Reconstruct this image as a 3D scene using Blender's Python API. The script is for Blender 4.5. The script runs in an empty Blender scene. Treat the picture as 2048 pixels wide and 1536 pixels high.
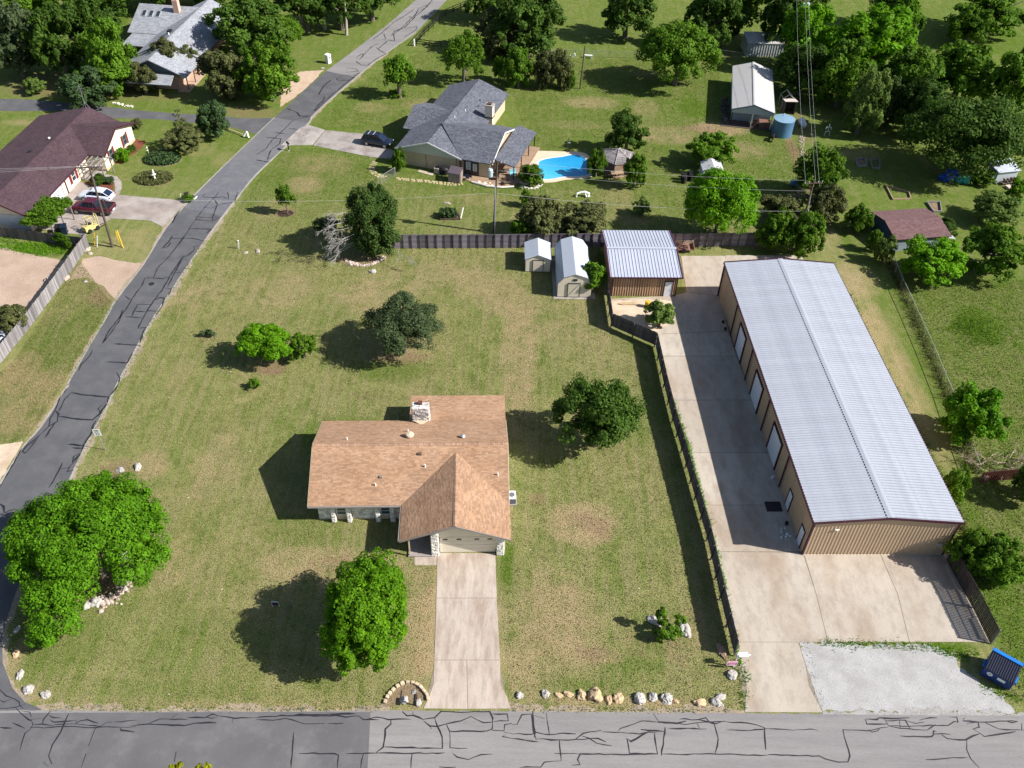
import bpy, bmesh, math, random
import numpy as np
from mathutils import Vector, Matrix
from math import radians, sin, cos, pi, tan

scene = bpy.context.scene
COL = scene.collection
# ---------------------------------------------------------------- camera
CAM_H = 63.69
PITCH, ROLL, FPX = radians(42.398), radians(1.916), 1760.0
_c, _s = cos(PITCH), sin(PITCH)
FW = Vector((0, _c, -_s)); _up = Vector((0, _s, _c)); _rt = Vector((1, 0, 0))
RT = cos(ROLL) * _rt + sin(ROLL) * _up
UP = -sin(ROLL) * _rt + cos(ROLL) * _up
EYE = Vector((0, 0, CAM_H))
cd = bpy.data.cameras.new('camera'); cam = bpy.data.objects.new('camera', cd); COL.objects.link(cam)
cd.sensor_width = 36; cd.lens = 36 * FPX / 2048; cd.clip_start = 1; cd.clip_end = 6000
M = Matrix((RT, UP, -FW)).transposed().to_4x4(); M.translation = EYE
cam.matrix_world = M
scene.camera = cam
# ---------------------------------------------------------------- sky, sun, exposure
SUN_EL, SUN_DIR = radians(38.5), Vector((0.98, -0.19, 0)).normalized()
w = bpy.data.worlds.new('World'); scene.world = w; w.use_nodes = True
nt = w.node_tree; sky = nt.nodes.new('ShaderNodeTexSky'); sky.sky_type = 'NISHITA'; sky.sun_disc = False
sky.sun_elevation = SUN_EL; sky.sun_rotation = math.atan2(SUN_DIR.x, SUN_DIR.y)
bg = nt.nodes['Background']; bg.inputs['Strength'].default_value = 0.07
nt.links.new(sky.outputs[0], bg.inputs[0])
sd = bpy.data.lights.new('sun', 'SUN'); sd.energy = 5.0; sd.angle = radians(0.53); sd.color = (1, 0.955, 0.89)
so = bpy.data.objects.new('sun', sd); COL.objects.link(so)
sv = Vector((SUN_DIR.x * cos(SUN_EL), SUN_DIR.y * cos(SUN_EL), sin(SUN_EL)))
so.rotation_euler = sv.to_track_quat('Z', 'Y').to_euler(); so.location = (60, 20, 90)
vs = scene.view_settings; vs.view_transform = 'Standard'; vs.look = 'None'; vs.gamma = 1; vs.exposure = 0.75
scene.view_settings.use_curve_mapping = False
scene.cycles.max_bounces = 6; scene.cycles.transparent_max_bounces = 8
scene.cycles.use_denoising = True

# ---------------------------------------------------------------- helpers
def ray(px, py): return FW + RT * ((px - 1024) / FPX) - UP * ((py - 768) / FPX)
def G(px, py, z=0.0):
    d = ray(px, py); return EYE + d * ((z - CAM_H) / d.z)
def G2(px, py, z=0.0):
    p = G(px, py, z); return (p.x, p.y)
def proj(p):
    d = Vector(p) - EYE; z = d.dot(FW)
    return (1024 + FPX * d.dot(RT) / z, 768 - FPX * d.dot(UP) / z)
def ppm(p): return FPX / (Vector(p) - EYE).dot(FW)
def top_h(bx, by, ty):
    b = G(bx, by); lo, hi = 0, 40
    for _ in range(40):
        m = (lo + hi) / 2
        if proj(b + Vector((0, 0, m)))[1] > ty: lo = m
        else: hi = m
    return lo
def S(r, g, b): return tuple(((c / 255 + .055) / 1.055) ** 2.4 if c > 10 else c / 255 / 12.92 for c in (r, g, b))

def tag(o, label=None, cat=None, group=None, kind=None):
    if label: o['label'] = label
    if cat: o['category'] = cat
    if group: o['group'] = group
    if kind: o['kind'] = kind
    return o
def thing(name, label, cat, loc=(0, 0, 0), rz=0, group=None):
    o = bpy.data.objects.new(name, None); COL.objects.link(o); o.empty_display_size = .3
    o.location = loc; o.rotation_euler = (0, 0, rz)
    return tag(o, label, cat, group)
def kids(o): return [c for c in KID.get(o.name, [])]
KID = {}
def link(o, parent=None):
    COL.objects.link(o)
    if parent is not None:
        o.parent = parent; KID.setdefault(parent.name, []).append(o)
    return o
def dup(root, loc, rz=0, label=None, group=None, scale=None, parent=None):
    c = root.copy(); link(c, parent); c.location = loc; c.rotation_euler = (0, 0, rz)
    if scale: c.scale = scale
    if label: c['label'] = label
    if group: c['group'] = group
    for ch in kids(root):
        d = ch.copy(); link(d, c)
        for g in kids(ch):
            e = g.copy(); link(e, d)
    return c

# ---------------------------------------------------------------- materials
def _n(nt, t, **kw):
    n = nt.nodes.new(t)
    for k, v in kw.items(): setattr(n, k, v)
    return n
def noise(nt, vec, scale, detail=3, rough=.55):
    n = _n(nt, 'ShaderNodeTexNoise'); n.inputs['Scale'].default_value = scale
    n.inputs['Detail'].default_value = detail; n.inputs['Roughness'].default_value = rough
    nt.links.new(vec, n.inputs['Vector']); return n.outputs['Fac']
def remap(nt, v, a, b, c, d):
    n = _n(nt, 'ShaderNodeMapRange'); n.inputs[1].default_value = a; n.inputs[2].default_value = b
    n.inputs[3].default_value = c; n.inputs[4].default_value = d; nt.links.new(v, n.inputs[0]); return n.outputs[0]
def math_(nt, op, a, b):
    n = _n(nt, 'ShaderNodeMath', operation=op)
    for i, x in enumerate((a, b)):
        if isinstance(x, (int, float)): n.inputs[i].default_value = x
        else: nt.links.new(x, n.inputs[i])
    return n.outputs[0]
def mixc(nt, fac, a, b, mode='MIX'):
    n = _n(nt, 'ShaderNodeMix', data_type='RGBA', blend_type=mode)
    for i, x in ((0, fac), (6, a), (7, b)):
        if isinstance(x, (int, float)): n.inputs[i].default_value = x
        elif isinstance(x, tuple): n.inputs[i].default_value = (*x[:3], 1)
        else: nt.links.new(x, n.inputs[i])
    return n.outputs[2]
def scalec(nt, col, fac): # colour times a value
    n = _n(nt, 'ShaderNodeVectorMath', operation='SCALE')
    nt.links.new(col, n.inputs[0])
    if isinstance(fac, (int, float)): n.inputs['Scale'].default_value = fac
    else: nt.links.new(fac, n.inputs['Scale'])
    return n.outputs[0]
MATS = {}
def mk(name, col, col2=None, rough=.8, var=.12, scale=1.5, fine=.1, fscale=25, isl=0, obj=0, bump=0, bscale=60, metal=0, spec=.3,
       stretch=None, stain=None, stain_scale=.4, stain_amt=.5, coat=0, stain2=None):
    if name in MATS: return MATS[name]
    m = bpy.data.materials.new(name); m.use_nodes = True; nt = m.node_tree; MATS[name] = m
    p = nt.nodes['Principled BSDF']; tc = _n(nt, 'ShaderNodeTexCoord'); vec = tc.outputs['Object']
    if stretch:
        mp = _n(nt, 'ShaderNodeMapping'); mp.inputs['Scale'].default_value = stretch
        nt.links.new(vec, mp.inputs[0]); vec = mp.outputs[0]
    n1 = noise(nt, vec, scale)
    c2 = col2 or tuple(c * (1 + var) for c in col); c1 = col if col2 else tuple(c * (1 - var) for c in col)
    c = mixc(nt, remap(nt, n1, .3, .7, 0, 1), c1, c2)
    if stain:
        ns = noise(nt, vec, stain_scale, 5, .65)
        c = mixc(nt, remap(nt, ns, .48, .68, 0, stain_amt), c, stain)
    if stain2:
        ns = noise(nt, vec, stain2[1], 6, .7); c = mixc(nt, remap(nt, ns, .46, .70, 0, stain2[2]), c, stain2[0])
    if fine:
        c = scalec(nt, c, remap(nt, noise(nt, vec, fscale, 2), .25, .75, 1 - fine, 1 + fine))
    if isl:
        g = _n(nt, 'ShaderNodeNewGeometry'); c = scalec(nt, c, remap(nt, g.outputs['Random Per Island'], 0, 1, 1 - isl, 1 + isl))
    if obj:
        g = _n(nt, 'ShaderNodeObjectInfo'); c = scalec(nt, c, remap(nt, g.outputs['Random'], 0, 1, 1 - obj, 1 + obj))
    nt.links.new(c, p.inputs['Base Color'])
    p.inputs['Roughness'].default_value = rough; p.inputs['Metallic'].default_value = metal
    p.inputs['Specular IOR Level'].default_value = spec; p.inputs['Coat Weight'].default_value = coat
    if bump:
        b = _n(nt, 'ShaderNodeBump'); b.inputs['Strength'].default_value = bump; b.inputs['Distance'].default_value = .02
        nt.links.new(noise(nt, vec, bscale, 3), b.inputs['Height']); nt.links.new(b.outputs[0], p.inputs['Normal'])
    return m
def leafmat(name, dark, light, trans=.3, hue=.0):
    m = bpy.data.materials.new(name); m.use_nodes = True; nt = m.node_tree; MATS[name] = m
    p = nt.nodes['Principled BSDF']; out = nt.nodes['Material Output']
    g = _n(nt, 'ShaderNodeNewGeometry'); oi = _n(nt, 'ShaderNodeObjectInfo'); tc = _n(nt, 'ShaderNodeTexCoord')
    n = noise(nt, tc.outputs['Object'], 1.1, 2)
    f = math_(nt, 'ADD', math_(nt, 'MULTIPLY', g.outputs['Random Per Island'], .5), remap(nt, n, .35, .65, 0, .5))
    c = mixc(nt, f, dark, light)
    c = scalec(nt, c, remap(nt, oi.outputs['Random'], 0, 1, .85, 1.15))
    nt.links.new(c, p.inputs['Base Color']); p.inputs['Roughness'].default_value = .6; p.inputs['Specular IOR Level'].default_value = .12
    t = _n(nt, 'ShaderNodeBsdfTranslucent'); nt.links.new(scalec(nt, c, 1.3), t.inputs['Color'])
    mx = _n(nt, 'ShaderNodeMixShader'); mx.inputs[0].default_value = trans
    nt.links.new(p.outputs[0], mx.inputs[1]); nt.links.new(t.outputs[0], mx.inputs[2]); nt.links.new(mx.outputs[0], out.inputs[0])
    return m

# ---------------------------------------------------------------- mesh builder
class MB:
    def __init__(s): s.v = []; s.f = []
    def add(s, vs, fs):
        b = len(s.v); s.v += [tuple(v) for v in vs]; s.f += [tuple(b + i for i in f) for f in fs]; return s
    def box(s, x0, x1, y0, y1, z0, z1):
        return s.add([(x0, y0, z0), (x1, y0, z0), (x1, y1, z0), (x0, y1, z0), (x0, y0, z1), (x1, y0, z1), (x1, y1, z1), (x0, y1, z1)],
                     [(0, 3, 2, 1), (4, 5, 6, 7), (0, 1, 5, 4), (1, 2, 6, 5), (2, 3, 7, 6), (3, 0, 4, 7)])
    def bar(s, a, b, wd, ht=None, up=(0, 0, 1)):
        a = Vector(a); b = Vector(b); d = (b - a).normalized(); u = Vector(up)
        if abs(d.dot(u)) > .97: u = Vector((1, 0, 0))
        r = d.cross(u).normalized() * wd / 2; t = r.cross(d).normalized() * (ht or wd) / 2
        vs = [a - r - t, a + r - t, a + r + t, a - r + t, b - r - t, b + r - t, b + r + t, b - r + t]
        return s.add(vs, [(0, 1, 2, 3), (7, 6, 5, 4), (0, 4, 5, 1), (1, 5, 6, 2), (2, 6, 7, 3), (3, 7, 4, 0)])
    def tube(s, pts, rad, n=6, cap=True):
        pts = [Vector(p) for p in pts]; N = len(pts); rad = rad if hasattr(rad, '__len__') else [rad] * N
        rings = []
        for i, p in enumerate(pts):
            d = (pts[min(i + 1, N - 1)] - pts[max(i - 1, 0)]).normalized()
            u = Vector((0, 0, 1)) if abs(d.z) < .9 else Vector((1, 0, 0))
            a = d.cross(u).normalized(); c = a.cross(d)
            rings.append([p + (a * cos(2 * pi * k / n) + c * sin(2 * pi * k / n)) * rad[i] for k in range(n)])
        fs = [(i * n + k, i * n + (k + 1) % n, (i + 1) * n + (k + 1) % n, (i + 1) * n + k) for i in range(N - 1) for k in range(n)]
        if cap: fs += [tuple(range(n))[::-1], tuple((N - 1) * n + k for k in range(n))]
        return s.add([v for r in rings for v in r], fs)
    def lathe(s, prof, n=16, c=(0, 0, 0), sx=1, sy=1):   # prof: (r, z) list
        vs = [(c[0] + r * cos(2 * pi * k / n) * sx, c[1] + r * sin(2 * pi * k / n) * sy, c[2] + z) for r, z in prof for k in range(n)]
        N = len(prof)
        fs = [(i * n + k, i * n + (k + 1) % n, (i + 1) * n + (k + 1) % n, (i + 1) * n + k) for i in range(N - 1) for k in range(n)]
        fs += [tuple(range(n))[::-1], tuple((N - 1) * n + k for k in range(n))]
        return s.add(vs, fs)
    def prism(s, poly, z0, z1):
        a = sum(poly[i][0] * poly[(i + 1) % len(poly)][1] - poly[(i + 1) % len(poly)][0] * poly[i][1] for i in range(len(poly)))
        if a < 0: poly = poly[::-1]
        n = len(poly)
        return s.add([(x, y, z0) for x, y in poly] + [(x, y, z1) for x, y in poly],
                     [tuple(range(n))[::-1], tuple(range(n, 2 * n))] + [(i, (i + 1) % n, n + (i + 1) % n, n + i) for i in range(n)])
    def slab(s, pts, th):          # planar polygon thickened along its normal, pts counter-clockwise seen from outside
        pts = [Vector(p) for p in pts]; n = len(pts)
        nn = Vector((0, 0, 0))
        for i in range(n): nn += pts[i].cross(pts[(i + 1) % n])
        nn.normalize(); lo = [p - nn * th for p in pts]
        return s.add(pts + lo, [tuple(range(n)), tuple(range(n, 2 * n))[::-1]] + [(i, n + i, n + (i + 1) % n, (i + 1) % n) for i in range(n)])
    def extr(s, prof, axis, a0, a1):  # profile in the plane across axis ('x': (y,z); 'y': (x,z)) extruded a0..a1
        n = len(prof)
        P = (lambda a, p: (a, p[0], p[1])) if axis == 'x' else (lambda a, p: (p[0], a, p[1]))
        vs = [P(a0, p) for p in prof] + [P(a1, p) for p in prof]
        return s.add(vs, [tuple(range(n)), tuple(range(n, 2 * n))[::-1]] + [(i, n + i, n + (i + 1) % n, (i + 1) % n) for i in range(n)])
    def loft(s, secs, close=True):
        n = len(secs[0]); N = len(secs)
        fs = [(i * n + k, i * n + (k + 1) % n, (i + 1) * n + (k + 1) % n, (i + 1) * n + k) for i in range(N - 1) for k in range(n)]
        if close: fs += [tuple(range(n))[::-1], tuple((N - 1) * n + k for k in range(n))]
        return s.add([v for sec in secs for v in sec], fs)
    def mesh(s, name, mat, smooth=False):
        me = bpy.data.meshes.new(name); me.from_pydata(s.v, [], s.f); me.validate()
        bm = bmesh.new(); bm.from_mesh(me); bmesh.ops.recalc_face_normals(bm, faces=bm.faces[:]); bm.to_mesh(me); bm.free()
        if mat: me.materials.append(mat)
        if smooth: me.polygons.foreach_set('use_smooth', [True] * len(me.polygons))
        return me
    def build(s, name, mat, parent=None, loc=None, rz=0, smooth=False, bevel=0, raw=False):
        me = s.mesh(name, mat, smooth)
        o = bpy.data.objects.new(name, me); link(o, parent)
        if loc is not None: o.location = loc
        if rz: o.rotation_euler = (0, 0, rz)
        if bevel:
            b = o.modifiers.new('bevel', 'BEVEL'); b.width = bevel; b.segments = 2; b.limit_method = 'ANGLE'
        return o
def copy_part(o, parent, loc, rz=0, scale=None):
    c = o.copy(); link(c, parent); c.location = loc; c.rotation_euler = (0, 0, rz)
    if scale: c.scale = scale
    for g in kids(o): link(g.copy(), c)
    return c
def np_mesh(name, V, F, mat):       # V (n,3), F (m,k) arrays
    me = bpy.data.meshes.new(name); k = F.shape[1]
    me.vertices.add(len(V)); me.vertices.foreach_set('co', np.ascontiguousarray(V, np.float32).ravel())
    me.loops.add(F.size); me.loops.foreach_set('vertex_index', np.ascontiguousarray(F, np.int32).ravel())
    me.polygons.add(len(F)); me.polygons.foreach_set('loop_start', np.arange(0, F.size, k, dtype=np.int32))
    me.update(calc_edges=True)
    if mat: me.materials.append(mat)
    return me
def jitter(poly, step=.5, amp=.08, seed=1, closed=True):
    rnd = random.Random(seed); out = []; n = len(poly)
    for i in range(n if closed else n - 1):
        a = Vector(poly[i]); b = Vector(poly[(i + 1) % n]); L = (b - a).length; k = max(1, int(L / step))
        d = (b - a) / max(L, 1e-6); nn = Vector((-d.y, d.x))
        for j in range(k):
            p = a + (b - a) * (j / k)
            p = p + nn * rnd.uniform(-amp, amp) * (1 if j else .3); out.append((p.x, p.y))
    if not closed: out.append(tuple(poly[-1]))
    return out
def spline(pts, n=6):
    out = []; P = [Vector(p) for p in pts]
    for i in range(len(P) - 1):
        a = P[max(i - 1, 0)]; b = P[i]; c = P[i + 1]; d = P[min(i + 2, len(P) - 1)]
        for k in range(n):
            t = k / n
            out.append(.5 * ((2 * b) + (c - a) * t + (2 * a - 5 * b + 4 * c - d) * t * t + (3 * b - a - 3 * c + d) * t ** 3))
    out.append(P[-1]); return out
def sheet(name, poly, z, mat, kind='structure', parent=None):
    me = bpy.data.meshes.new(name); bm = bmesh.new()
    a = sum(poly[i][0] * poly[(i + 1) % len(poly)][1] - poly[(i + 1) % len(poly)][0] * poly[i][1] for i in range(len(poly)))
    if a < 0: poly = poly[::-1]
    f = bm.faces.new([bm.verts.new((x, y, z)) for x, y in poly]); f.normal_update(); bmesh.ops.triangulate(bm, faces=[f], ngon_method='EAR_CLIP'); bm.to_mesh(me); bm.free()
    me.materials.append(mat); o = bpy.data.objects.new(name, me); link(o, parent)
    if kind: o['kind'] = kind
    return o
def px(*pts, z=0): return [G2(x, y, z) for x, y in pts]

# ---------------------------------------------------------------- roof shingles: real tabs, course by course
def scan(poly, v):
    xs = []
    for i in range(len(poly)):
        (u0, v0), (u1, v1) = poly[i], poly[(i + 1) % len(poly)]
        if (v0 <= v) != (v1 <= v): xs.append(u0 + (u1 - u0) * (v - v0) / (v1 - v0))
    xs.sort(); return list(zip(xs[::2], xs[1::2]))
def shingles(mb, pts, row=.145, tab=.33, seed=0, lift=.016):
    """cover the planar polygon pts (first edge is the eave) with thin overlapping tabs"""
    rnd = random.Random(seed); P = [Vector(p) for p in pts]; O = P[0]; U = (P[1] - P[0]).normalized()
    N = Vector((0, 0, 0))
    for i in range(len(P)): N += (P[i] - O).cross(P[(i + 1) % len(P)] - O)
    N.normalize()
    if N.z < 0: N = -N
    V = N.cross(U).normalized()
    if V.z < 0: V = -V
    poly = [((p - O).dot(U), (p - O).dot(V)) for p in P]; vmax = max(v for _, v in poly)
    k = 0
    while k * row < vmax:
        v0 = k * row; v1 = min(v0 + row * 1.08, vmax)
        for a, b in scan(poly, min(v0 + row * .5, vmax - 1e-4)):
            u = a - rnd.uniform(0, tab)
            while u < b:
                e = u + tab * rnd.uniform(.6, 1.35); x0, x1 = max(u, a), min(e, b); u = e
                if x1 - x0 < .03: continue
                l = lift * rnd.uniform(.7, 1.5); x1 -= .006
                q = lambda uu, vv, h: O + U * uu + V * vv + N * h
                mb.add([q(x0, v0, .004), q(x1, v0, .004), q(x1, v0, l), q(x0, v0, l), q(x1, v1, .007), q(x0, v1, .007)],
                       [(0, 1, 2, 3), (3, 2, 4, 5)])
        k += 1
def ridge_caps(mb, a, b, width=.3, step=.2, seed=0, lift=.03):
    rnd = random.Random(seed); a = Vector(a); b = Vector(b); L = (b - a).length; d = (b - a) / L
    s = d.cross(Vector((0, 0, 1))).normalized() * width / 2; n = int(L / step)
    for i in range(n):
        p = a + d * (i * step); q = a + d * min((i + 1.15) * step, L); h = Vector((0, 0, lift * rnd.uniform(.9, 1.4))); g = Vector((0, 0, lift * .4)); dr = Vector((0, 0, -width * .2))
        mb.add([p - s + dr + h, p + h, p + s + dr + h, q - s + dr + g, q + g, q + s + dr + g], [(0, 1, 4, 3), (1, 2, 5, 4)])

# ---------------------------------------------------------------- foliage
def leaf_quads(P, N, size, rng, elong=1.5, var=.35):
    """one folded leaf clump (two triangles) at every point, facing roughly N"""
    n = len(P); Nn = N / np.linalg.norm(N, axis=1, keepdims=True)
    R = rng.normal(size=(n, 3)); A = np.cross(Nn, R); A /= np.linalg.norm(A, axis=1, keepdims=True) + 1e-9
    B = np.cross(Nn, A); sz = (size * (1 + var * rng.uniform(-1, 1, n)))[:, None]
    fold = Nn * sz * rng.uniform(-.1, .35, n)[:, None]
    V = np.stack([P - A * sz * elong / 2, P - B * sz / 2 + fold, P + A * sz * elong / 2, P + B * sz / 2 + fold], 1).reshape(-1, 3)
    return V, np.arange(4 * n, dtype=np.int32).reshape(n, 4)
def crown_points(lobes, n, rng, sub=9, cr_=(.2, .46), shell=.45):
    """lobes: (x,y,z,rx,ry,rz). Leaves sit on small sub-clusters spread over every lobe"""
    L = np.array(lobes, float); area = (L[:, 3] * L[:, 4] + L[:, 3] * L[:, 5] + L[:, 4] * L[:, 5]); area /= area.sum()
    Ps, Ns = [], []
    for l, a in zip(L, area):
        k = max(4, int(sub)); m = max(8, int(n * a))
        d = rng.normal(size=(k, 3)); d /= np.linalg.norm(d, axis=1, keepdims=True); d[:, 2] = np.where(d[:, 2] < -.45, -d[:, 2], d[:, 2])
        cen = l[:3] + d * l[3:6] * rng.uniform(.55, .85, (k, 1)); cr = rng.uniform(*cr_, k)
        w_ = rng.integers(0, k, m)
        e = rng.normal(size=(m, 3)); e /= np.linalg.norm(e, axis=1, keepdims=True)
        rad = (1 - shell * rng.uniform(0, 1, m) ** 2)[:, None]
        P = cen[w_] + e * l[3:6] * cr[w_][:, None] * rad
        nn = e * .8 + d[w_] * .5 + rng.normal(size=(m, 3)) * .55 + np.array([0, 0, .35])
        Ps.append(P); Ns.append(nn)
    P = np.concatenate(Ps); N = np.concatenate(Ns)
    keep = P[:, 2] > .05
    return P[keep], N[keep]
def auto_lobes(rx, ry, rz, zc, n, rng, size=.48, bottom=-.5):
    out = [(0, 0, zc, rx * .62, ry * .62, rz * .62)]
    for i in range(n):
        t = 2 * pi * (i * .618 + rng.uniform(-.08, .08)); h = bottom + (1 - bottom) * ((i + .5) / n) + rng.uniform(-.1, .1); h = max(-.8, min(.95, h))
        q = math.sqrt(max(0, 1 - h * h)); s = size * rng.uniform(.75, 1.2)
        out.append((rx * q * cos(t) * (1 - s * .75), ry * q * sin(t) * (1 - s * .75), zc + rz * h * (1 - s * .7), rx * s, ry * s, rz * s))
    return out
def trunk_mb(h, r, crown_r, rng, limbs=5, lean=(0, 0), up=.55):
    mb = MB(); top = Vector((lean[0], lean[1], h))
    pts = [Vector((0, 0, -.1)), Vector((lean[0] * .2, lean[1] * .2, h * .35)), Vector((lean[0] * .6, lean[1] * .6, h * .7)), top]
    mb.tube(pts, [r * 1.35, r, r * .8, r * .45], 8)
    for i in range(limbs):
        t = 2 * pi * i / limbs + rng.uniform(-.4, .4); s = pts[1] + (top - pts[1]) * rng.uniform(.05, .8)
        e = s + Vector((cos(t), sin(t), 0)) * crown_r * rng.uniform(.5, .8) + Vector((0, 0, crown_r * up * rng.uniform(.6, 1.3)))
        m = (s + e) / 2 + Vector((0, 0, crown_r * .1)); mb.tube([s, m, e], [r * .5, r * .32, r * .1], 6)
    return mb
# ================================================================ THE GROUND
def ground_material():
    m = bpy.data.materials.new('lawn_grass'); m.use_nodes = True; nt = m.node_tree; p = nt.nodes['Principled BSDF']
    tc = _n(nt, 'ShaderNodeTexCoord'); v = tc.outputs['Object']
    at = _n(nt, 'ShaderNodeAttribute', attribute_name='patch'); sep = _n(nt, 'ShaderNodeSeparateColor'); nt.links.new(at.outputs['Color'], sep.inputs[0])
    dry, lush, dirt = sep.outputs[0], sep.outputs[1], sep.outputs[2]
    big = noise(nt, v, .075, 6, .65); mid = noise(nt, v, .42, 4, .62); sm = noise(nt, v, 2.4, 4, .65); fin = noise(nt, v, 9, 3, .7)
    mp = _n(nt, 'ShaderNodeMapping'); mp.inputs['Scale'].default_value = (1.6, .12, 1); mp.inputs['Rotation'].default_value = (0, 0, .05); nt.links.new(v, mp.inputs[0])
    mow = noise(nt, mp.outputs[0], 1.0, 3); mid2 = noise(nt, v, .9, 5, .7)
    green, olive, tan_, lsh, soil = (.116, .163, .031), (.204, .228, .070), (.36, .268, .155), (.074, .136, .010), (.235, .150, .10)
    c = mixc(nt, remap(nt, mid, .36, .64, 0, 1), green, olive)
    c = mixc(nt, remap(nt, mow, .42, .60, 0, .7), c, (.25, .235, .105))
    d = math_(nt, 'ADD', remap(nt, big, .44, .66, 0, .45), remap(nt, sm, .45, .75, 0, .5))
    c = mixc(nt, math_(nt, 'MULTIPLY', d, .6), c, tan_)
    c = mixc(nt, remap(nt, noise(nt, v, 1.1, 5, .7), .5, .68, 0, .45), c, (.085, .105, .025))
    # clumpy edge to every patch: patch strength is pushed about by noise
    def edge(ch, a=2.0):
        x = math_(nt, 'ADD', ch, math_(nt, 'MULTIPLY', math_(nt, 'MULTIPLY', math_(nt, 'SUBTRACT', math_(nt, 'ADD', math_(nt, 'MULTIPLY', mid, .5), math_(nt, 'MULTIPLY', mid2, .5)), .5), a), math_(nt, 'MINIMUM', math_(nt, 'MULTIPLY', ch, 3.0), 1.0)))
        return remap(nt, x, .12, .85, 0, 1)
    c = mixc(nt, math_(nt, 'MULTIPLY', edge(lush), .92), c, lsh)
    c = mixc(nt, math_(nt, 'MULTIPLY', edge(dry), .88), c, tan_)
    c = mixc(nt, math_(nt, 'MULTIPLY', edge(dirt, 1.9), .8), c, soil)
    sp = noise(nt, v, 22, 2, .6)
    c = scalec(nt, c, remap(nt, fin, .32, .68, .48, 1.5)); c = scalec(nt, c, remap(nt, sp, .3, .7, .7, 1.3))
    # pale dead blades and scattered debris
    c = mixc(nt, remap(nt, noise(nt, v, 5.5, 2, .5), .70, .76, 0, .5), c, (.33, .27, .15))
    nt.links.new(c, p.inputs['Base Color']); p.inputs['Roughness'].default_value = .95; p.inputs['Specular IOR Level'].default_value = .08
    # straw thatch showing through in small clumps
    c = mixc(nt, remap(nt, noise(nt, v, 3.3, 4, .75), .54, .68, 0, .4), c, (.34, .275, .155))
    nt.links.new(c, p.inputs['Base Color'])
    b = _n(nt, 'ShaderNodeBump'); b.inputs['Strength'].default_value = 1.0; b.inputs['Distance'].default_value = .10
    nt.links.new(math_(nt, 'ADD', fin, math_(nt, 'MULTIPLY', sp, .5)), b.inputs['Height']); nt.links.new(b.outputs[0], p.inputs['Normal'])
    return m
# patches of dry, lush and bare ground: (photo x, y, radius x, radius y, amount)
DRY = [(1165,1046,75,46,.75),(1120,1240,90,100,.6),(1040,700,40,160,.55),(1180,1310,70,28,.6),(1000,590,60,40,.5),(740,590,70,40,.5),(610,368,40,20,.5),(545,420,40,30,.3),
       (690,1130,130,40,.45),(300,930,40,30,.6),(430,930,60,90,.3),(360,1110,40,80,.3),(1440,258,60,14,.8),(1290,215,30,20,.4),(990,1290,30,130,.5),(840,1240,40,150,.5),
       (1250,1260,30,40,.3),(1390,1260,25,60,.5),(500,760,70,60,.2),(1700,560,60,40,.6),(1800,730,25,160,.5),(560,1420,500,8,.7),(1250,1408,240,12,.7),(40,740,40,40,.5),(230,930,40,20,.4),
       (270,480,60,30,.25),(820,690,70,30,.5),(1190,650,120,60,.25),(870,560,160,40,.3),(1520,440,60,30,.3),(1290,250,80,30,.2),(880,230,60,30,.25),(640,330,70,25,.35),(370,600,60,40,.3),(1100,640,90,50,.25),
       (560,580,80,40,.35),(660,480,60,30,.3),(60,1390,60,25,.5),(30,1320,16,60,.6),(60,820,60,60,.35),(1640,465,40,25,.4),(860,1250,36,150,.75),(600,1130,90,40,.5),(700,1160,70,40,.6),(1050,1330,60,60,.5),(1090,1180,40,60,.35),(1850,830,30,120,.4),(1760,690,24,90,.5),(1230,390,40,40,.3)]
LUSH = [(600,1060,90,40,.45),(690,870,100,40,.6),(1015,1130,16,55,.8),(1330,770,70,120,.35),(1960,650,60,45,1.),(1920,690,100,70,.55),(1960,560,100,80,.45),(2000,1200,60,200,.8),(2000,820,60,60,.5),(1920,1000,60,90,.7),
        (1270,660,60,50,.45),(100,1280,120,80,.45),(420,1300,160,90,.25),(600,60,120,70,.6),(690,30,60,50,.6),(120,40,200,50,.3),(1100,40,250,50,.35),(1850,60,200,60,.7),(2000,80,80,60,.8),(330,1380,260,20,.3),
        (780,740,90,25,.55),(100,700,60,60,.35),(180,640,40,40,.3),(230,760,26,90,.35),(1390,215,40,25,.9),(1200,130,80,60,.35),(880,420,120,30,.35),(1000,430,180,40,.25),(1260,80,120,60,.4),(700,240,60,30,.45),
        (1750,300,150,60,.45),(1820,400,120,40,.4),(1960,430,80,40,.3),(90,500,90,12,.9),(120,480,60,14,.8),(1720,460,60,60,.15),(650,1370,60,16,.45),(1210,530,20,30,.9),(1560,510,80,12,.6),(1250,1330,90,25,.4),(1890,950,20,120,.5),(1170,1370,100,14,.4),
        (540,530,50,30,.25),(330,470,40,30,.4),(930,860,60,10,.2),(230,40,30,40,1.),(1890,1290,70,12,.9)]
DRY += [(1180,205,60,14,.5),(1330,270,90,20,.45),(1150,250,70,10,.3),(960,400,90,14,.35),(1260,440,60,12,.35),(860,210,60,16,.4),(740,215,40,12,.35),(700,160,40,12,.3),(1480,300,60,20,.4),(1720,310,50,16,.35),(1850,440,60,14,.3),(1300,150,60,10,.3),(400,300,40,16,.3),(50,245,50,8,.4),(450,320,30,20,.3),(200,690,30,40,.3),(80,770,60,40,.4)]
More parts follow.
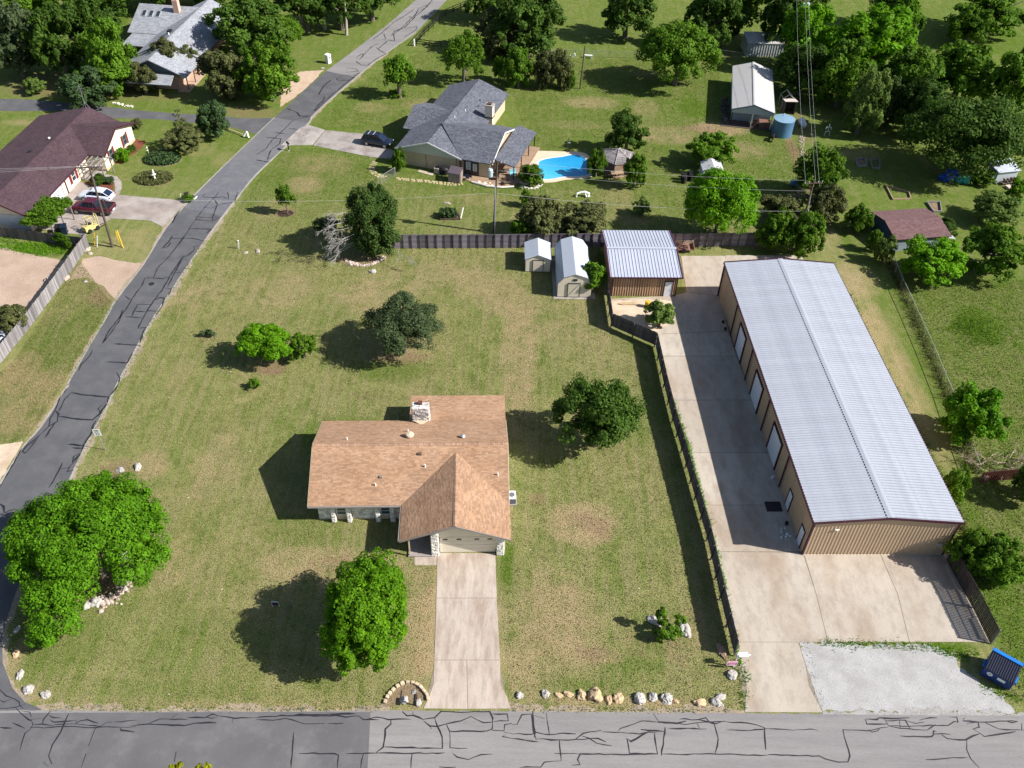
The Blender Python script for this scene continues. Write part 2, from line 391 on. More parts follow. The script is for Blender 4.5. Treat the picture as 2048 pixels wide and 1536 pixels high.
DIRT = [(1165,1042,36,20,.5),(1190,1306,40,16,.55),(1210,1060,16,26,.5),(540,738,36,14,.8),(800,715,60,14,.6),(670,1130,60,22,.4),(1220,900,40,40,.2),(230,955,34,40,.6),(90,330,400,0,.0),(190,1150,60,60,.9),(110,170,110,26,.55),(60,180,60,18,.4),(250,190,200,12,.35),(500,225,60,14,.5),
        (1080,1100,0,0,0),(720,520,50,14,.6),(413,670,28,14,.4),(570,425,22,9,.8),(215,590,45,26,.5),(330,345,40,10,.2),(1075,1000,22,14,.6),(1900,330,60,30,.35),(1600,330,14,90,.7),(1410,258,70,8,.5),(1190,1052,26,16,.6),(180,470,0,0,0),(1290,1290,50,30,.3),(735,790,40,12,.4),(700,1160,40,20,.3),(440,1230,0,0,0),(1350,1290,30,50,.35),(1600,250,25,40,.5),(1860,130,80,30,.25),(300,1250,0,0,0)]
def set_patch(me, V):
    col = np.zeros((len(V), 4), np.float32); col[:, 3] = 1
    for ch, lst in enumerate((DRY, LUSH, DIRT)):
        acc = np.zeros(len(V))
        for x, y, rx, ry, a in lst:
            if rx == 0 or ry == 0: continue
            c = G(x, y); k = ppm(c); ex = rx / k; ey = abs(G(x, y - ry).y - G(x, y + ry).y) / 2
            d = ((V[:, 0] - c.x) / ex) ** 2 + ((V[:, 1] - c.y) / ey) ** 2
            acc = np.maximum(acc, a * np.clip(1.35 - d, 0, 1) ** .8)
        col[:, ch] = acc
    yy = V[:, 1]; col[:, 1] = np.maximum(col[:, 1], np.clip((yy - 90) / 40, 0, .62)); col[:, 1] = np.where(V[:, 0] > 44 + (yy - 50) * -.02, np.maximum(col[:, 1], .6), col[:, 1])
    at = me.attributes.new('patch', 'FLOAT_COLOR', 'POINT'); at.data.foreach_set('color', col.ravel())
GRASS = ground_material()
def build_ground():
    xs = np.concatenate([[-3000, -1200, -500, -250, -150], np.arange(-120, 120.1, .7), [150, 250, 500, 1200, 3000]])
    ys = np.concatenate([[-600, -200, -50, 0, 12], np.arange(22, 200.1, .7), [215, 240, 300, 500, 1200, 3000]])
    X, Y = np.meshgrid(xs, ys); nx, ny = len(xs), len(ys)
    V = np.stack([X, Y, np.zeros_like(X)], -1).reshape(-1, 3)
    i = np.arange(nx * ny).reshape(ny, nx)
    F = np.stack([i[:-1, :-1], i[:-1, 1:], i[1:, 1:], i[1:, :-1]], -1).reshape(-1, 4)
    me = np_mesh('ground', V, F, GRASS)
    set_patch(me, V)
    o = bpy.data.objects.new('ground', me); COL.objects.link(o); o['kind'] = 'structure'
build_ground()

# ---------------------------------------------------------------- road materials
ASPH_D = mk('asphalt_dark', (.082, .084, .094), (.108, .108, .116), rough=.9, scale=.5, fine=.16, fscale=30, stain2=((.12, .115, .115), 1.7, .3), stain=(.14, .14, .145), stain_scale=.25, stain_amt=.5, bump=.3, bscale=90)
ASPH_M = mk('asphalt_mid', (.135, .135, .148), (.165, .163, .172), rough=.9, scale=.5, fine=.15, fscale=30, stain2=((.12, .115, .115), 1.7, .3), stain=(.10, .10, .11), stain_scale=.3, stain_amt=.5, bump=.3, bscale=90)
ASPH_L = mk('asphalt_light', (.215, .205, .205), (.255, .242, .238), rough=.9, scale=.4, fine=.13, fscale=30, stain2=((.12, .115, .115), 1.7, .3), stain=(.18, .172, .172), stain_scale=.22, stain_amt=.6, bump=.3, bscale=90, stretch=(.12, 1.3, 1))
SEAL = mk('tar_seal', (.022, .022, .028), rough=.55, var=.2, fine=.2, spec=.35)
CURB = mk('concrete_edge', (.30, .275, .24), (.38, .35, .31), rough=.9, scale=1, stain=(.2, .18, .14), stain_scale=.8)
CONC = mk('driveway_concrete', (.40, .33, .275), (.49, .43, .375), rough=.85, scale=.5, fine=.1, fscale=20, stain=(.24, .165, .12), stain_scale=.45, stain_amt=.7, stretch=(1.3, .3, 1), stain2=((.24, .175, .135), 1.6, .6), bump=.15, obj=.05)
CONC_Y = mk('yard_concrete', (.385, .33, .27), (.465, .415, .355), rough=.85, scale=.22, fine=.08, fscale=18, stain=(.31, .235, .17), stain_scale=.24, stain_amt=.85, stain2=((.22, .18, .15), 1.1, .5), stretch=(1, .45, 1), bump=.12, obj=.05)
CONC_G = mk('grey_concrete', (.29, .255, .235), (.39, .35, .33), rough=.88, scale=.6, fine=.12, fscale=14, stain=(.17, .145, .135), stain_scale=.4, stain_amt=.75, bump=.15, obj=.06)
GRAV_W = mk('white_gravel', (.33, .325, .32), (.42, .415, .41), rough=.95, scale=.8, fine=.3, fscale=16, stain=(.25, .235, .22), stain_scale=.35, stain_amt=.5, stain2=((.27, .26, .25), 7, .45), bump=.3, bscale=20)
GRAV_P = mk('pink_gravel', (.36, .265, .205), (.44, .33, .255), rough=.95, scale=.35, fine=.26, fscale=7, stain=(.30, .21, .14), stain_scale=.3, stain_amt=.5, bump=.8, bscale=11)
DIRTM = mk('bare_caliche', (.50, .40, .29), (.60, .50, .38), rough=.95, scale=.6, fine=.16, fscale=9, stain=(.33, .21, .13), stain_scale=.4, stain_amt=.5, bump=.6, bscale=12)

# side road: left and right edge in photo pixels, from far to near
RL = [(845,-22),(832,0),(774,50),(700,107),(652,142),(607,182),(549,235),(512,270),(395,384),(332,456),(287,529),(235,596),(212,636),(140,759),(135,773),(82,853),(45,895),(0,968),(-60,1062),(-130,1200),(-190,1400)]
RR = [(915,-22),(894,0),(832,65),(772,107),(712,155),(632,225),(617,247),(562,302),(512,350),(480,389),(410,481),(342,584),(297,654),(240,759),(207,825),(185,865),(150,938),(140,960),(105,1030),(70,1090),(42,1157),(17,1227),(5,1269),(5,1324),(25,1377),(50,1404),(82,1418)]
rl = [Vector(G2(*p)) for p in RL]; rr = [Vector(G2(*p)) for p in RR]
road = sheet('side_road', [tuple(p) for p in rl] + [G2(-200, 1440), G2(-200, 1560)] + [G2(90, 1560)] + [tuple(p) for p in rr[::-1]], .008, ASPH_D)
def strip_between(name, pa, pb, z, mat, parent):  # a sheet between two lists of ground points
    return sheet(name, [tuple(p) for p in pa] + [tuple(p) for p in pb[::-1]], z, mat, None, parent)
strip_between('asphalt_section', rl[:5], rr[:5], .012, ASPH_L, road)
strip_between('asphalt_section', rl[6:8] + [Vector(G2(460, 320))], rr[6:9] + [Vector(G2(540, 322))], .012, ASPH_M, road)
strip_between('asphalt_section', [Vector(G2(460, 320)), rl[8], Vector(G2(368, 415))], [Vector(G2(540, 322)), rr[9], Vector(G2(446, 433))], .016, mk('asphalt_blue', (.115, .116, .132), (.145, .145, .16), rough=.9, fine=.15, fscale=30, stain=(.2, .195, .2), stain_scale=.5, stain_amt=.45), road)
# thin concrete ribbon along both sides
def ribbon(pts, wd, z, seed, off=0):
    mb = MB(); P = spline(pts, 3); rnd = random.Random(seed)
    L, R = [], []
    for i, p in enumerate(P):
        d = (P[min(i + 1, len(P) - 1)] - P[max(i - 1, 0)]).normalized(); n = Vector((-d.y, d.x)); ww = wd * rnd.uniform(.6, 1.3)
        L.append((p.x + n.x * (off + ww / 2), p.y + n.y * (off + ww / 2), z)); R.append((p.x + n.x * (off - ww / 2), p.y + n.y * (off - ww / 2), z))
    n = len(P); mb.add(L + R, [(i, i + 1, n + i + 1, n + i) for i in range(n - 1)]); return mb
e = ribbon(rr[2:19], .26, .02, 3).build('edge_strip', CURB, road)
e = ribbon(rl[6:18], .2, .02, 4).build('edge_strip', CURB, road)
# front street
y0, y1 = G(1024, 1421).y, 24.5
ST_T = [(-200,1424),(82,1420),(300,1423),(512,1423),(800,1421),(1024,1423),(1300,1425),(1536,1427),(2048,1430),(2250,1432)]
st = [G2(*p) for p in ST_T]
street = sheet('front_street', jitter(st, .6, .05, 5, False) + [(70, y1), (-70, y1)], .010, ASPH_L)
dk = [G2(40, 1426), G2(300, 1425), G2(512, 1424), G2(741, 1424), G2(738, 1490), G2(733, 1570), (-70, y1), G2(-200, 1426)]
sheet('asphalt_section', dk, .014, mk('asphalt_warm', (.105, .102, .107), (.130, .127, .130), rough=.9, scale=.35, fine=.15, fscale=30, stain=(.23, .225, .22), stain_scale=.3, stain_amt=.4, bump=.3, bscale=90), None, street)
SHOULD = mk('road_shoulder', (.26, .205, .14), (.35, .285, .205), rough=.95, scale=1.2, fine=.3, fscale=9, stain=(.15, .14, .125), stain_scale=1.0, stain_amt=.7, bump=.6, bscale=12)
def shoulder(pts, wd, seed, z=.006, out=1, mat=None):
    P = [Vector(p) for p in jitter([tuple(q) for q in pts], .16, .035, seed, False)]; rnd = random.Random(seed); A = []; slow = .5; ph = [rnd.uniform(0, 6) for _ in range(4)]
    for i, p in enumerate(P):
        d = (P[min(i + 2, len(P) - 1)] - P[max(i - 2, 0)]).normalized(); t = i * .16
        w_ = wd * max(.12, .75 + .35 * sin(t * .5 + ph[0]) + .25 * sin(t * 1.3 + ph[1]) + .2 * sin(t * 3.1 + ph[2]) + rnd.uniform(-.22, .22)); A.append(p + Vector((-d.y, d.x)) * out * w_)
    sheet('road_shoulder', [tuple(p) for p in P] + [tuple(p) for p in A[::-1]], z, mat or SHOULD)
DUST = mk('gravel_dust', (.27, .26, .25), (.35, .34, .33), rough=.95, scale=1.2, fine=.3, fscale=12, stain=(.20, .195, .19), stain_scale=.8, stain_amt=.6)
shoulder([G2(*q) for q in ((70, 1422), (300, 1424), (512, 1424), (780, 1423))], .55, 31); shoulder([G2(*q) for q in ((1018, 1424), (1300, 1426), (1490, 1428))], .6, 32); shoulder([G2(*q) for q in ((1646, 1429), (1900, 1431), (2100, 1432))], .55, 33, .026, mat=DUST)
shoulder(rr[9:18], .5, 34, out=1); shoulder(rl[8:16], .45, 35, out=-1); shoulder(rr[3:8], .4, 36, out=1); shoulder(rr[19:26], .45, 37, out=1)
# crack sealant, traced where it lies (photo pixels in quarter-pixel crops)
SEALS = {'front': [((0, 1152), """0,910 50,960 120,985 155,1010 160,1040 190,1060;0,1060 130,1050 210,1025;130,1060 180,1110 230,1150 250,1160;170,1080 240,1090 250,1130;0,990 30,1010 90,985;240,1150 330,1140;250,1150 265,1190 240,1230 200,1260 160,1395;240,1215 400,1212 520,1205 700,1215 800,1210 960,1210 1090,1205;270,1190 340,1185 430,1200;340,1180 350,1145 390,1100 400,1085;390,1115 430,1135 490,1135;400,1150 430,1170 520,1165 610,1155;550,1100 510,1190 490,1240 420,1350 390,1440 415,1505;610,1155 610,1180 640,1160 700,1150 790,1180;700,1130 690,1160;430,1190 620,1185 700,1195 800,1205 860,1170 900,1170;915,1168 1090,1155;800,1200 760,1225 710,1360;690,1420 650,1536;350,1490 390,1530;960,1215 970,1235 1080,1250;1050,1200 1190,1185 1340,1195;1190,1180 1240,1160 1280,1145 1500,1150;1370,1140 1420,1105;1200,1190 1330,1190 1480,1198 1560,1178 1730,1175;1500,1135 1640,1135 1700,1105 1750,1120 1700,1140 1650,1130;1750,1120 1880,1140 2048,1132;1860,1140 1860,1180;1410,1405 1395,1490;100,1175 200,1220;0,1212 100,1218"""),
  ((512, 1152), """0,1140 25,1130 160,1125 200,1115 400,1110 640,1108 800,1105;0,1150 140,1155 240,1140 330,1165 390,1185 550,1180;200,1120 420,1118 640,1115 720,1130 820,1120 860,1150 985,1152;570,1180 700,1178;870,1150 960,1130 1060,1150 1200,1145 1240,1148;1170,1085 1210,1120 1255,1115 1300,1130 1340,1150;1255,1085 1258,1115;1330,1150 1430,1135 1480,1085 1700,1090 1870,1085 1895,1140 1890,1170 1820,1175 1720,1125 1640,1160 1520,1185 1450,1205 1390,1200 1340,1160;1430,1140 1450,1200 1490,1290 1492,1380 1300,1378 1030,1368;1080,1150 1080,1185 1035,1225 1018,1370 960,1415;1880,1105 2010,1105 2020,1160 1900,1165;1895,1170 1890,1225 1850,1240 1550,1245 1525,1190;1550,1245 1552,1375 1690,1380;1890,1235 1985,1240 1990,1190 2048,1180;1985,1250 2048,1262;2000,1270 1970,1285 2048,1300;1390,1200 1405,1225;300,1250 292,1380 282,1536;340,1420 630,1422 660,1435 652,1536;725,1423 960,1418 1250,1420 1510,1415;860,1425 838,1536;1250,1420 1240,1536;1575,1420 1610,1450 1700,1470 1800,1430 1890,1425;1465,1528 1600,1530"""),
  ((1024, 1152), """0,1190 40,1190 80,1110 155,1105 170,1240 195,1310;165,1080 185,1250 180,1290;275,1095 300,1270;170,1115 260,1140;0,1265 160,1268 190,1250 290,1270 400,1258 510,1265;0,1300 110,1315 210,1328;195,1305 380,1312 520,1308 690,1300 750,1328;510,1305 570,1260 715,1235;560,1280 620,1300 680,1340 800,1360;380,1315 395,1480 260,1490 230,1530 60,1534;720,1245 1020,1265 1090,1250 1160,1252;850,1240 870,1220 1040,1160 1160,1170 1390,1190 1480,1175 1700,1165;1130,1100 1170,1160;1170,1165 1320,1180 1395,1160;1030,1228 1220,1245;1225,1210 1195,1440;1140,1255 1165,1425 940,1420;1080,1255 950,1325 920,1300 940,1420;480,1515 545,1510 525,1470 545,1425 1090,1428;1195,1425 1340,1430 1620,1425 2048,1435;1340,1145 1490,1150 1550,1135 1590,1180 1620,1185 1700,1160;1490,1150 1640,1185;1255,1220 1560,1225;1480,1180 1500,1215;1620,1190 1650,1300 1625,1420;1700,1165 1890,1178 2020,1215 2030,1390;1720,1232 1900,1238 2048,1220;340,1420 540,1425"""),
  ((1536, 1152), """0,1222 130,1228 200,1235 340,1225 400,1235;0,1430 410,1440 460,1465 560,1490 640,1488 655,1440 600,1230 800,1240 960,1210;780,1145 790,1185 950,1185;785,1145 870,1150 890,1135 1040,1140 1130,1135;930,1140 965,1200 1060,1220 1180,1230 1270,1235 1340,1190;940,1160 1100,1155 1140,1230;1050,1150 1060,1225;970,1200 1200,1200 1440,1198 1490,1165 1520,1170 1510,1130 1450,1130;1110,1160 1180,1180 1250,1170;1210,1155 1300,1135 1350,1135;800,1230 830,1250 880,1240 890,1225;1060,1280 1310,1285 1330,1265 1460,1268;1320,1265 1325,1240 1350,1245;1390,1270 1430,1300 1580,1312 1640,1280 1700,1260 1640,1225 1690,1210 1680,1170 1560,1160 1570,1135;1590,1180 1740,1170 1900,1162 2000,1165;1740,1175 1850,1225 2048,1235;1900,1160 1950,1175 2000,1165;1700,1260 1730,1285 1980,1245;1590,1310 1590,1390 1620,1460 1690,1536;1260,1470 1430,1460 1600,1450;2030,1180 2030,1230""")],
 'side': [((0, 384), """1640,10 1620,40 1700,45 1790,40 1830,60 1820,0;1750,0 1720,40 1640,120 1580,200 1530,270 1480,350 1420,430 1330,540 1260,610 1225,695;1900,0 1890,35 1880,80 1760,100 1690,130 1640,125;1720,60 1740,100 1720,150 1700,200;1560,200 1680,205 1750,200;1560,220 1700,235 1760,200;1700,200 1700,235;1510,295 1600,295 1690,300 1650,330;1360,370 1480,370 1560,375 1640,395;1480,345 1450,390 1420,430;1380,350 1350,400 1300,450 1340,440 1370,400;1590,430 1550,440 1560,460 1500,510 1460,520 1380,640 1300,780 1230,870 1160,980 1105,1090;1380,645 1470,645;1225,690 1310,695 1320,680 1360,685;1225,685 1160,690 1140,740 1060,850 1000,950 960,1000 880,1100 820,1210 900,1110 960,1020 985,940 960,960;1315,770 1370,775 1350,830;1230,870 1280,845 1315,850 1300,910 1240,1000;1215,900 1100,900 1050,1000;1080,955 1160,960 1190,950 1270,955;1005,998 1150,1010;1105,1090 1170,1085 1150,1110 1120,1210;915,1215 1090,1225 1130,1235;740,1260 720,1310 650,1380 630,1435;850,1360 1020,1368 1060,1290;1000,830 1040,860 1060,850;1440,150 1400,200 1380,250;935,1440 960,1490 950,1536;1470,520 1400,640 1340,760"""),
  ((0, 768), """540,30 480,110 440,210 400,280 390,340 330,400;440,210 470,240 460,300 390,340;470,260 620,280 740,288 800,240 860,150;570,70 520,120 470,220;570,70 690,90 870,105 860,150;950,0 910,60 870,105;820,170 785,195 800,240 850,160;770,290 740,340 740,380 700,440 670,490 650,550;580,510 660,515;650,550 590,580 580,630 640,560;650,555 600,620 550,670 490,680;500,630 420,790 390,830;560,660 540,700 600,690;330,400 210,500 180,540 200,555 250,500 320,410;360,430 440,310;0,960 30,980 35,1030 130,1000;180,510 60,720 0,830"""),
  ((512, 0), """0,1240 80,1190 130,1120 200,1060 300,960 430,930;80,1100 200,1110 190,1150 120,1200 90,1280;0,1280 60,1290 110,1300;150,1060 230,1070;260,1030 330,1035;460,890 490,850 540,800 550,770;430,930 350,930 330,900 250,870 280,880;640,640 700,600 770,610 830,580 800,610 750,640 660,650 640,620;720,560 740,545 800,550 820,570 720,580;800,490 840,520 890,525 950,480 1040,430 1000,410 960,380;800,470 830,475 860,440 850,430 800,460;860,440 930,370 980,350;980,390 1060,320 1110,330 1100,280 1180,210 1250,140 1300,90 1380,50;1010,320 1040,310 1020,270;1080,290 1110,250 1190,220 1280,130 1340,80 1410,0;1190,230 1290,210 1280,240 1180,300;1220,130 1260,150 1300,70 1420,20;930,320 1000,270 1100,180 1200,120 1270,70;800,600 690,690 560,800 470,890;600,640 540,690 500,760""")]}
def seal_mesh(groups, wd, seed):
    mb = MB(); rnd = random.Random(seed); z = .020
    for (ox, oy), txt in groups:
        for ln in txt.split(';'):
            P = [Vector(G2(ox + float(a) / 4, oy + float(b) / 4)) for a, b in (t.split(',') for t in ln.split())]
            Q = []
            for i in range(len(P) - 1):
                k = max(1, int((P[i + 1] - P[i]).length / .45))
                for j in range(k):
                    q = P[i].lerp(P[i + 1], j / k)
                    if j: q = q + Vector((rnd.uniform(-.045, .045), rnd.uniform(-.045, .045)))
                    Q.append(q)
            Q.append(P[-1]); n = len(Q); L, R = [], []; z += .00006; w0 = wd * rnd.uniform(.7, 1.25)
            for i, p in enumerate(Q):
                d = (Q[min(i + 1, n - 1)] - Q[max(i - 1, 0)]); d = d.normalized() if d.length > 1e-6 else Vector((1, 0))
                ww = w0 * rnd.uniform(.55, 1.45) / 2 * (.4 if i in (0, n - 1) else 1)
                L.append((p.x - d.y * ww, p.y + d.x * ww, z)); R.append((p.x + d.y * ww, p.y - d.x * ww, z))
            mb.add(L + R, [(i, n + i, n + i + 1, i + 1) for i in range(n - 1)])
    return mb
tag(seal_mesh(SEALS['front'], .09, 1).build('crack_seal', SEAL, street), kind='stuff')
tag(seal_mesh(SEALS['side'], .155, 2).build('crack_seal', SEAL, road), kind='stuff')
mb = MB(); c = G(303, 568); mb.lathe([(.34, 0), (.34, .012), (.28, .016), (.05, .016)], 18, (c.x, c.y, .012)); mb.build('manhole_cover', SEAL, road)

# ---------------------------------------------------------------- driveways, yards, gravel
def slabs(name, label_structs, mat, z0=-.05, z1=.03, bed=None):
    root = thing(name, None, None); root['kind'] = 'structure'
    for q in bed or []: sheet('joint_bed', q, .014, mk('joint_grit', (.20, .165, .13), (.27, .23, .185), rough=.95, fine=.2), None, root)
    for poly in label_structs: MB().prism(poly, z0, z1).build('slab', mat, root)
    return root
j = .25
slabs('driveway', [px((875, 1106.5), (990.5, 1106.5), (993.3, 1196), (873, 1196)), px((872.9, 1197), (993.4, 1197), (999.8, 1320), (868.6, 1320)),
      px((868.5, 1321), (933, 1321), (935, 1418), (847, 1417), (858, 1395), (867.5, 1367)), px((934, 1321), (1000, 1321), (1001, 1369), (1014, 1394), (1020, 1417), (936, 1418))], CONC, bed=[px((875.5, 1107), (990, 1107), (999, 1330), (1016, 1416), (850, 1416), (869, 1330))])
slabs('front_walk', [px((829, 1113.5), (873.5, 1113.5), (873, 1131), (829, 1130))], CONC)
yard = slabs('shop_yard', [
    px((1219, 598), (1322, 593), (1355, 590), (1372, 585), (1442, 593), (1456, 662), (1322, 668), (1304, 682), (1226, 645)),
    px((1362, 512), (1450, 512), (1452, 527), (1442, 592), (1373, 584)), px((1451, 511), (1602, 511), (1609, 523), (1451, 526)),
    px((1305, 683), (1322, 669), (1456, 663), (1472, 712), (1321, 712)), px((1321.3, 713), (1472.3, 713), (1507, 800), (1341, 800)), px((1341.3, 801), (1507.3, 801), (1546, 905), (1369, 905)),
    px((1369.3, 906), (1546.3, 906), (1580, 1010), (1399, 1010)), px((1399.3, 1011), (1580.3, 1011), (1612, 1103), (1426, 1103)),
    px((1426.3, 1104), (1605, 1106), (1632, 1190), (1655, 1284), (1597, 1284), (1467, 1284)), px((1606, 1100), (1758, 1104), (1795, 1190), (1818, 1284), (1656, 1284), (1633, 1190)),
    px((1759, 1104), (1893, 1108), (1978, 1284), (1819, 1284), (1796, 1190)),
    px((1467.2, 1285), (1596, 1285), (1610, 1330), (1617, 1372), (1645, 1425), (1490, 1424), (1493, 1370), (1474, 1312))], CONC_Y,
    bed=[px((1322, 600), (1440, 592), (1460, 664), (1612, 1103), (1892, 1109), (1976, 1283), (1597, 1284.6), (1644, 1424), (1491, 1423), (1473, 1312), (1426, 1103), (1341, 800), (1322, 713), (1308, 683)), px((1364, 513), (1600, 512), (1606, 522), (1452, 526), (1440, 592), (1374, 590))])
sheet('gravel_lot', jitter(px((1597, 1284), (1700, 1287), (1850, 1289), (1905, 1306), (1918, 1335), (1960, 1366), (2005, 1392), (2030, 1424), (1900, 1424), (1646, 1423), (1618, 1372), (1610, 1330)), .35, .2, 8), .004, GRAV_W)
sheet('yard_dirt', jitter(px((1222, 640), (1222, 602), (1300, 598), (1345, 603), (1340, 650), (1305, 668)), .5, .15, 9), .034, DIRTM)
# neighbour's pink gravel, inside and outside the fence
sheet('gravel_yard', jitter(px((-120, 480), (0, 487), (30, 503), (100, 517), (140, 520), (90, 580), (50, 640), (20, 680), (-120, 780)), .6, .15, 10), .004, GRAV_P)
sheet('gravel_drive', jitter(px((166, 518), (200, 512), (240, 522), (290, 527), (262, 560), (232, 600), (222, 590), (205, 570), (170, 555), (140, 560), (150, 540)), .5, .12, 11), .004, GRAV_P)
sheet('dirt_apron', jitter(px((-40, 885), (0, 889), (46, 883), (40, 895), (0, 962), (-60, 1040)), .5, .1, 12), .005, DIRTM)
sheet('dirt_apron', jitter(px((575, 155), (600, 143), (648, 140), (605, 183), (560, 215), (562, 185)), .5, .15, 13), .005, mk('pink_dirt', (.46, .32, .22), (.50, .40, .31), rough=.95, stain=(.38, .24, .15), fscale=9, fine=.15))
# dark lane at the upper left, neighbours' drives
lane = [(-150,195),(0,197),(80,200),(125,205),(200,212),(270,220),(340,226),(420,230),(480,236),(549,236),(512,268),(470,256),(420,249),(330,240),(230,236),(130,222),(0,222),(-150,222)]
sheet('side_lane', jitter(px(*lane), .8, .12, 14), .005, ASPH_D)
slabs('neighbour_drive', [px((600, 256), (617, 250), (650, 260), (625, 290), (562, 291)), px((651, 260.5), (726, 268), (757, 290), (790, 303), (782, 318), (740, 314), (627, 291)) ], CONC_G)
slabs('neighbour_drive', [px((60, 455), (68, 430), (142, 355), (228, 392), (238, 390), (375, 402), (325, 454), (300, 441), (222, 437), (185, 462), (170, 471), (130, 466))], mk('stained_concrete', (.24, .20, .18), (.36, .31, .28), rough=.88, scale=.5, fine=.14, fscale=10, stain=(.40, .37, .35), stain_scale=.35, stain_amt=.8))
slabs('curved_walk', [[tuple(p) for p in [Vector(q) for q in px((195, 350), (215, 349), (234, 353), (243, 364), (243, 378), (238, 389), (229, 391), (231, 375), (228, 364), (215, 357), (196, 357))]]], CONC_G)
sheet('mulch_bed', jitter(px((165, 390), (168, 365), (196, 357), (215, 357), (226, 366), (228, 380), (225, 388)), .4, .1, 15), .006, mk('red_mulch', (.16, .055, .03), rough=.95, fine=.35, fscale=8, bump=.8, bscale=9))
sheet('mulch_bed', jitter(px((220, 325), (245, 305), (268, 288), (270, 278), (292, 282), (285, 295), (262, 312), (240, 328)), .4, .1, 16), .006, MATS['red_mulch'])
DECK = px((1018, 352), (1030, 330), (1043, 312), (1062, 303), (1072, 302), (1107, 303), (1134, 304), (1154, 303), (1174, 308), (1184, 320), (1184, 350), (1189, 354), (1164, 358), (1129, 360), (1106, 365), (1082, 366), (1074, 361), (1046, 372))
POOL = px((1077, 330), (1079, 323), (1094, 318), (1124, 314), (1149, 309.5), (1166, 315), (1177, 327), (1174, 341), (1178, 349), (1160, 353), (1129, 354), (1106, 358), (1086, 359), (1078, 351), (1076, 341))
# deck with the pool cut out of it: rim built as two joined rings
def smooth_loop(poly, n):
    P = [Vector(p) for p in poly]; P = P + P[:3]; Q = spline(P, 4); Q = Q[4:4 + 4 * len(poly)]; 
    c = sum((q for q in Q), Vector((0, 0))) / len(Q); A = sorted((math.atan2(q.y - c.y, q.x - c.x), q) for q in Q)
    out = []
    for k in range(n):
        t = -pi + 2 * pi * k / n; best = None
        for i in range(len(A)):
            a0, q0 = A[i]; a1, q1 = A[(i + 1) % len(A)]; da = (a1 - a0) % (2 * pi); dt = (t - a0) % (2 * pi)
            if dt <= da + 1e-9: best = q0.lerp(q1, dt / da if da > 1e-9 else 0); break
        out.append(best if best else Q[0])
    return out, c
pool_in, pc = smooth_loop(POOL, 48)
D = [Vector(p) for p in DECK]
def hit(c, t):     # deck outline seen from the pool centre
    d = Vector((cos(t), sin(t))); best = 1.3
    for i in range(len(D)):
        a, b = D[i] - c, D[(i + 1) % len(D)] - c; den = d.x * (b.y - a.y) - d.y * (b.x - a.x)
        if abs(den) < 1e-9: continue
        s = (a.x * (b.y - a.y) - a.y * (b.x - a.x)) / den; u = (a.x * d.y - a.y * d.x) / den
        if 0 <= u <= 1 and s > 0: best = max(best, s)
    return c + d * best
mb = MB(); N = 48; out_ = [hit(pc, -pi + 2 * pi * k / N) for k in range(N)]
rim = [p + (p - pc).normalized() * .32 for p in pool_in]
for A, B in ((rim, out_),):
    out2 = [b if (b - pc).length > (a - pc).length + .05 else a + (a - pc).normalized() * .3 for a, b in zip(A, B)]
    vs = [(p.x, p.y, .06) for p in A] + [(p.x, p.y, .06) for p in out2] + [(p.x, p.y, -.05) for p in out2]
    mb.add(vs, [(k, N + k, N + (k + 1) % N, (k + 1) % N) for k in range(N)] + [(N + k, 2 * N + k, 2 * N + (k + 1) % N, N + (k + 1) % N) for k in range(N)])
pool = thing('swimming_pool', 'kidney shaped blue swimming pool with a pale concrete deck', 'swimming pool', (0, 0, 0))
mb.build('pool_deck', mk('pool_deck', (.60, .47, .34), (.68, .55, .42), rough=.85, scale=.4, stain=(.48, .34, .23), stain_amt=.4), pool)
mb = MB(); vs = [(p.x, p.y, .075) for p in pool_in] + [(p.x, p.y, .075) for p in rim] + [(p.x, p.y, -.35) for p in pool_in]
mb.add(vs, [(k, N + k, N + (k + 1) % N, (k + 1) % N) for k in range(N)] + [(2 * N + k, k, (k + 1) % N, 2 * N + (k + 1) % N) for k in range(N)])
mb.build('coping', mk('coping', (.66, .62, .56), rough=.8), pool)
wm = mk('pool_water', (.020, .31, .58), (.012, .22, .50), rough=.1, scale=.25, fine=.1, fscale=5, spec=.5, bump=.25, bscale=6)
_t = wm.node_tree; _p = _t.nodes['Principled BSDF']; _src = _p.inputs['Base Color'].links[0].from_socket; _sx = _n(_t, 'ShaderNodeSeparateXYZ'); _t.links.new(_n(_t, 'ShaderNodeTexCoord').outputs['Object'], _sx.inputs[0])
_f = math_(_t, 'ADD', remap(_t, _sx.outputs[0], pc.x - 5.5, pc.x + 1.5, .75, 0), remap(_t, _sx.outputs[1], pc.y - 3.5, pc.y + 2, .35, -.2)); _f = remap(_t, _f, 0, 1, 0, 1)   # shallow end at the lower left
_t.links.new(mixc(_t, _f, _src, (.10, .54, .72)), _p.inputs['Base Color'])
mb = MB(); mb.add([(pc.x, pc.y, .035)] + [(p.x, p.y, .035) for p in pool_in], [(0, k + 1, (k + 1) % N + 1) for k in range(N)]); mb.build('water', wm, pool)
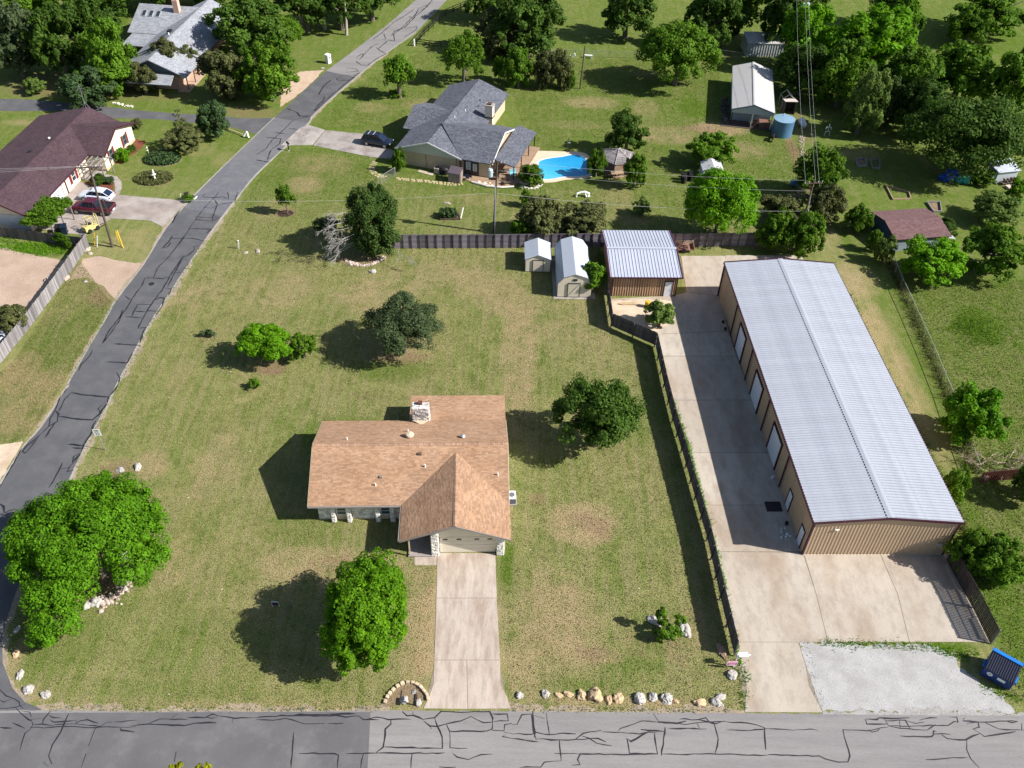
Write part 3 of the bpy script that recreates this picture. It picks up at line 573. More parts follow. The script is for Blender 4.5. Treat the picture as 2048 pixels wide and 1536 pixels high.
# ================================================================ BUILDINGS
STONE_W = mk('white_limestone', (.66, .63, .58), (.78, .75, .70), rough=.9, scale=3, isl=.28, fine=.12, fscale=14)
MORTAR = mk('mortar', (.55, .52, .48), rough=.95, var=.1)
CREAM = mk('cream_paint', (.74, .68, .55), rough=.6, var=.04, fine=.03)
BEIGE = mk('beige_trim', (.55, .44, .32), rough=.7, var=.05)
WHITE = mk('white_paint', (.78, .78, .77), rough=.5, var=.03, fine=.02)
BLACK = mk('black_metal', (.02, .02, .022), rough=.5, var=.2)
GLASS = mk('window_glass', (.025, .035, .05), rough=.08, var=.3, scale=.6, spec=.6)
DARK = mk('interior_shade', (.02, .018, .016), rough=.9)
WOOD_D = mk('dark_wood', (.09, .06, .045), (.13, .09, .07), rough=.85, stretch=(1, 1, .2), scale=6)
WOOD_T = mk('tan_wood', (.32, .22, .14), (.40, .29, .19), rough=.85, stretch=(1, 1, .2), scale=6)
GALV = mk('galvanised_steel', (.50, .51, .53), rough=.4, var=.08, metal=.6)
WT = lambda *a: a

def stone_face(mb, O, U, V, Nn, w_, h_, size=.3, seed=0, depth=.05):
    """irregular stones laid in courses, proud of the wall plane"""
    rnd = random.Random(seed); O = Vector(O); U = Vector(U); V = Vector(V); Nn = Vector(Nn); v = 0
    while v < h_ - .02:
        hh = min(size * rnd.uniform(.5, 1.0), h_ - v); u = -rnd.uniform(0, size)
        while u < w_:
            ww = size * rnd.uniform(.6, 1.7); a, b = max(u, 0), min(u + ww, w_); u += ww
            if b - a < .04: continue
            g = .012; d = depth * rnd.uniform(.4, 1.2); j = lambda: rnd.uniform(-.018, .018)
            q = [(a + g, v + g), (b - g, v + g), (b - g, v + hh - g), (a + g, v + hh - g)]
            base = [O + U * x + V * y for x, y in q]
            top = [O + U * (x + j() + (.02 if i in (0, 3) else -.02)) + V * (y + j() + (.02 if i < 2 else -.02)) + Nn * d for i, (x, y) in enumerate(q)]
            mb.add(base + top, [(4, 5, 6, 7), (0, 1, 5, 4), (1, 2, 6, 5), (2, 3, 7, 6), (3, 0, 4, 7)])
        v += hh
def window(parent, O, U, Nn, w_, h_, name='window', frame=WHITE, mull=(1, 1), glass=GLASS, dep=.06, fw=.06):
    """framed window: frame, glazing bars, pane; O is the lower left corner, U along the wall, Nn outward"""
    O = Vector(O); U = Vector(U); Nn = Vector(Nn); Z = Vector((0, 0, 1)); mb = MB()
    def b(u0, u1, z0, z1, d0, d1): 
        vs = [O + U * u + Z * z + Nn * d for d in (d0, d1) for u, z in ((u0, z0), (u1, z0), (u1, z1), (u0, z1))]
        return vs, [(0, 3, 2, 1), (4, 5, 6, 7), (0, 1, 5, 4), (1, 2, 6, 5), (2, 3, 7, 6), (3, 0, 4, 7)]
    for q in ((0, w_, 0, fw), (0, w_, h_ - fw, h_), (0, fw, fw, h_ - fw), (w_ - fw, w_, fw, h_ - fw)): mb.add(*b(*q, -.03, dep))
    for i in range(1, mull[0]): u = w_ * i / mull[0]; mb.add(*b(u - .02, u + .02, fw, h_ - fw, -.03, dep * .7))
    for i in range(1, mull[1]): z = h_ * i / mull[1]; mb.add(*b(fw, w_ - fw, z - .025, z + .025, -.03, dep * .8))
    f = mb.build(name, frame, parent)
    MB().add(*b(fw, w_ - fw, fw, h_ - fw, -.02, .012)).build('pane', glass, f)
    return f
def door(parent, O, U, Nn, w_, h_, mat, frame_mat, name='door', panels=0, fw=.09, knob=True):
    O = Vector(O); U = Vector(U); Nn = Vector(Nn); Z = Vector((0, 0, 1))
    def b(u0, u1, z0, z1, d0, d1):
        vs = [O + U * u + Z * z + Nn * d for d in (d0, d1) for u, z in ((u0, z0), (u1, z0), (u1, z1), (u0, z1))]
        return vs, [(0, 3, 2, 1), (4, 5, 6, 7), (0, 1, 5, 4), (1, 2, 6, 5), (2, 3, 7, 6), (3, 0, 4, 7)]
    mb = MB(); mb.add(*b(0, w_, .01, h_, .005, .04))
    for i in range(panels): mb.add(*b(.02, w_ - .02, h_ * i / panels + .02, h_ * (i + 1) / panels - .015, .04, .06))
    d = mb.build(name, mat, parent)
    if frame_mat:
        mb = MB(); mb.add(*b(-fw, 0, 0, h_ + fw, 0, .08)); mb.add(*b(w_, w_ + fw, 0, h_ + fw, 0, .08)); mb.add(*b(0, w_, h_, h_ + fw, 0, .08)); mb.build('frame', frame_mat, d)
    if knob: MB().add(*b(w_ - .16, w_ - .08, .98, 1.06, .04, .11)).build('handle', GALV, d)
    return d
def vent_pipe(parent, x, y, z, h=.35, r=.055, mat=None): MB().lathe([(r * 1.6, 0), (r, .05), (r, h)], 8, (x, y, z)).build('vent_pipe', mat or WHITE, parent)

# ---------------------------------------------------------------- 1. the brown-roofed house on the lawn
SH_B = mk('brown_shingle', (.32, .19, .112), (.39, .245, .158), rough=.92, scale=.5, isl=.2, fine=.12, fscale=30, stain=(.27, .165, .105), stain_scale=.18, stain_amt=.5)
DECK_B = mk('brown_roof_deck', (.22, .125, .08), rough=.95)
HX, HY, HA = -17.74, 49.93, .056
house = thing('stone_house', 'low house with a light brown shingle roof and front garage on the dry lawn', 'house', (HX, HY, 0), HA)
W_, D_, E_, R_ = 17.86, 10.70, 2.61, 4.89
WX, WB, EW = 8.39, 4.02, 2.16
GX0, GX1, GY, GR = 8.31, 17.92, -3.95, 4.56
sl = (R_ - E_) / (D_ / 2); GM = (GX0 + GX1) / 2; yv = (GR - E_) / sl
F = lambda x, y: E_ + sl * y                     # front slope height
Bk = lambda y: E_ + sl * (D_ - y)
planes = [[(0, 0, E_), (W_, 0, E_), (W_, D_ / 2, R_), (0, D_ / 2, R_)],
          [(WX, D_, E_), (0, D_, E_), (0, D_ / 2, R_), (WX, D_ / 2, R_)],
          [(W_, D_ + WB, EW), (WX, D_ + WB, EW), (WX, D_ - .01, E_ + .02), (W_, D_ - .01, E_ + .02)],
          [(W_, D_, E_), (WX, D_, E_), (WX, D_ / 2, R_), (W_, D_ / 2, R_)],
          [(GX0, 0, E_ + .02), (GX0, GY, E_), (GM, GY, GR), (GM, yv, GR)],
          [(GX1, GY, E_), (GX1, 0, E_ + .02), (GM, yv, GR), (GM, GY, GR)]]
rf = MB()
for p in planes: rf.slab(p, .13)
roof = rf.build('roof', DECK_B, house)
sh = MB()
for i, p in enumerate(planes): shingles(sh, p, .145, .34, 10 + i)
tag(sh.build('shingles', SH_B, roof), kind='stuff')
for a, b in (((0, D_ / 2, R_), (W_, D_ / 2, R_)), ((GM, GY, GR), (GM, yv, GR))): rc = MB(); ridge_caps(rc, a, b, .34, .22, 1, .04); rc.build('ridge_cap', mk('brown_cap', (.34, .21, .14), rough=.9, isl=.2), roof)
ft = MB()          # fascia boards and gutters
ft.box(-.02, GX0 - .02, -.14, -.01, E_ - .17, E_ - .01)
ft.bar((GX0, GY - .03, E_ - .1), (GM, GY - .03, GR - .1), .05, .18); ft.bar((GM, GY - .03, GR - .1), (GX1, GY - .03, E_ - .1), .05, .18)
ft.bar((GX0 - .07, GY, E_ - .1), (GX0 - .07, -.1, E_ - .1), .12, .14)
ft.build('fascia', mk('fascia_grey', (.26, .23, .21), rough=.6), roof)
for x in (-.03, W_ + .03):
    for y, z in ((0, E_), (D_, E_)): MB().bar((x, y, z - .1), (x, D_ / 2, R_ - .1), .05, .17).build('rake_board', BEIGE, roof)
wl = MB(); o = .65
wl.box(o, W_ - .5, o, D_ - .5, 0, E_ - .12)
wl.extr([(o, E_ - .12), (D_ - .5, E_ - .12), (D_ / 2, R_ - .22)], 'x', o, o + .2); wl.extr([(o, E_ - .12), (D_ - .5, E_ - .12), (D_ / 2, R_ - .22)], 'x', W_ - .7, W_ - .5)
wl.box(WX + .4, W_ - .5, D_ - .6, D_ + WB - .5, 0, EW - .05)
wl.box(11.05, W_ - .55, GY + 1.35, o + .1, 0, E_ - .12)
wall = wl.build('wall', MORTAR, house)
st = MB(); Z = (0, 0, 1)
stone_face(st, (o, o, .15), (1, 0, 0), Z, (0, -1, 0), 1.6, E_ - .3, .34, 1); stone_face(st, (3.3, o, .15), (1, 0, 0), Z, (0, -1, 0), 2.9, E_ - .3, .34, 2)
stone_face(st, (7.3, o, .15), (1, 0, 0), Z, (0, -1, 0), 1.5, E_ - .3, .34, 3); stone_face(st, (o, D_ - .6, .15), (0, -1, 0), Z, (-1, 0, 0), D_ - 1.3, E_ - .3, .36, 4)
stone_face(st, (W_ - .5, o, .15), (0, 1, 0), Z, (1, 0, 0), D_ - 1.2, E_ - .3, .36, 5)
tag(st.build('stone_facing', STONE_W, wall), kind='stuff')
MB().box(o - .03, W_ - .47, o - .04, o + .05, 0, .14).build('plinth', BEIGE, wall)
MB().box(o + .02, 8.2, .02, o + .1, E_ - .2, E_ - .13).build('soffit', BEIGE, house)
for x0 in (1.85, 5.84):                 # two front windows, each between two stone piers
    for xx in (x0, x0 + 1.4 if x0 < 5 else x0 + 1.32):
        p = MB().box(xx, xx + .36, .22, o - .05, 0, E_ - .2).build('stone_pier', MORTAR, house)
        st = MB(); stone_face(st, (xx, .22, .02), (1, 0, 0), Z, (0, -1, 0), .36, E_ - .25, .26, int(xx * 7)); stone_face(st, (xx, o, .02), (0, -1, 0), Z, (-1, 0, 0), .43, E_ - .25, .26, int(xx * 9))
        stone_face(st, (xx + .36, .22, .02), (0, 1, 0), Z, (1, 0, 0), .43, E_ - .25, .26, int(xx * 11)); tag(st.build('stone_facing', STONE_W, p), kind='stuff')
    window(house, (x0 + .42, o, .6), (1, 0, 0), (0, -1, 0), .92, 1.65, mull=(1, 3), fw=.08, glass=mk('sky_glass', (.05, .075, .11), rough=.06, spec=.8))  # pane colour has the blue-grey sky reflection painted in
    MB().box(x0 + .4, x0 + 1.38, o - .03, o - .005, .12, .57).build('panel', BEIGE, house)
# garage front: gable board, stone pillars, sectional door with four small windows
gy = GY + .62
MB().box(11.1, GX1 - .62, gy + .06, gy + .25, 2.22, E_ - .02).build('header', CREAM, house)
gb = MB(); zl = lambda x: GR - (GR - E_) / (GM - GX0) * abs(x - GM) - .2
gb.extr([(10.95, E_ - .02), (GX1 - .6, E_ - .02), (GX1 - .6, zl(GX1 - .6)), (GM, zl(GM)), (10.95, zl(10.95))], 'y', gy + .04, gy + .25); gb.build('gable_board', CREAM, house)
for x in (11.0, 16.72):
    p = MB().box(x, x + .62, GY + .28, gy + .3, 0, min(zl(x), zl(x + .62)) - .02).build('pillar', MORTAR, house)
    hh = min(zl(x), zl(x + .62)) - .05; st = MB()
    stone_face(st, (x, GY + .28, .02), (1, 0, 0), Z, (0, -1, 0), .62, hh, .26, int(x)); stone_face(st, (x, gy + .3, .02), (0, -1, 0), Z, (-1, 0, 0), .6, hh, .26, int(x) + 5)
    stone_face(st, (x + .62, GY + .28, .02), (0, 1, 0), Z, (1, 0, 0), .6, hh, .26, int(x) + 9); tag(st.build('stone_facing', STONE_W, p), kind='stuff')
gd = None
mb = MB(); mb.box(11.72, 16.62, gy + .12, gy + .2, 0, 2.2); gd = mb.build('garage_door', CREAM, house)
for i in range(4):
    MB().box(11.74, 16.6, gy + .06, gy + .12, .03 + i * .54, .03 + i * .54 + .51).build('door_panel', CREAM, gd)
for i, x in enumerate((12.0, 13.2, 14.75, 15.9)): MB().box(x, x + .42, gy + .045, gy + .059, 1.78, 1.96).build('pane', GLASS, gd)
MB().box(8.95, 11.0, GY + .2, o - .02, 0, .16).build('porch_slab', CONC_G, house)
MB().box(9.02, 9.14, GY + .3, GY + .42, .16, E_ + .12).build('porch_post', BEIGE, house)
door(house, (9.3, o - .0, .16), (1, 0, 0), (0, -1, 0), .95, 2.05, WOOD_D, BEIGE)
# stone chimney with cricket and flue
ch = MB().box(8.78, 10.38, D_ - .35, D_ + .5, 1.9, 4.6).build('chimney', MORTAR, house)
st = MB(); stone_face(st, (8.78, D_ - .35, 2.6), (1, 0, 0), Z, (0, -1, 0), 1.6, 2.0, .22, 71, .07); stone_face(st, (8.78, D_ + .5, 2.2), (0, -1, 0), Z, (-1, 0, 0), .85, 2.4, .22, 72, .07)
stone_face(st, (10.38, D_ - .35, 2.2), (0, 1, 0), Z, (1, 0, 0), .85, 2.4, .22, 73, .07); stone_face(st, (8.78, D_ - .35, 4.6), (1, 0, 0), (0, 1, 0), (0, 0, 1), 1.6, .85, .2, 74, .05)
b = st.build('stone_facing', mk('rubble_stone', (.42, .39, .37), (.68, .66, .63), rough=.9, scale=9, isl=.5, fine=.3, fscale=12), ch); tag(b, kind='stuff')
MB().box(9.35, 9.75, D_ + .05, D_ + .4, 4.6, 4.95).build('flue_cap', mk('rust_metal', (.13, .06, .05), rough=.7), house)
MB().slab([(8.78, D_ - .35, 3.0), (9.6, D_ - 1.0, 3.02), (10.38, D_ - .35, 3.0)], .05).build('cricket', BEIGE, house)
for x, y in ((8.5, 8.0), (10.3, 3.3), (16.9, 2.5), (5.9, 1.7), (3.0, 6.3)): vent_pipe(house, x, y, (F(0, y) if y < D_ / 2 else Bk(y)) - .02)
MB().lathe([(.16, 0), (.2, .25), (.42, .3), (.36, .42), (.1, .5)], 14, (8.75, 6.9, Bk(6.9))).build('turbine_vent', BEIGE, house)
MB().lathe([(.1, 0), (.12, .2), (.24, .24), (.12, .34)], 10, (13.7, 6.7, Bk(6.7))).build('roof_vent', GALV, house)
MB().box(9.6, 9.95, 4.3, 4.55, F(0, 4.3), F(0, 4.3) + .2).build('roof_vent', mk('brown_vent', (.12, .08, .06), rough=.7), house)
MB().box(6.2, 6.45, 2.3, 2.55, F(0, 2.3), F(0, 2.3) + .2).build('roof_vent', mk('grey_vent', (.18, .18, .16), rough=.7), house)
# ---------------------------------------------------------------- 2. long metal workshop
ROOF_M = mk('white_metal_roof', (.36, .385, .44), (.41, .435, .49), rough=.45, scale=.3, fine=.05, spec=.4, stretch=(2.2, .3, 1), stain=(.30, .32, .375), stain_scale=.25, stain_amt=.6, obj=.035, stain2=((.27, .29, .34), 1.2, .35))
WALL_M = mk('tan_metal_wall', (.43, .315, .205), (.47, .345, .23), rough=.55, scale=.6, fine=.05, obj=.03)
MAROON = mk('maroon_trim', (.060, .018, .032), rough=.5, var=.15)
WHITE_D = mk('white_door', (.70, .72, .76), rough=.45, var=.03, fine=.02)
def ribbed(mb, O, U, V, Nn, w_, h_, n, ribh=.032, ribw=.09, h1=None):
    """one sheet-metal panel: n trapezoid ribs across width w_, rising h_ at the left and h1 at the right"""
    O, U, V, Nn = Vector(O), Vector(U), Vector(V), Vector(Nn); h1 = h_ if h1 is None else h1
    prof = [(0, 0)]; pitch = w_ / n
    for i in range(n):
        c = (i + .5) * pitch; prof += [(c - ribw * .5, 0), (c - ribw * .22, ribh), (c + ribw * .22, ribh), (c + ribw * .5, 0)]
    prof.append((w_, 0)); vs = []
    for u, d in prof:
        hh = h_ + (h1 - h_) * u / w_; vs += [O + U * u + Nn * d, O + U * u + V * hh + Nn * d]
    mb.add(vs, [(2 * i, 2 * i + 2, 2 * i + 3, 2 * i + 1) for i in range(len(prof) - 1)]); return mb
def panel_run(name, parent, mat, O, step, count, mb):   # one mesh, many panels
    me = mb.mesh(name, mat); 
    for i in range(count):
        o_ = bpy.data.objects.new(name, me); link(o_, parent); o_.location = Vector(O) + Vector(step) * i
MX, MY, MA = 26.42, 48.42, .042
shop = thing('metal_workshop', 'long tan metal workshop with a white ribbed roof beside the concrete yard', 'workshop', (MX, MY, 0), MA)
mw, ml, me_, mr = 12.76, 38.6, 4.73, 5.30
core = MB(); core.extr([(.03, 0), (mw - .03, 0), (mw - .03, me_ - .08), (mw / 2, mr - .1), (.03, me_ - .08)], 'y', .03, ml - .03); core.build('wall_core', mk('wall_core', (.2, .15, .1), rough=.9), shop)
sv_ = Vector((mw / 2 + .15, 0, mr - me_ + .012)); L_ = sv_.length; sv_.normalize(); nrm = Vector((-sv_.z, 0, sv_.x))
npan = 40; pw = (ml + .3) / npan
panel_run('roof_panel', shop, ROOF_M, (-.15, -.15, me_ - .01), (0, pw, 0), npan, ribbed(MB(), (0, 0, 0), (0, 1, 0), sv_, nrm, pw - .004, L_, 3, .09, .12))
sv2 = Vector((-sv_.x, 0, sv_.z)); nr2 = Vector((sv_.z, 0, sv_.x))
panel_run('roof_panel', shop, ROOF_M, (mw + .15, -.15, me_ - .01), (0, pw, 0), npan, ribbed(MB(), (0, 0, 0), (0, 1, 0), sv2, nr2, pw - .004, L_, 3, .09, .12))
def fold(w_, z, axis, m, a0, a1, up=.045): return MB().extr([(m - w_, z), (m, z + up), (m + w_, z), (m + w_, z - .03), (m, z + up - .03), (m - w_, z - .03)], axis, a0, a1)
fold(.32, mr + .045, 'y', mw / 2, -.17, ml + .17).build('ridge_cap', ROOF_M, shop)
for i in range(110):
    pass
tt = MB()
for i in range(120): tt.box(mw / 2 - .335, mw / 2 - .31, .1 + i * .32, .24 + i * .32, mr - .03, mr + .03)
tag(tt.build('closure_strip', mk('closure_dark', (.03, .04, .07), rough=.7), shop), kind='stuff')
# front gable panels (14) and corner, rake and eave trim
nf = 14; fw_ = mw / nf
for i in range(nf):
    x0, x1 = i * fw_, (i + 1) * fw_; zt = lambda x: me_ - .1 + (mr - me_) * (1 - abs(x - mw / 2) / (mw / 2))
    ribbed(MB(), (0, 0, .04), (1, 0, 0), (0, 0, 1), (0, -1, 0), fw_, zt(x0), 3, .03, .12, zt(x1)).build('wall_panel', WALL_M, shop, (x0, -.0, 0))
MB().box(-.02, mw + .02, -.05, .02, 0, .04).build('base_trim', mk('pale_trim', (.55, .5, .42), rough=.7), shop)
for x in (-.05, mw - .1): MB().box(x, x + .15, -.06, .12, 0, me_ - .02).build('corner_trim', MAROON, shop)
for a, b in (((-.2, -.2, me_ - .06), (mw / 2, -.2, mr - .0)), ((mw / 2, -.2, mr - .0), (mw + .2, -.2, me_ - .06)), ((-.2, ml + .2, me_ - .03), (mw / 2, ml + .2, mr + .03)), ((mw / 2, ml + .2, mr + .03), (mw + .2, ml + .2, me_ - .03))): MB().bar(a, b, .1, .22).build('rake_trim', MAROON, shop)
for x in (-.27, mw + .14): MB().box(x, x + .13, -.2, ml + .2, me_ - .16, me_ - .03).build('gutter', MAROON, shop)
# long side wall: tan panels between openings, dark downspouts, three roll-up doors and two walk doors
SIDE = [(0, .75), (1.75, 4.9), (5.85, 10.1), (13.3, 17.95), (21.05, 26.0), (28.9, ml)]
def side_panels(y0, y1, z0=.04):
    n = max(1, round((y1 - y0) / .92)); ww = (y1 - y0) / n
    panel_run('wall_panel', shop, WALL_M, (0, y0, z0), (0, ww, 0), n, ribbed(MB(), (0, 0, 0), (0, 1, 0), (0, 0, 1), (-1, 0, 0), ww - .003, me_ - .16 - z0, 3, .03, .12))
for a, b in SIDE: side_panels(a, b)
for y, wd, hh in ((10.1, 3.2, 3.55), (17.95, 3.1, 3.55), (26.0, 2.9, 3.55)):
    d = MB().box(-.02, .02, y + .12, y + wd - .12, .02, hh - .1).build('rollup_door', WHITE_D, shop)
    mb = MB()
    for i in range(16): mb.box(-.05, -.02, y + .13, y + wd - .13, .05 + i * .212, .05 + i * .212 + .19)
    mb.build('door_slats', WHITE_D, d)
    fr = MB(); fr.box(-.16, .02, y, y + .12, 0, hh + .05); fr.box(-.16, .02, y + wd - .12, y + wd, 0, hh + .05); fr.box(-.16, .02, y + .12, y + wd - .12, hh - .1, hh + .05); fr.build('frame', MAROON, d)
    side_panels(y, y + wd, hh + .05)
for y in (.75, 4.9):
    d = door(shop, (-.02, y + 1.0 - .05, .03), (0, -1, 0), (-1, 0, 0), .9, 2.1, WHITE_D, MAROON); side_panels(y, y + .95 + .05, 2.2)
for y in (30.9, 23.15, 15.5, 7.9): MB().box(-.24, -.12, y - .06, y + .06, .1, me_ - .1).build('downspout', MAROON, shop)
MB().box(-.22, -.06, ml - .15, ml, 0, me_ - .1).build('corner_trim', MAROON, shop)
MB().box(mw, mw + .03, 0, ml, .02, me_ - .1).build('rear_wall', WALL_M, shop); MB().box(0, mw, ml, ml + .03, .02, me_ - .1).build('rear_wall', WALL_M, shop)
MB().box(2.0, 2.35, -.14, -.05, 3.55, 3.7).build('wall_light', WHITE, shop)
m_ = MB(); m_.box(11.7, 12.1, -.16, -.05, 1.3, 1.75); m_.bar((11.9, -.1, 0), (11.9, -.1, 1.3), .05); m_.build('electric_meter', mk('meter_grey', (.4, .4, .4), rough=.5), shop)
def on_shop(x, y, z=0): 
    c, s = cos(MA), sin(MA); return (MX + x * c - y * s, MY + x * s + y * c, z)
tag(MB().box(-.75, .75, -.6, .6, 0, .02).build('door_mat', BLACK, None, on_shop(-1.25, 5.5, .032), MA), 'black rubber mat on the concrete outside a workshop door', 'mat')
rnd = random.Random(5); mb = MB()
for i in range(26): 
    x, y, s = rnd.gauss(0, .3), rnd.gauss(0, .3), rnd.uniform(.05, .14); mb.lathe([(s * .6, 0), (s, s * .6), (s * .5, s * 1.3)], 6, (x, y, 0))
tag(mb.build('trash_heap', mk('white_litter', (.6, .62, .66), rough=.7, isl=.3), None, on_shop(-1.05, 2.2, .03)), 'small heap of white rubble on the concrete by the corner door', 'rubble', kind='stuff')
for i, (y, lab) in enumerate(((33.2, 'dark bucket by the rear end of the workshop wall'), (31.9, 'dark paint tin by the rear workshop downspout'), (9.0, 'small pale can beside the workshop wall near a roll up door'), (3.4, 'dark bucket between the two white walk doors'))):
    mb = MB().lathe([(.14, 0), (.17, .3), (.15, .32)], 10); o_ = mb.build('bucket', mk('can_pale', (.6, .6, .6)) if i == 2 else BLACK, None, on_shop(-.55, y, .03)); tag(o_, lab, 'bucket')
for i, (x, y) in enumerate(((-.5, 20.2), (-.45, 19.6))):
    pass
# ---------------------------------------------------------------- 3. small tan shop building
WALL_S = mk('copper_metal_wall', (.52, .33, .205), (.56, .36, .23), rough=.55, scale=.6, fine=.05, obj=.03)
TX, TY, TA = 11.24, 85.82, .046
sp = thing('small_workshop', 'small tan metal building with a white standing seam roof at the head of the yard', 'workshop', (TX, TY, 0), TA)
tw, td, te, trr = 8.61, 10.21, 3.02, 3.74
MB().extr([(.35, 0), (td - .35, 0), (td - .35, te - .1), (td / 2, trr - .12), (.35, te - .1)], 'x', .43, tw - .43).build('wall_core', MATS['wall_core'], sp)
v1 = Vector((0, td / 2, trr - te)); l1 = v1.length; v1.normalize(); n1 = Vector((0, -v1.z, v1.y)); v2 = Vector((0, -v1.y, v1.z)); n2 = Vector((0, v1.z, v1.y))
ROOF_T = mk('blue_white_roof', (.39, .415, .50), (.44, .47, .55), rough=.42, scale=.4, fine=.03, spec=.45, obj=.03)
npn = 22; q = tw / npn
panel_run('roof_panel', sp, ROOF_T, (0, 0, te), (q, 0, 0), npn, ribbed(MB(), (0, 0, 0), (1, 0, 0), v1, n1, q - .004, l1, 1, .055, .07))
panel_run('roof_panel', sp, ROOF_T, (0, td, te), (q, 0, 0), npn, ribbed(MB(), (0, 0, 0), (1, 0, 0), v2, n2, q - .004, l1, 1, .055, .07))
fold(.2, trr + .06, 'x', td / 2, -.02, tw + .02, .03).build('ridge_cap', ROOF_T, sp)
PURP = mk('purple_trim', (.085, .030, .060), rough=.5, var=.12)
for x in (-.04, tw + .04): MB().bar((x, 0, te - .02), (x, td / 2, trr), .12, .2).build('rake_trim', PURP, sp); MB().bar((x, td / 2, trr), (x, td, te - .02), .12, .2).build('rake_trim', PURP, sp)
MB().box(-.1, tw + .1, -.12, 0, te - .16, te).build('gutter', MAROON, sp)
n = 8; ww = (7.78 - 1.5) / 7
panel_run('wall_panel', sp, WALL_S, (.42, .35, .04), (ww, 0, 0), 7, ribbed(MB(), (0, 0, 0), (1, 0, 0), (0, 0, 1), (0, -1, 0), ww - .003, te - .2, 3, .03, .1))
panel_run('wall_panel', sp, WALL_S, (.42 + ww * 7 + 1.0, .35, .04), (.3, 0, 0), 1, ribbed(MB(), (0, 0, 0), (1, 0, 0), (0, 0, 1), (0, -1, 0), .5, te - .2, 2, .03, .1))
panel_run('wall_panel', sp, WALL_S, (.42 + ww * 7, .35, 2.3), (1, 0, 0), 1, ribbed(MB(), (0, 0, 0), (1, 0, 0), (0, 0, 1), (0, -1, 0), 1.0, te - .2 - 2.26, 3, .03, .1))
door(sp, (6.75, .33, .03), (1, 0, 0), (0, -1, 0), .9, 2.12, WHITE_D, MAROON)
panel_run('wall_panel', sp, WALL_S, (.42, td - .35, .04), (0, -.95, 0), 10, ribbed(MB(), (0, 0, 0), (0, -1, 0), (0, 0, 1), (-1, 0, 0), .947, te - .2, 3, .03, .1))
for x in (.36, tw - .5): MB().box(x, x + .13, .28, .42, 0, te - .1).build('corner_trim', MAROON, sp)
MB().box(tw - .42, tw - .4, .35, td - .35, 0, te - .1).build('rear_wall', WALL_S, sp)
# ---------------------------------------------------------------- 4. two portable sheds by the back fence
SIDING = mk('cream_siding', (.66, .59, .47), (.72, .65, .53), rough=.6, scale=.8, fine=.04, obj=.05)
ROOF_S = mk('shed_roof', (.41, .45, .52), (.48, .515, .57), rough=.38, scale=.4, fine=.03, spec=.5)
def siding(mb, pts_fn, z0, z1, row=.12, dep=.015):  # lap boards on the front (y=0) between x limits given by pts_fn(z)
    z = z0
    while z < z1 - .01:
        zz = min(z + row, z1)
        for a, b in pts_fn(z, zz): mb.add([(a, -dep, z), (b, -dep, z), (b, -.004, zz), (a, -.004, zz), (a, 0, z), (b, 0, z)], [(0, 1, 2, 3), (4, 5, 1, 0)])
        z = zz
sd1 = thing('garden_shed', 'smaller cream portable shed with a gabled metal roof', 'shed', (1.2, 90.55, 0), .03)
w1, d1, e1, r1 = 3.05, 3.7, 2.0, 2.62
MB().extr([(0, .1), (w1, .1), (w1, e1), (w1 / 2, r1 - .05), (0, e1)], 'y', 0, d1).build('wall', SIDING, sd1)
mb = MB(); siding(mb, lambda z, zz: [(0, .85), (2.2, w1)] if z < 1.8 else [(max(0, (z - e1) / (r1 - e1) * w1 / 2), w1 - max(0, (z - e1) / (r1 - e1) * w1 / 2))], .12, r1 - .15); mb.build('siding_boards', SIDING, sd1)
for s_, nm in ((1, 0), (-1, 1)):
    O = Vector((w1 / 2 - s_ * (w1 / 2 + .12), -.15, e1 - .05)); V = Vector((s_ * (w1 / 2 + .12), 0, r1 - e1 + .07)); L = V.length; V.normalize(); Nn = Vector((-V.z * s_, 0, abs(V.x)))
    for k in range(5): ribbed(MB(), (0, 0, 0), (0, 1, 0), V, Nn, .775, L, 3, .03, .07).build('roof_panel', ROOF_S, sd1, O + Vector((0, k * .78, 0)))
d = door(sd1, (.9, -.015, .14), (1, 0, 0), (0, -1, 0), 1.25, 1.65, SIDING, BLACK, panels=13, fw=.05)
for x in (.05, w1 - .15): MB().box(x, x + .1, .05, d1 - .05, 0, .1).build('skid', BLACK, sd1)
bn = thing('barn_shed', 'larger cream portable shed with a gambrel barn roof', 'shed', (5.1, 85.5, 0), .03)
w2, d2 = 4.0, 7.9; gam = [(-.1, 1.95), (.62, 3.0), (2.0, 3.5), (3.38, 3.0), (4.1, 1.95)]
MB().extr([(0, .15), (w2, .15), (w2, 1.95), (3.3, 2.95), (2.0, 3.42), (.7, 2.95), (0, 1.95)], 'y', 0, d2).build('wall', SIDING, bn)
def glim(z):
    for (x0, z0), (x1, z1) in zip(gam[:2], gam[1:3]):
        if z < z1: return max(0, x0 + .1 + (x1 - x0) * max(0, (z - z0)) / (z1 - z0))
    return 1.9
mb = MB(); siding(mb, lambda z, zz: ([(0, 1.15), (2.65, w2)] if z < 2.1 else [(glim(zz), w2 - glim(zz))]), .17, 3.3); mb.build('siding_boards', SIDING, bn)
for i in range(4):
    (x0, z0), (x1, z1) = gam[i], gam[i + 1]; V = Vector((x1 - x0, 0, z1 - z0)); L = V.length; V.normalize(); Nn = Vector((-V.z, 0, V.x))
    for k in range(9): ribbed(MB(), (0, 0, 0), (0, 1, 0), V, Nn, .905, L, 3, .03, .08).build('roof_panel', ROOF_S, bn, (x0, -.12 + k * .91, z0))
dd = door(bn, (1.2, -.015, .18), (1, 0, 0), (0, -1, 0), 1.4, 1.9, SIDING, BLACK, panels=14, fw=.06)
MB().bar((1.25, -.09, .3), (2.55, -.09, 2.0), .09, .03).build('brace', WHITE, dd); MB().box(1.75, 2.25, -.06, -.01, 2.5, 2.75).build('gable_vent', BLACK, bn)
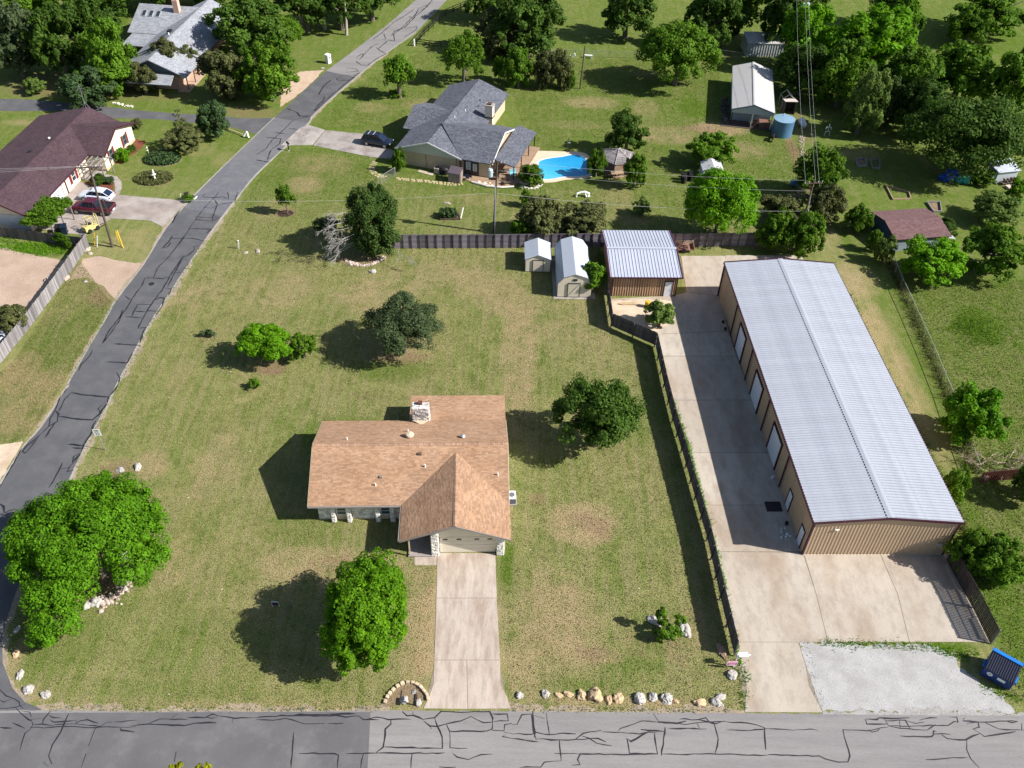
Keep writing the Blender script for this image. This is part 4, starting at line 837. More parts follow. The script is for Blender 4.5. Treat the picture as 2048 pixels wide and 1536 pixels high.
MB().box(-.45, w2 + .6, -.35, d2 + .2, 0, .06).build('shed_pad', CONC_G, bn)
# ================================================================ NEIGHBOURING HOUSES
def gable_planes(x0, x1, y0, y1, e, r, axis='y', rx=None, el=None):
    """two roof planes, eave edge first; axis is the ridge direction; el = height of the second (left/back) eave"""
    el = e if el is None else el
    if axis == 'y':
        m = (x0 + x1) / 2 if rx is None else rx
        return [[(x1, y0, e), (x1, y1, e), (m, y1, r), (m, y0, r)], [(x0, y1, el), (x0, y0, el), (m, y0, r), (m, y1, r)]]
    m = (y0 + y1) / 2 if rx is None else rx
    return [[(x0, y0, e), (x1, y0, e), (x1, m, r), (x0, m, r)], [(x1, y1, el), (x0, y1, el), (x0, m, r), (x1, m, r)]]
def roof_set(parent, planes, deckm, shm, caps, row=.16, tab=.4, seed=0, th=.12, capm=None):
    mb = MB(); [mb.slab(p, th) for p in planes]; rf = mb.build('roof', deckm, parent); sh = MB()
    for i, p in enumerate(planes): shingles(sh, p, row, tab, seed + i)
    tag(sh.build('shingles', shm, rf), kind='stuff')
    
    for i, (a, b) in enumerate(caps): rc = MB(); ridge_caps(rc, a, b, .32, .25, seed + 50 + i, .04); rc.build('ridge_cap', capm or shm, rf)
    return rf
X, Y_, Zv = Vector((1, 0, 0)), Vector((0, 1, 0)), Vector((0, 0, 1))
# ---------------------------------------------------------------- 5. blue-grey roofed house with the pool
SH_BL = mk('blue_grey_shingle', (.095, .102, .128), (.118, .126, .152), rough=.9, scale=.6, isl=.33, fine=.2, fscale=20)
DK_BL = mk('blue_grey_deck', (.07, .072, .09), rough=.95); BRICK = mk('tan_brick', (.46, .36, .25), (.52, .42, .30), rough=.85, scale=2, fine=.08, fscale=12)
GREYB = mk('grey_board', (.52, .54, .48), rough=.7, var=.05)
bl = thing('ranch_house', 'ranch house with a blue-grey shingle roof beside the swimming pool', 'house', (-18.1, 116.7, 0), radians(-15.8))
e, r = 2.6, 4.35; s_ = (r - e) / 5.1
main = gable_planes(0, 10.2, 0, 23, e, r, 'y')
rw = e + s_ * 5.9; xr = 5.1 + (r - rw) / s_ if rw > r else 5.1
wing = [[(10.2, .1, e), (14.8, .1, e), (14.8, 6.0, rw), (5.0, 6.0, rw), (5.1, 5.0, rw - .3)], [(14.8, 11.9, e), (10.2, 11.9, e), (5.0, 6.0, rw), (14.8, 6.0, rw)]]
rl_ = e + s_ * 4.65; lw = [[(-1.3, 6.2, e), (0, 6.2, e), (4.6, 10.85, rl_), (-1.3, 10.85, rl_)], [(0, 15.5, e), (-1.3, 15.5, e), (-1.3, 10.85, rl_), (4.6, 10.85, rl_)]]
wing[0] = [(10.2, .1, e), (14.8, .1, e), (14.8, 6.0, rw), (5.0, 6.0, rw)]
porch = [[(17.9, .7, 2.32), (17.9, 12.3, 2.32), (14.83, 12.0, 3.0), (14.83, .4, 2.95)], ]
porch[0] = [(17.9, .9, 2.3), (17.9, 12.3, 2.3), (14.86, 12.3, 3.0), (14.86, .9, 3.0)]
rf = roof_set(bl, main + wing + lw + porch, DK_BL, SH_BL, [((5.1, 0, r), (5.1, 23, r)), ((5.2, 6.0, rw), (14.8, 6.0, rw)), ((-1.3, 10.85, rl_), (4.5, 10.85, rl_))], .16, .3, 200)
for a, b in (((14.82, .1, e - .02), (14.82, 6, rw)), ((14.82, 6, rw), (14.82, 11.9, e - .02)), ((0, -.03, e - .06), (5.1, -.03, r - .06)), ((5.1, -.03, r - .06), (10.2, -.03, e - .06))): MB().bar(a, b, .06, .19).build('rake_board', WHITE, rf)
wl = MB(); wl.box(.6, 9.7, .5, 22.5, 0, e - .1); wl.box(9.75, 14.3, .7, 11.3, 0, e - .1); wl.box(-.8, .55, 6.8, 15, 0, e - .1); wl.extr([(9.75 * 0 + .7, e - .1), (11.3, e - .1), (6.0, rw - .2)], 'x', 14.1, 14.3)
wall = wl.build('wall', BRICK, bl)
gb = MB(); gb.extr([(.5, e - .35), (9.7, e - .35), (9.7, e - .08), (5.1, r - .16), (.5, e - .08)], 'y', .44, .6); gb.build('gable_board', GREYB, bl)
MB().bar((4.6, .45, 0), (4.6, .45, 2.2), .06).bar((9.3, .45, 0), (9.3, .45, 2.4), .08).build('wall_seam', mk('brown_seam', (.25, .19, .13)), bl)
for xx in (10.3, 11.6): pass
MB().box(10.35, 12.6, .62, .69, .1, e - .15).build('glass_wall', mk('screen_dark', (.05, .045, .045), rough=.5), bl)
window(bl, (10.7, .62, .9), X, -Y_, .65, 1.2, glass=mk('pale_curtain', (.35, .42, .45), rough=.3)); window(bl, (11.75, .62, .8), X, -Y_, .55, 1.1, glass=MATS['pale_curtain'])
MB().box(9.75, 9.95, .42, .7, 0, e - .1).build('downspout', WOOD_D, bl)
for yy in (1.2, 5.0, 8.8, 12.0): MB().box(17.6, 17.72, yy, yy + .12, 0, 2.3).build('porch_post', BLACK, bl)
mb = MB(); mb.box(9.4, 10.6, 13.0, 14.0, 0, 4.85); ch = mb.build('chimney', mk('cream_brick', (.62, .52, .40), (.70, .60, .48), rough=.85, scale=3, fine=.1), bl); MB().box(9.3, 10.7, 12.9, 14.1, 4.85, 4.97).build('chimney_cap', mk('cap_grey', (.34, .31, .28)), ch); MB().box(9.7, 10.3, 13.2, 13.8, 4.97, 5.2).build('flue', mk('flue_brown', (.10, .06, .05)), ch); MB().box(9.35, 10.65, 12.95, 14.05, 2.95, 3.12).build('flashing', BLACK, ch)
for x, y in ((7.3, 17.0), (7.7, 15.2), (5.9, 9.2), (6.5, 12.3)): vent_pipe(bl, x, y, e + s_ * (10.2 - x) - .03, .3, .07, BLACK if x > 7 else WHITE)
def on(o, x, y, z=0): 
    c, s = cos(o.rotation_euler.z), sin(o.rotation_euler.z); return (o.location.x + x * c - y * s, o.location.y + x * s + y * c, z)
# patio with its pale curved edge
patio = thing('patio', None, None, (0, 0, 0)); patio['kind'] = 'structure'
pp = [on(bl, *q)[:2] for q in ((9.9, .3), (10.0, -.7), (12.0, -1.2), (14.5, -1.5), (16.5, -1.2), (18.0, -.4), (18.6, .9), (18.6, 12.0), (14.3, 12.0), (14.3, .6))]
MB().prism(pp, -.05, .10).build('floor', mk('patio_brown', (.30, .20, .13), (.36, .25, .17), rough=.8, scale=1, stain=(.2, .13, .09)), patio)
ed = MB(); q = [on(bl, *p) for p in ((12.2, -1.35), (14.5, -1.72), (16.7, -1.4), (18.3, -.6))]; ed.tube([Vector((a, b, .16)) for a, b, _ in q], .14, 6); ed.build('edge_wall', MATS['coping'], patio)
# ---------------------------------------------------------------- 6. maroon-roofed house across the side road
SH_M = mk('maroon_shingle', (.058, .034, .043), (.076, .046, .054), rough=.92, scale=.5, isl=.22, fine=.14, fscale=20); DK_M = mk('maroon_deck', (.055, .03, .035), rough=.95)
PALEW = mk('pale_stucco', (.70, .60, .46), (.74, .64, .50), rough=.7); RED_S = mk('red_shutter', (.16, .018, .025), rough=.55)
mh = thing('maroon_roof_house', 'house with a dark maroon roof and cream walls across the side road', 'house', (-61.93, 95.24, 0), radians(-4.3))
e, r, rx = 2.6, 4.6, -4.3; sr = (r - e) / 4.3
main = gable_planes(-12.4, 0, 0, 27, e, r, 'y', rx)
wy0, wy1, wym = 16.4, 26.9, 21.3
wing = [[(-.02, wy0, e), (2.5, wy0, e), (2.5, wym, r), (-4.25, wym, r)], [(2.5, wy1, e), (-.02, wy1, e), (-4.25, wym, r), (2.5, wym, r)]]
rf = roof_set(mh, main + wing, DK_M, SH_M, [((rx, 0, r), (rx, 27, r)), ((-4.2, wym, r), (2.5, wym, r))], .15, .33, 300)
for a, b in (((2.53, wy0, e - .06), (2.53, wym, r - .06)), ((2.53, wym, r - .06), (2.53, wy1, e - .06)), ((-12.4, -.03, e - .08), (rx, -.03, r - .08)), ((rx, -.03, r - .08), (0, -.03, e - .08)), ((.04, 0, e - .1), (.04, 16.3, e - .1))): MB().bar(a, b, .07, .18).build('rake_board', MAROON, rf)
wl = MB(); wl.box(-11.8, -.6, .4, 26.4, 0, e - .1); wl.box(-.65, 1.95, wy0 + .5, wy1 - .5, .35, e - .1); wl.extr([(wy0 + .5, e - .1), (wy1 - .5, e - .1), (wym, r - .2)], 'x', 1.75, 1.95); wl.extr([(-11.8, e - .12), (-.6, e - .12), (rx, r - .2)], 'y', .4, .6)
wall = wl.build('wall', PALEW, mh); MB().box(-.6, 2.0, wy0 + .45, wy1 - .45, 0, .35).build('brick_skirt', BRICK, wall)
MB().box(-11.85, -.55, .33, .39, 0, e - .12).build('end_wall', mk('grey_white_wall', (.55, .56, .58), rough=.7), wall)
for y in (18.1, 22.6):
    window(mh, (1.95, y + .5, .75), Y_, X, .95, 1.5, mull=(1, 2), frame=mk('green_frame', (.16, .24, .22), rough=.5))
    for yy in (y, y + 1.5): MB().box(1.96, 2.01, yy, yy + .42, .6, 2.35).build('shutter', RED_S, mh)
window(mh, (-.6, 12.1, .7), Y_, X, 1.0, 1.4, mull=(1, 2))
for yy in (11.5, 13.2): MB().box(-.59, -.54, yy, yy + .5, .6, 2.3).build('shutter', RED_S, mh)
for y in (3.1, 6.4): door(mh, (-.6, y, .02), Y_, X, 2.8, 2.2, WHITE_D, MAROON, name='garage_door', panels=4, knob=False)
MB().box(-.62, -.5, 10.2, 10.4, 0, e).build('downspout', MAROON, mh)
MB().lathe([(.12, 0), (.12, .15), (.2, .2), (.1, .28)], 8, (-5.2, 17.0, r - .25)).build('roof_vent', WHITE, mh); MB().box(-6.6, -6.1, 13.4, 13.9, r - .75, r - .4).build('roof_vent', BLACK, mh); vent_pipe(mh, -2.2, 10.3, r - 1.0, .3, .07, BLACK)
an = MB(); an.bar((-4.3, 26.5, r - .1), (-4.3, 26.5, r + 3.4), .05)
for a, b in ((-.5, 0), (.45, .35)): an.bar((-4.3 + a, 26.5 + b, r - .1), (-4.3, 26.5, r + 1.0), .04)
for k in range(4): an.bar((-4.65, 26.5, r + 2.5 + k * .25), (-3.95, 26.5, r + 2.5 + k * .25), .04)
an.build('antenna', GALV, mh)
MB().box(-.6, 1.9, 14.0, 16.6, 0, .12).build('porch_slab', CONC_G, mh)
# ---------------------------------------------------------------- 7. grey-roofed house at the upper left
SH_G = mk('pale_grey_shingle', (.25, .265, .295), (.30, .315, .345), rough=.9, scale=.5, isl=.2, fine=.12, fscale=18, stain=(.21, .21, .225), stain_scale=.2); DK_G = mk('pale_grey_deck', (.3, .31, .33), rough=.95)
gh = thing('grey_roof_house', 'house with a pale grey roof, skylights and porch posts among trees', 'house', (-54.84, 138.75, 0), radians(-5.1))
e, r = 2.8, 5.5
main = gable_planes(-11.4, 0, 6.5, 27, e, r, 'y', -5.6); frontp = gable_planes(-11.6, .1, -.4, 6.6, e - .3, r - .45, 'y', -5.7); wing = gable_planes(-16.9, -5.6, 15.6, 29, e, r, 'x', 22.3)
wing[0] = [(-16.9, 15.6, e), (-11.4, 15.6, e), (-5.7, 22.3, r), (-16.9, 22.3, r)]; wing[1] = [(-11.4, 29, e), (-16.9, 29, e), (-16.9, 22.3, r), (-5.7, 22.3, r)]
pr = [[(-11.8, -3.0, 2.2), (-1.5, -3.0, 2.2), (-2.0, -.1, 2.75), (-11.4, -.1, 2.75)]]; low = [[(-16.0, 10.8, 2.45), (-11.4, 10.8, 2.45), (-11.4, 15.6, 2.7), (-16.0, 15.6, 2.7)]]
rf = roof_set(gh, main + frontp + wing + pr + low, DK_G, SH_G, [((-5.6, 6.5, r), (-5.6, 27, r)), ((-5.7, -.4, r - .45), (-5.7, 6.5, r - .45)), ((-16.9, 22.3, r), (-5.7, 22.3, r))], .18, .42, 400)
wl = MB(); wl.box(-10.8, -1.8, .4, 26.4, 0, e - .15); wl.box(-16.3, -10.7, 16.2, 28.4, 0, e - .15); wl.extr([(16.2, e - .15), (28.4, e - .15), (22.3, r - .2)], 'x', -16.3, -16.1); wl.build('wall', mk('pink_brick', (.40, .26, .20), (.46, .31, .25), rough=.85, scale=3, fine=.1), gh)
gb = MB(); gb.extr([(-10.8, e - .4), (-1.0, e - .4), (-5.7, r - .75)], 'y', .3, .42); gb.build('gable_board', mk('slate_board', (.10, .13, .15), rough=.8), gh)
for y in (.4, 3.4, 6.4, 9.4, 12.4): MB().box(-.35, -.22, y, y + .13, 0, e - .2).build('porch_post', WOOD_D, gh)
MB().box(-1.85, .1, -.4, 13, 0, .1).build('porch_floor', mk('porch_brick', (.42, .28, .20), (.5, .36, .27), rough=.85, scale=2), gh)
for y in (2.0, 5.0, 9.5): window(gh, (-1.8, y, .8), Y_, X, 1.1, 1.4, mull=(1, 2))
for i, x in enumerate((-15.6, -14.3, -13.0)):
    zz = e + (r - e) * (20.3 - 15.6) / 6.7; v = Vector((0, 6.7, r - e)).normalized(); nn = Vector((0, -v.z, v.y)); O = Vector((x, 19.4, e + (r - e) * 3.8 / 6.7)); mb = MB()
    q = [O + X * a + v * b for a, b in ((0, 0), (.75, 0), (.75, 1.5), (0, 1.5))]; mb.slab([p + nn * .14 for p in q], .14); f = mb.build('skylight', mk('skylight_frame', (.30, .31, .32)), gh)
    q = [O + X * a + v * b + nn * .15 for a, b in ((.08, .08), (.67, .08), (.67, 1.42), (.08, 1.42))]; MB().slab(q, .01).build('pane', GLASS, f)
c = MB().box(-9.9, -8.9, 20.6, 21.5, 4.0, 7.0).build('chimney', mk('pink_stucco', (.60, .36, .27), (.66, .44, .34), rough=.85, scale=3), gh); MB().box(-9.7, -9.1, 20.8, 21.3, 7.0, 7.2).build('flue', BLACK, c)
vent_pipe(gh, -6.3, 9.8, r - .4, .5, .12); MB().box(-7.3, -6.7, 11.2, 12.2, r - .65, r - .2).build('roof_vent', BLACK, gh)
# ---------------------------------------------------------------- 8. smaller farm buildings at the back
def frame_of(fl, fr, bk, z):
    a, b, c = G(*fl, z), G(*fr, z), G(*bk, z); yaw = math.atan2(b.y - a.y, b.x - a.x); wdt = (b.xy - a.xy).length
    d = (c.xy - a.xy); dep = -d.x * sin(yaw) + d.y * cos(yaw); return (a.x, a.y, 0), yaw, wdt, dep
def metal_gable(name, label, cat, loc, yaw, w_, d_, e_, r_, roofm, wallm, trimm, pn=.9, posts=None, wall_y=(.2, .2), open_front=0, ov=.25, ribs=3):
    t = thing(name, label, cat, loc, yaw)
    if wall_y: MB().extr([(ov, 0 if not open_front else 0), (w_ - ov, 0), (w_ - ov, e_ - .08), (w_ / 2, r_ - .1), (ov, e_ - .08)], 'y', wall_y[0] + open_front, d_ - wall_y[1]).build('wall', wallm, t)
    n = max(2, round(d_ / pn)); p_ = d_ / n
    for s in (1, -1):
        O = Vector((0 if s > 0 else w_, 0, e_)); V = Vector((s * w_ / 2, 0, r_ - e_)); L = V.length; V.normalize(); Nn = Vector((-V.z * s, 0, abs(V.x)))
        panel_run('roof_panel', t, roofm, O, (0, p_, 0), n, ribbed(MB(), (0, 0, 0), (0, 1, 0), V, Nn, p_ - .004, L, ribs, .03, .09))
    fold(.2, r_ + .03, 'y', w_ / 2, 0, d_, .03).build('ridge_cap', roofm, t)
    tr = MB()
    for y in (-.03, d_ + .03): tr.bar((0, y, e_ - .08), (w_ / 2, y, r_ - .08), .06, .2); tr.bar((w_ / 2, y, r_ - .08), (w_, y, e_ - .08), .06, .2)
    tr.bar((-.03, 0, e_ - .08), (-.03, d_, e_ - .08), .06, .16); tr.bar((w_ + .03, 0, e_ - .08), (w_ + .03, d_, e_ - .08), .06, .16); tr.build('trim', trimm, t)
    return t
WH_R = mk('cream_metal_roof', (.48, .465, .455), (.53, .51, .49), rough=.4, scale=.3, fine=.04, obj=.02, stain=(.40, .40, .43), stain_scale=.2, stain_amt=.5); SLATE = mk('slate_trim', (.10, .14, .19), rough=.5); BLWALL = mk('pale_blue_metal', (.34, .38, .42), rough=.55, var=.06)
loc, yaw, wd, dp = frame_of((1464, 217.6), (1550, 226.7), (1469, 132), 2.9)
t = metal_gable('metal_barn', 'cream metal roofed barn with an open front bay at the back right', 'barn', loc, yaw, wd, dp, 2.9, 3.9, WH_R, BLWALL, SLATE, open_front=2.2)
gb = MB(); gb.extr([(.1, 2.35), (wd - .1, 2.35), (wd - .1, 2.85), (wd / 2, 3.75), (.1, 2.85)], 'y', .02, .1); gb.build('gable_board', BLWALL, t)
for x in (.15, wd / 2, wd - .3): MB().box(x, x + .14, .1, .24, 0, 2.8).build('post', BLACK if x < 1 else WHITE, t)
MB().box(-1.2, wd, -.3, 2.2, 0, .08).build('floor', mk('dark_floor', (.09, .07, .06)), t)
MB().lathe([(.02, 0), (.3, .1), (.34, .12)], 12, (wd * .85, dp * .72, 3.5)).bar((wd * .8, dp * .7, 3.2), (wd * .85, dp * .72, 3.55), .05).build('satellite_dish', GALV, t)
def on2(o, x, y, z=0): return on(o, x, y, z)
for i, (x, y, s) in enumerate(((-.7, 2, .7), (-.8, 5, .9), (-.6, 7.5, .6))):
    mb = MB(); rnd = random.Random(i)
    for k in range(7): a, b, h = rnd.uniform(-.3, .3), rnd.uniform(-1.2, 1.2), rnd.uniform(.3, 1.1); mb.box(a - .25, a + .25, b - .3, b + .3, 0, h)
    tag(mb.build('junk_stack', mk('dark_junk', (.05, .045, .045), (.12, .10, .09), rough=.8, isl=.6), None, on(t, x, y), yaw + .1 * i, bevel=.03), ('dark boxes stacked by the front of the cream barn', 'dark crates stacked halfway along the barn wall', 'dark lumber stacked by the rear of the barn wall')[i], 'boxes')
mb = MB().box(wd * .7, wd * .98, .5, 1.9, .08, .9).box(wd * .56, wd * .66, .6, 1.2, .08, 1.0); tag(mb.build('workbench', mk('rusty_red', (.25, .10, .05), (.12, .10, .10), rough=.8, isl=.5), None, (t.location.x, t.location.y, 0), yaw), 'rusty workbench standing in the open front bay of the barn', 'workbench')
rs = thing('rear_shed', 'grey ribbed metal shed half hidden by trees behind the cream barn', 'shed', *[(G(1491, 113).x, G(1491, 113).y, 0)], rz=.03)
w3 = (G(1563, 114).xy - G(1491, 113).xy).length; W_RIB = mk('grey_rib_wall', (.42, .45, .45), rough=.5, var=.08)
n = 7; p_ = w3 / n
MB().box(.03, w3 - .03, .04, 4.6, 0, 2.4).build('wall', W_RIB, rs)
panel_run('wall_panel', rs, W_RIB, (0, 0, .03), (p_, 0, 0), n, ribbed(MB(), (0, 0, 0), X, Zv, -Y_, p_ - .004, 2.4, 2, .05, .16))
v = Vector((0, 4.9, .35)).normalized(); panel_run('roof_panel', rs, WH_R, (0, -.1, 2.45), (p_, 0, 0), n, ribbed(MB(), (0, 0, 0), X, v, Vector((0, -v.z, v.y)), p_ - .004, 4.9, 2, .03, .1))
# water tank, gas tank, coop
tk = thing('water_tank', 'round blue-grey metal water tank beside the barn', 'water tank', tuple(G(1562, 268)), 0); R_t = 1.62
TANK = mk('tank_blue', (.075, .17, .31), (.10, .21, .36), rough=.4, scale=.5, metal=.2)
MB().lathe([(R_t, 0), (R_t, 2.55), (R_t * .97, 2.6)], 32).build('drum', TANK, tk); MB().lathe([(R_t * 1.02, 2.6), (R_t * .5, 2.68), (.05, 2.74)], 32).build('lid', mk('tank_lid', (.20, .32, .43), rough=.4, var=.05), tk); MB().bar((.1, .9, 2.7), (.1, .9, 3.0), .12).build('outlet', WHITE, tk)
gt = thing('gas_tank', 'white propane tank lying beside the power line behind the water tank', 'gas tank', tuple(G(1603, 254)), 0)
MB().tube([(0, -1.0, .75), (0, -.85, .75), (0, .85, .75), (0, 1.0, .75)], [.2, .5, .5, .2], 14).build('cylinder', mk('tank_white', (.55, .62, .72), rough=.35), gt, smooth=True)
for y in (-.6, .6): MB().box(-.4, .4, y - .08, y + .08, 0, .4).build('foot', CONC_G, gt)
MB().lathe([(.2, 0), (.2, .2), (.1, .26)], 10, (0, 0, 1.22)).build('valve_cap', WHITE, gt)
cp = thing('chicken_coop', 'small open fronted chicken coop with a wire run behind it', 'coop', tuple(G(1566, 229)), .02)
MB().slab([(-.15, -.1, 2.3), (1.95, -.1, 2.3), (1.95, 1.7, 2.0), (-.15, 1.7, 2.0)][::1], .06).build('roof', mk('pink_white_roof', (.64, .56, .52), rough=.5), cp)
mb = MB()
for k in range(6): mb.box(-.1 + k * .4, -.06 + k * .4, -.1, 1.7, 2.32, 2.36)
mb = MB(); mb.box(0, .06, 0, 1.6, 0, 2.05); mb.box(1.74, 1.8, 0, 1.6, 0, 2.05); mb.box(0, 1.8, 1.54, 1.6, 0, 1.95); mb.build('wall', mk('coop_dark', (.05, .04, .04), rough=.9), cp)
fr = MB()
for x in (0, 1.8): fr.bar((x, 1.7, 0), (x, 1.7, 2.1), .08); fr.bar((x, 3.6, 0), (x, 3.6, 1.9), .08); fr.bar((x, 1.7, 2.0), (x, 3.6, 1.9), .07); fr.bar((x, 3.6, 1.9), (.9, 3.6, 2.7), .07); fr.bar((x, 1.7, 2.0), (.9, 1.7, 2.7), .07)
fr.bar((.9, 1.7, 2.7), (.9, 3.6, 2.7), .07)
for k in range(6): fr.bar((.9 + k * .16, 3.6, 2.6 - k * .13), (.9 + k * .16, 1.75, 2.6 - k * .13), .04)
fr.build('run_frame', mk('bleached_wood', (.42, .38, .33), rough=.9), cp)
# 9. maroon roofed blue shed by the fence on the right
loc, yaw, wd, dp = frame_of((1791, 480), (1904, 472), (1753.5, 422.7), 2.0)
bs = thing('blue_shed', 'blue-grey board shed with a maroon shingle roof by the chain link fence', 'shed', loc, yaw)
SH_S = mk('shed_maroon_shingle', (.135, .075, .078), (.165, .095, .095), rough=.92, isl=.2, fine=.14, fscale=18)
roof_set(bs, gable_planes(0, wd, 0, dp, 2.0, 2.75, 'x'), DK_M, SH_S, [((0, dp / 2, 2.75), (wd, dp / 2, 2.75))], .16, .35, 500)
MB().extr([(.3, 0), (dp - .3, 0), (dp - .3, 1.95), (dp / 2, 2.6), (.3, 1.95)], 'x', .15, wd - .3).build('wall', mk('navy_board', (.035, .06, .125), (.05, .08, .16), rough=.7), bs)
mb = MB(); siding(mb, lambda z, zz: [(.15, wd - .3)], .05, 1.9, .2, .02); o_ = mb.build('siding_boards', mk('grey_blue_siding', (.24, .29, .33), rough=.7, var=.06), bs, (0, .29, 0))
MB().slab([(wd, .3, 1.5), (wd + 1.2, .5, 1.1), (wd + 1.2, dp * .8, 1.1), (wd, dp * .8, 1.5)], .05).build('lean_to_roof', mk('lean_grey', (.34, .36, .40), rough=.5), bs)
# 10. pale blue shed with firewood at the right edge
loc, yaw, wd, dp = frame_of((1998, 345), (2044, 340), (1992, 330), 1.9)
fs = thing('wood_shed', 'pale blue shed with a metal roof at the right edge, firewood against its front', 'shed', loc, yaw)
wd = 3.6; dp = 2.6
MB().extr([(.1, 0), (dp, 0), (dp, 2.2), (.1, 1.85)], 'x', .1, wd - .1).build('wall', mk('pale_blue_board', (.42, .47, .50), rough=.7, var=.05), fs); MB().slab([(-.1, -.15, 1.92), (wd + .1, -.15, 1.92), (wd + .1, dp + .2, 2.4), (-.1, dp + .2, 2.4)], .06).build('roof', mk('pale_blue_roof', (.46, .50, .58), rough=.4), fs)
mb = MB(); mb.box(-.9, .05, .3, .36, 0, 1.7); mb.build('open_door', mk('door_white_blue', (.55, .58, .6), rough=.6), fs)
p = on(fs, 2.0, -.45); mb = MB(); rnd = random.Random(3)
for k in range(40):
    x, z = rnd.uniform(-1.0, 1.0), rnd.uniform(.45, 1.0); mb.tube([(x, -.25, z), (x + rnd.uniform(-.1, .1), .25, z)], rnd.uniform(.05, .09), 6)
mb.box(-1.1, 1.1, -.25, .25, .32, .4)
for x in (-1, 1): mb.box(x - .05, x + .05, -.2, .2, 0, .34)
tag(mb.build('firewood_rack', mk('firewood', (.10, .07, .06), (.2, .15, .13), rough=.9, isl=.5), None, p, yaw), 'rack of split firewood in front of the pale blue shed', 'firewood')
p = on(fs, 1.9, -1.5); tag(MB().box(-.9, .9, -.45, .45, 0, .35).build('low_crate', mk('pinkish_board', (.62, .52, .45), rough=.8), None, p, yaw), 'low pale wooden crate on the grass in front of the firewood rack', 'crate')
# 11. small playhouse-like shed by the leafy tree, and the gazebo
c = G(1403, 366); gs = thing('open_shed', 'small grey shed with an open front half hidden by the bright leafy tree', 'shed', tuple(c), .02)
w4, d4 = 2.75, 2.6; e4, r4 = 2.0, 2.55; GREYW = mk('grey_white_wood', (.50, .52, .55), rough=.7, var=.06)
MB().box(0, .22, 0, d4, 0, e4).box(w4 - .22, w4, 0, d4, 0, e4).box(.22, w4 - .22, d4 - .1, d4, 0, e4).build('wall', GREYW, gs); MB().extr([(0, e4 - .12), (w4, e4 - .12), (w4, e4), (w4 / 2, r4), (0, e4)], 'y', 0, .12).build('gable_board', mk('gable_slate', (.20, .22, .26), rough=.7), gs); MB().box(.22, w4 - .22, 1.0, 1.05, 0, e4 - .1).build('interior_shade_panel', DARK, gs)  # near-black panel: shade inside the open shed put into its colour
for s in (1, -1):
    O = Vector((0 if s > 0 else w4, -.12, e4)); O.x -= s * .15; V = Vector((s * (w4 / 2 + .15), 0, r4 - e4 + .06)); L = V.length; V.normalize(); Nn = Vector((-V.z * s, 0, abs(V.x)))
    for k in range(4): ribbed(MB(), (0, 0, 0), Y_, V, Nn, .69, L, 2, .03, .08).build('roof_panel', mk('streaked_roof', (.40, .40, .43), (.6, .6, .63), rough=.5, scale=3), gs, O + Vector((0, k * .7, 0)))
c = G(1233, 340); gz = thing('gazebo', 'weathered wooden gazebo with a plank roof beside the pool', 'gazebo', tuple(c), .3)
R_g, n = 2.75, 6; WEATH = mk('weathered_plank', (.18, .16, .165), (.27, .25, .25), rough=.9, isl=.35, scale=2)
top = Vector((0, 0, 3.35)); rfm = MB().lathe([(R_g * .97, 2.2), (.05, 3.28)], n).build('roof', mk('gazebo_deck', (.07, .06, .06), rough=.95), gz)
mb = MB(); rows = 9
for i in range(n):
    a = Vector((R_g * cos(2 * pi * i / n), R_g * sin(2 * pi * i / n), 2.25)); b = Vector((R_g * cos(2 * pi * (i + 1) / n), R_g * sin(2 * pi * (i + 1) / n), 2.25))
    for k in range(rows):
        t0, t1 = k / rows, (k + .86) / rows; q = [a.lerp(top, t0), b.lerp(top, t0), b.lerp(top, t1), a.lerp(top, t1)]; mb.slab(q, .04)
tag(mb.build('roof_planks', WEATH, rfm), kind='stuff')
for i in range(n):
    a = 2 * pi * i / n; MB().box(-.07, .07, -.07, .07, 0, 2.2).build('post', WEATH, gz, (R_g * .9 * cos(a), R_g * .9 * sin(a), 0))
    a2 = 2 * pi * (i + 1) / n
    if i not in (4,): MB().bar((R_g * .9 * cos(a), R_g * .9 * sin(a), .8), (R_g * .9 * cos(a2), R_g * .9 * sin(a2), .8), .06, .1).build('rail', WEATH, gz)
    mbp = MB().bar((R_g * cos(a) * 1.01, R_g * sin(a) * 1.01, 2.3), (0, 0, 3.4), .1, .05); mbp.build('hip_cap', mk('hip_grey', (.36, .33, .33), rough=.9), gz)
MB().lathe([(R_g * .95, 0), (R_g * .95, .15)], n).build('deck', mk('gazebo_floor', (.20, .13, .09), rough=.85), gz)
gp = G(1233, 356); t2 = thing('picnic_table', 'tan wooden picnic table inside the gazebo', 'table', (gp.x, gp.y, .15), .2)
MB().box(-.9, .9, -.4, .4, .7, .76).build('tabletop', WOOD_T, t2)
for s in (-1, 1): MB().box(-.8, .8, s * .75 - .13, s * .75 + .13, .42, .46).build('bench', WOOD_T, t2); MB().bar((s * .6, -.7, 0), (s * .6, .7, .7), .08).bar((s * .6, .7, 0), (s * .6, -.7, .7), .08).build('leg', WOOD_T, t2)
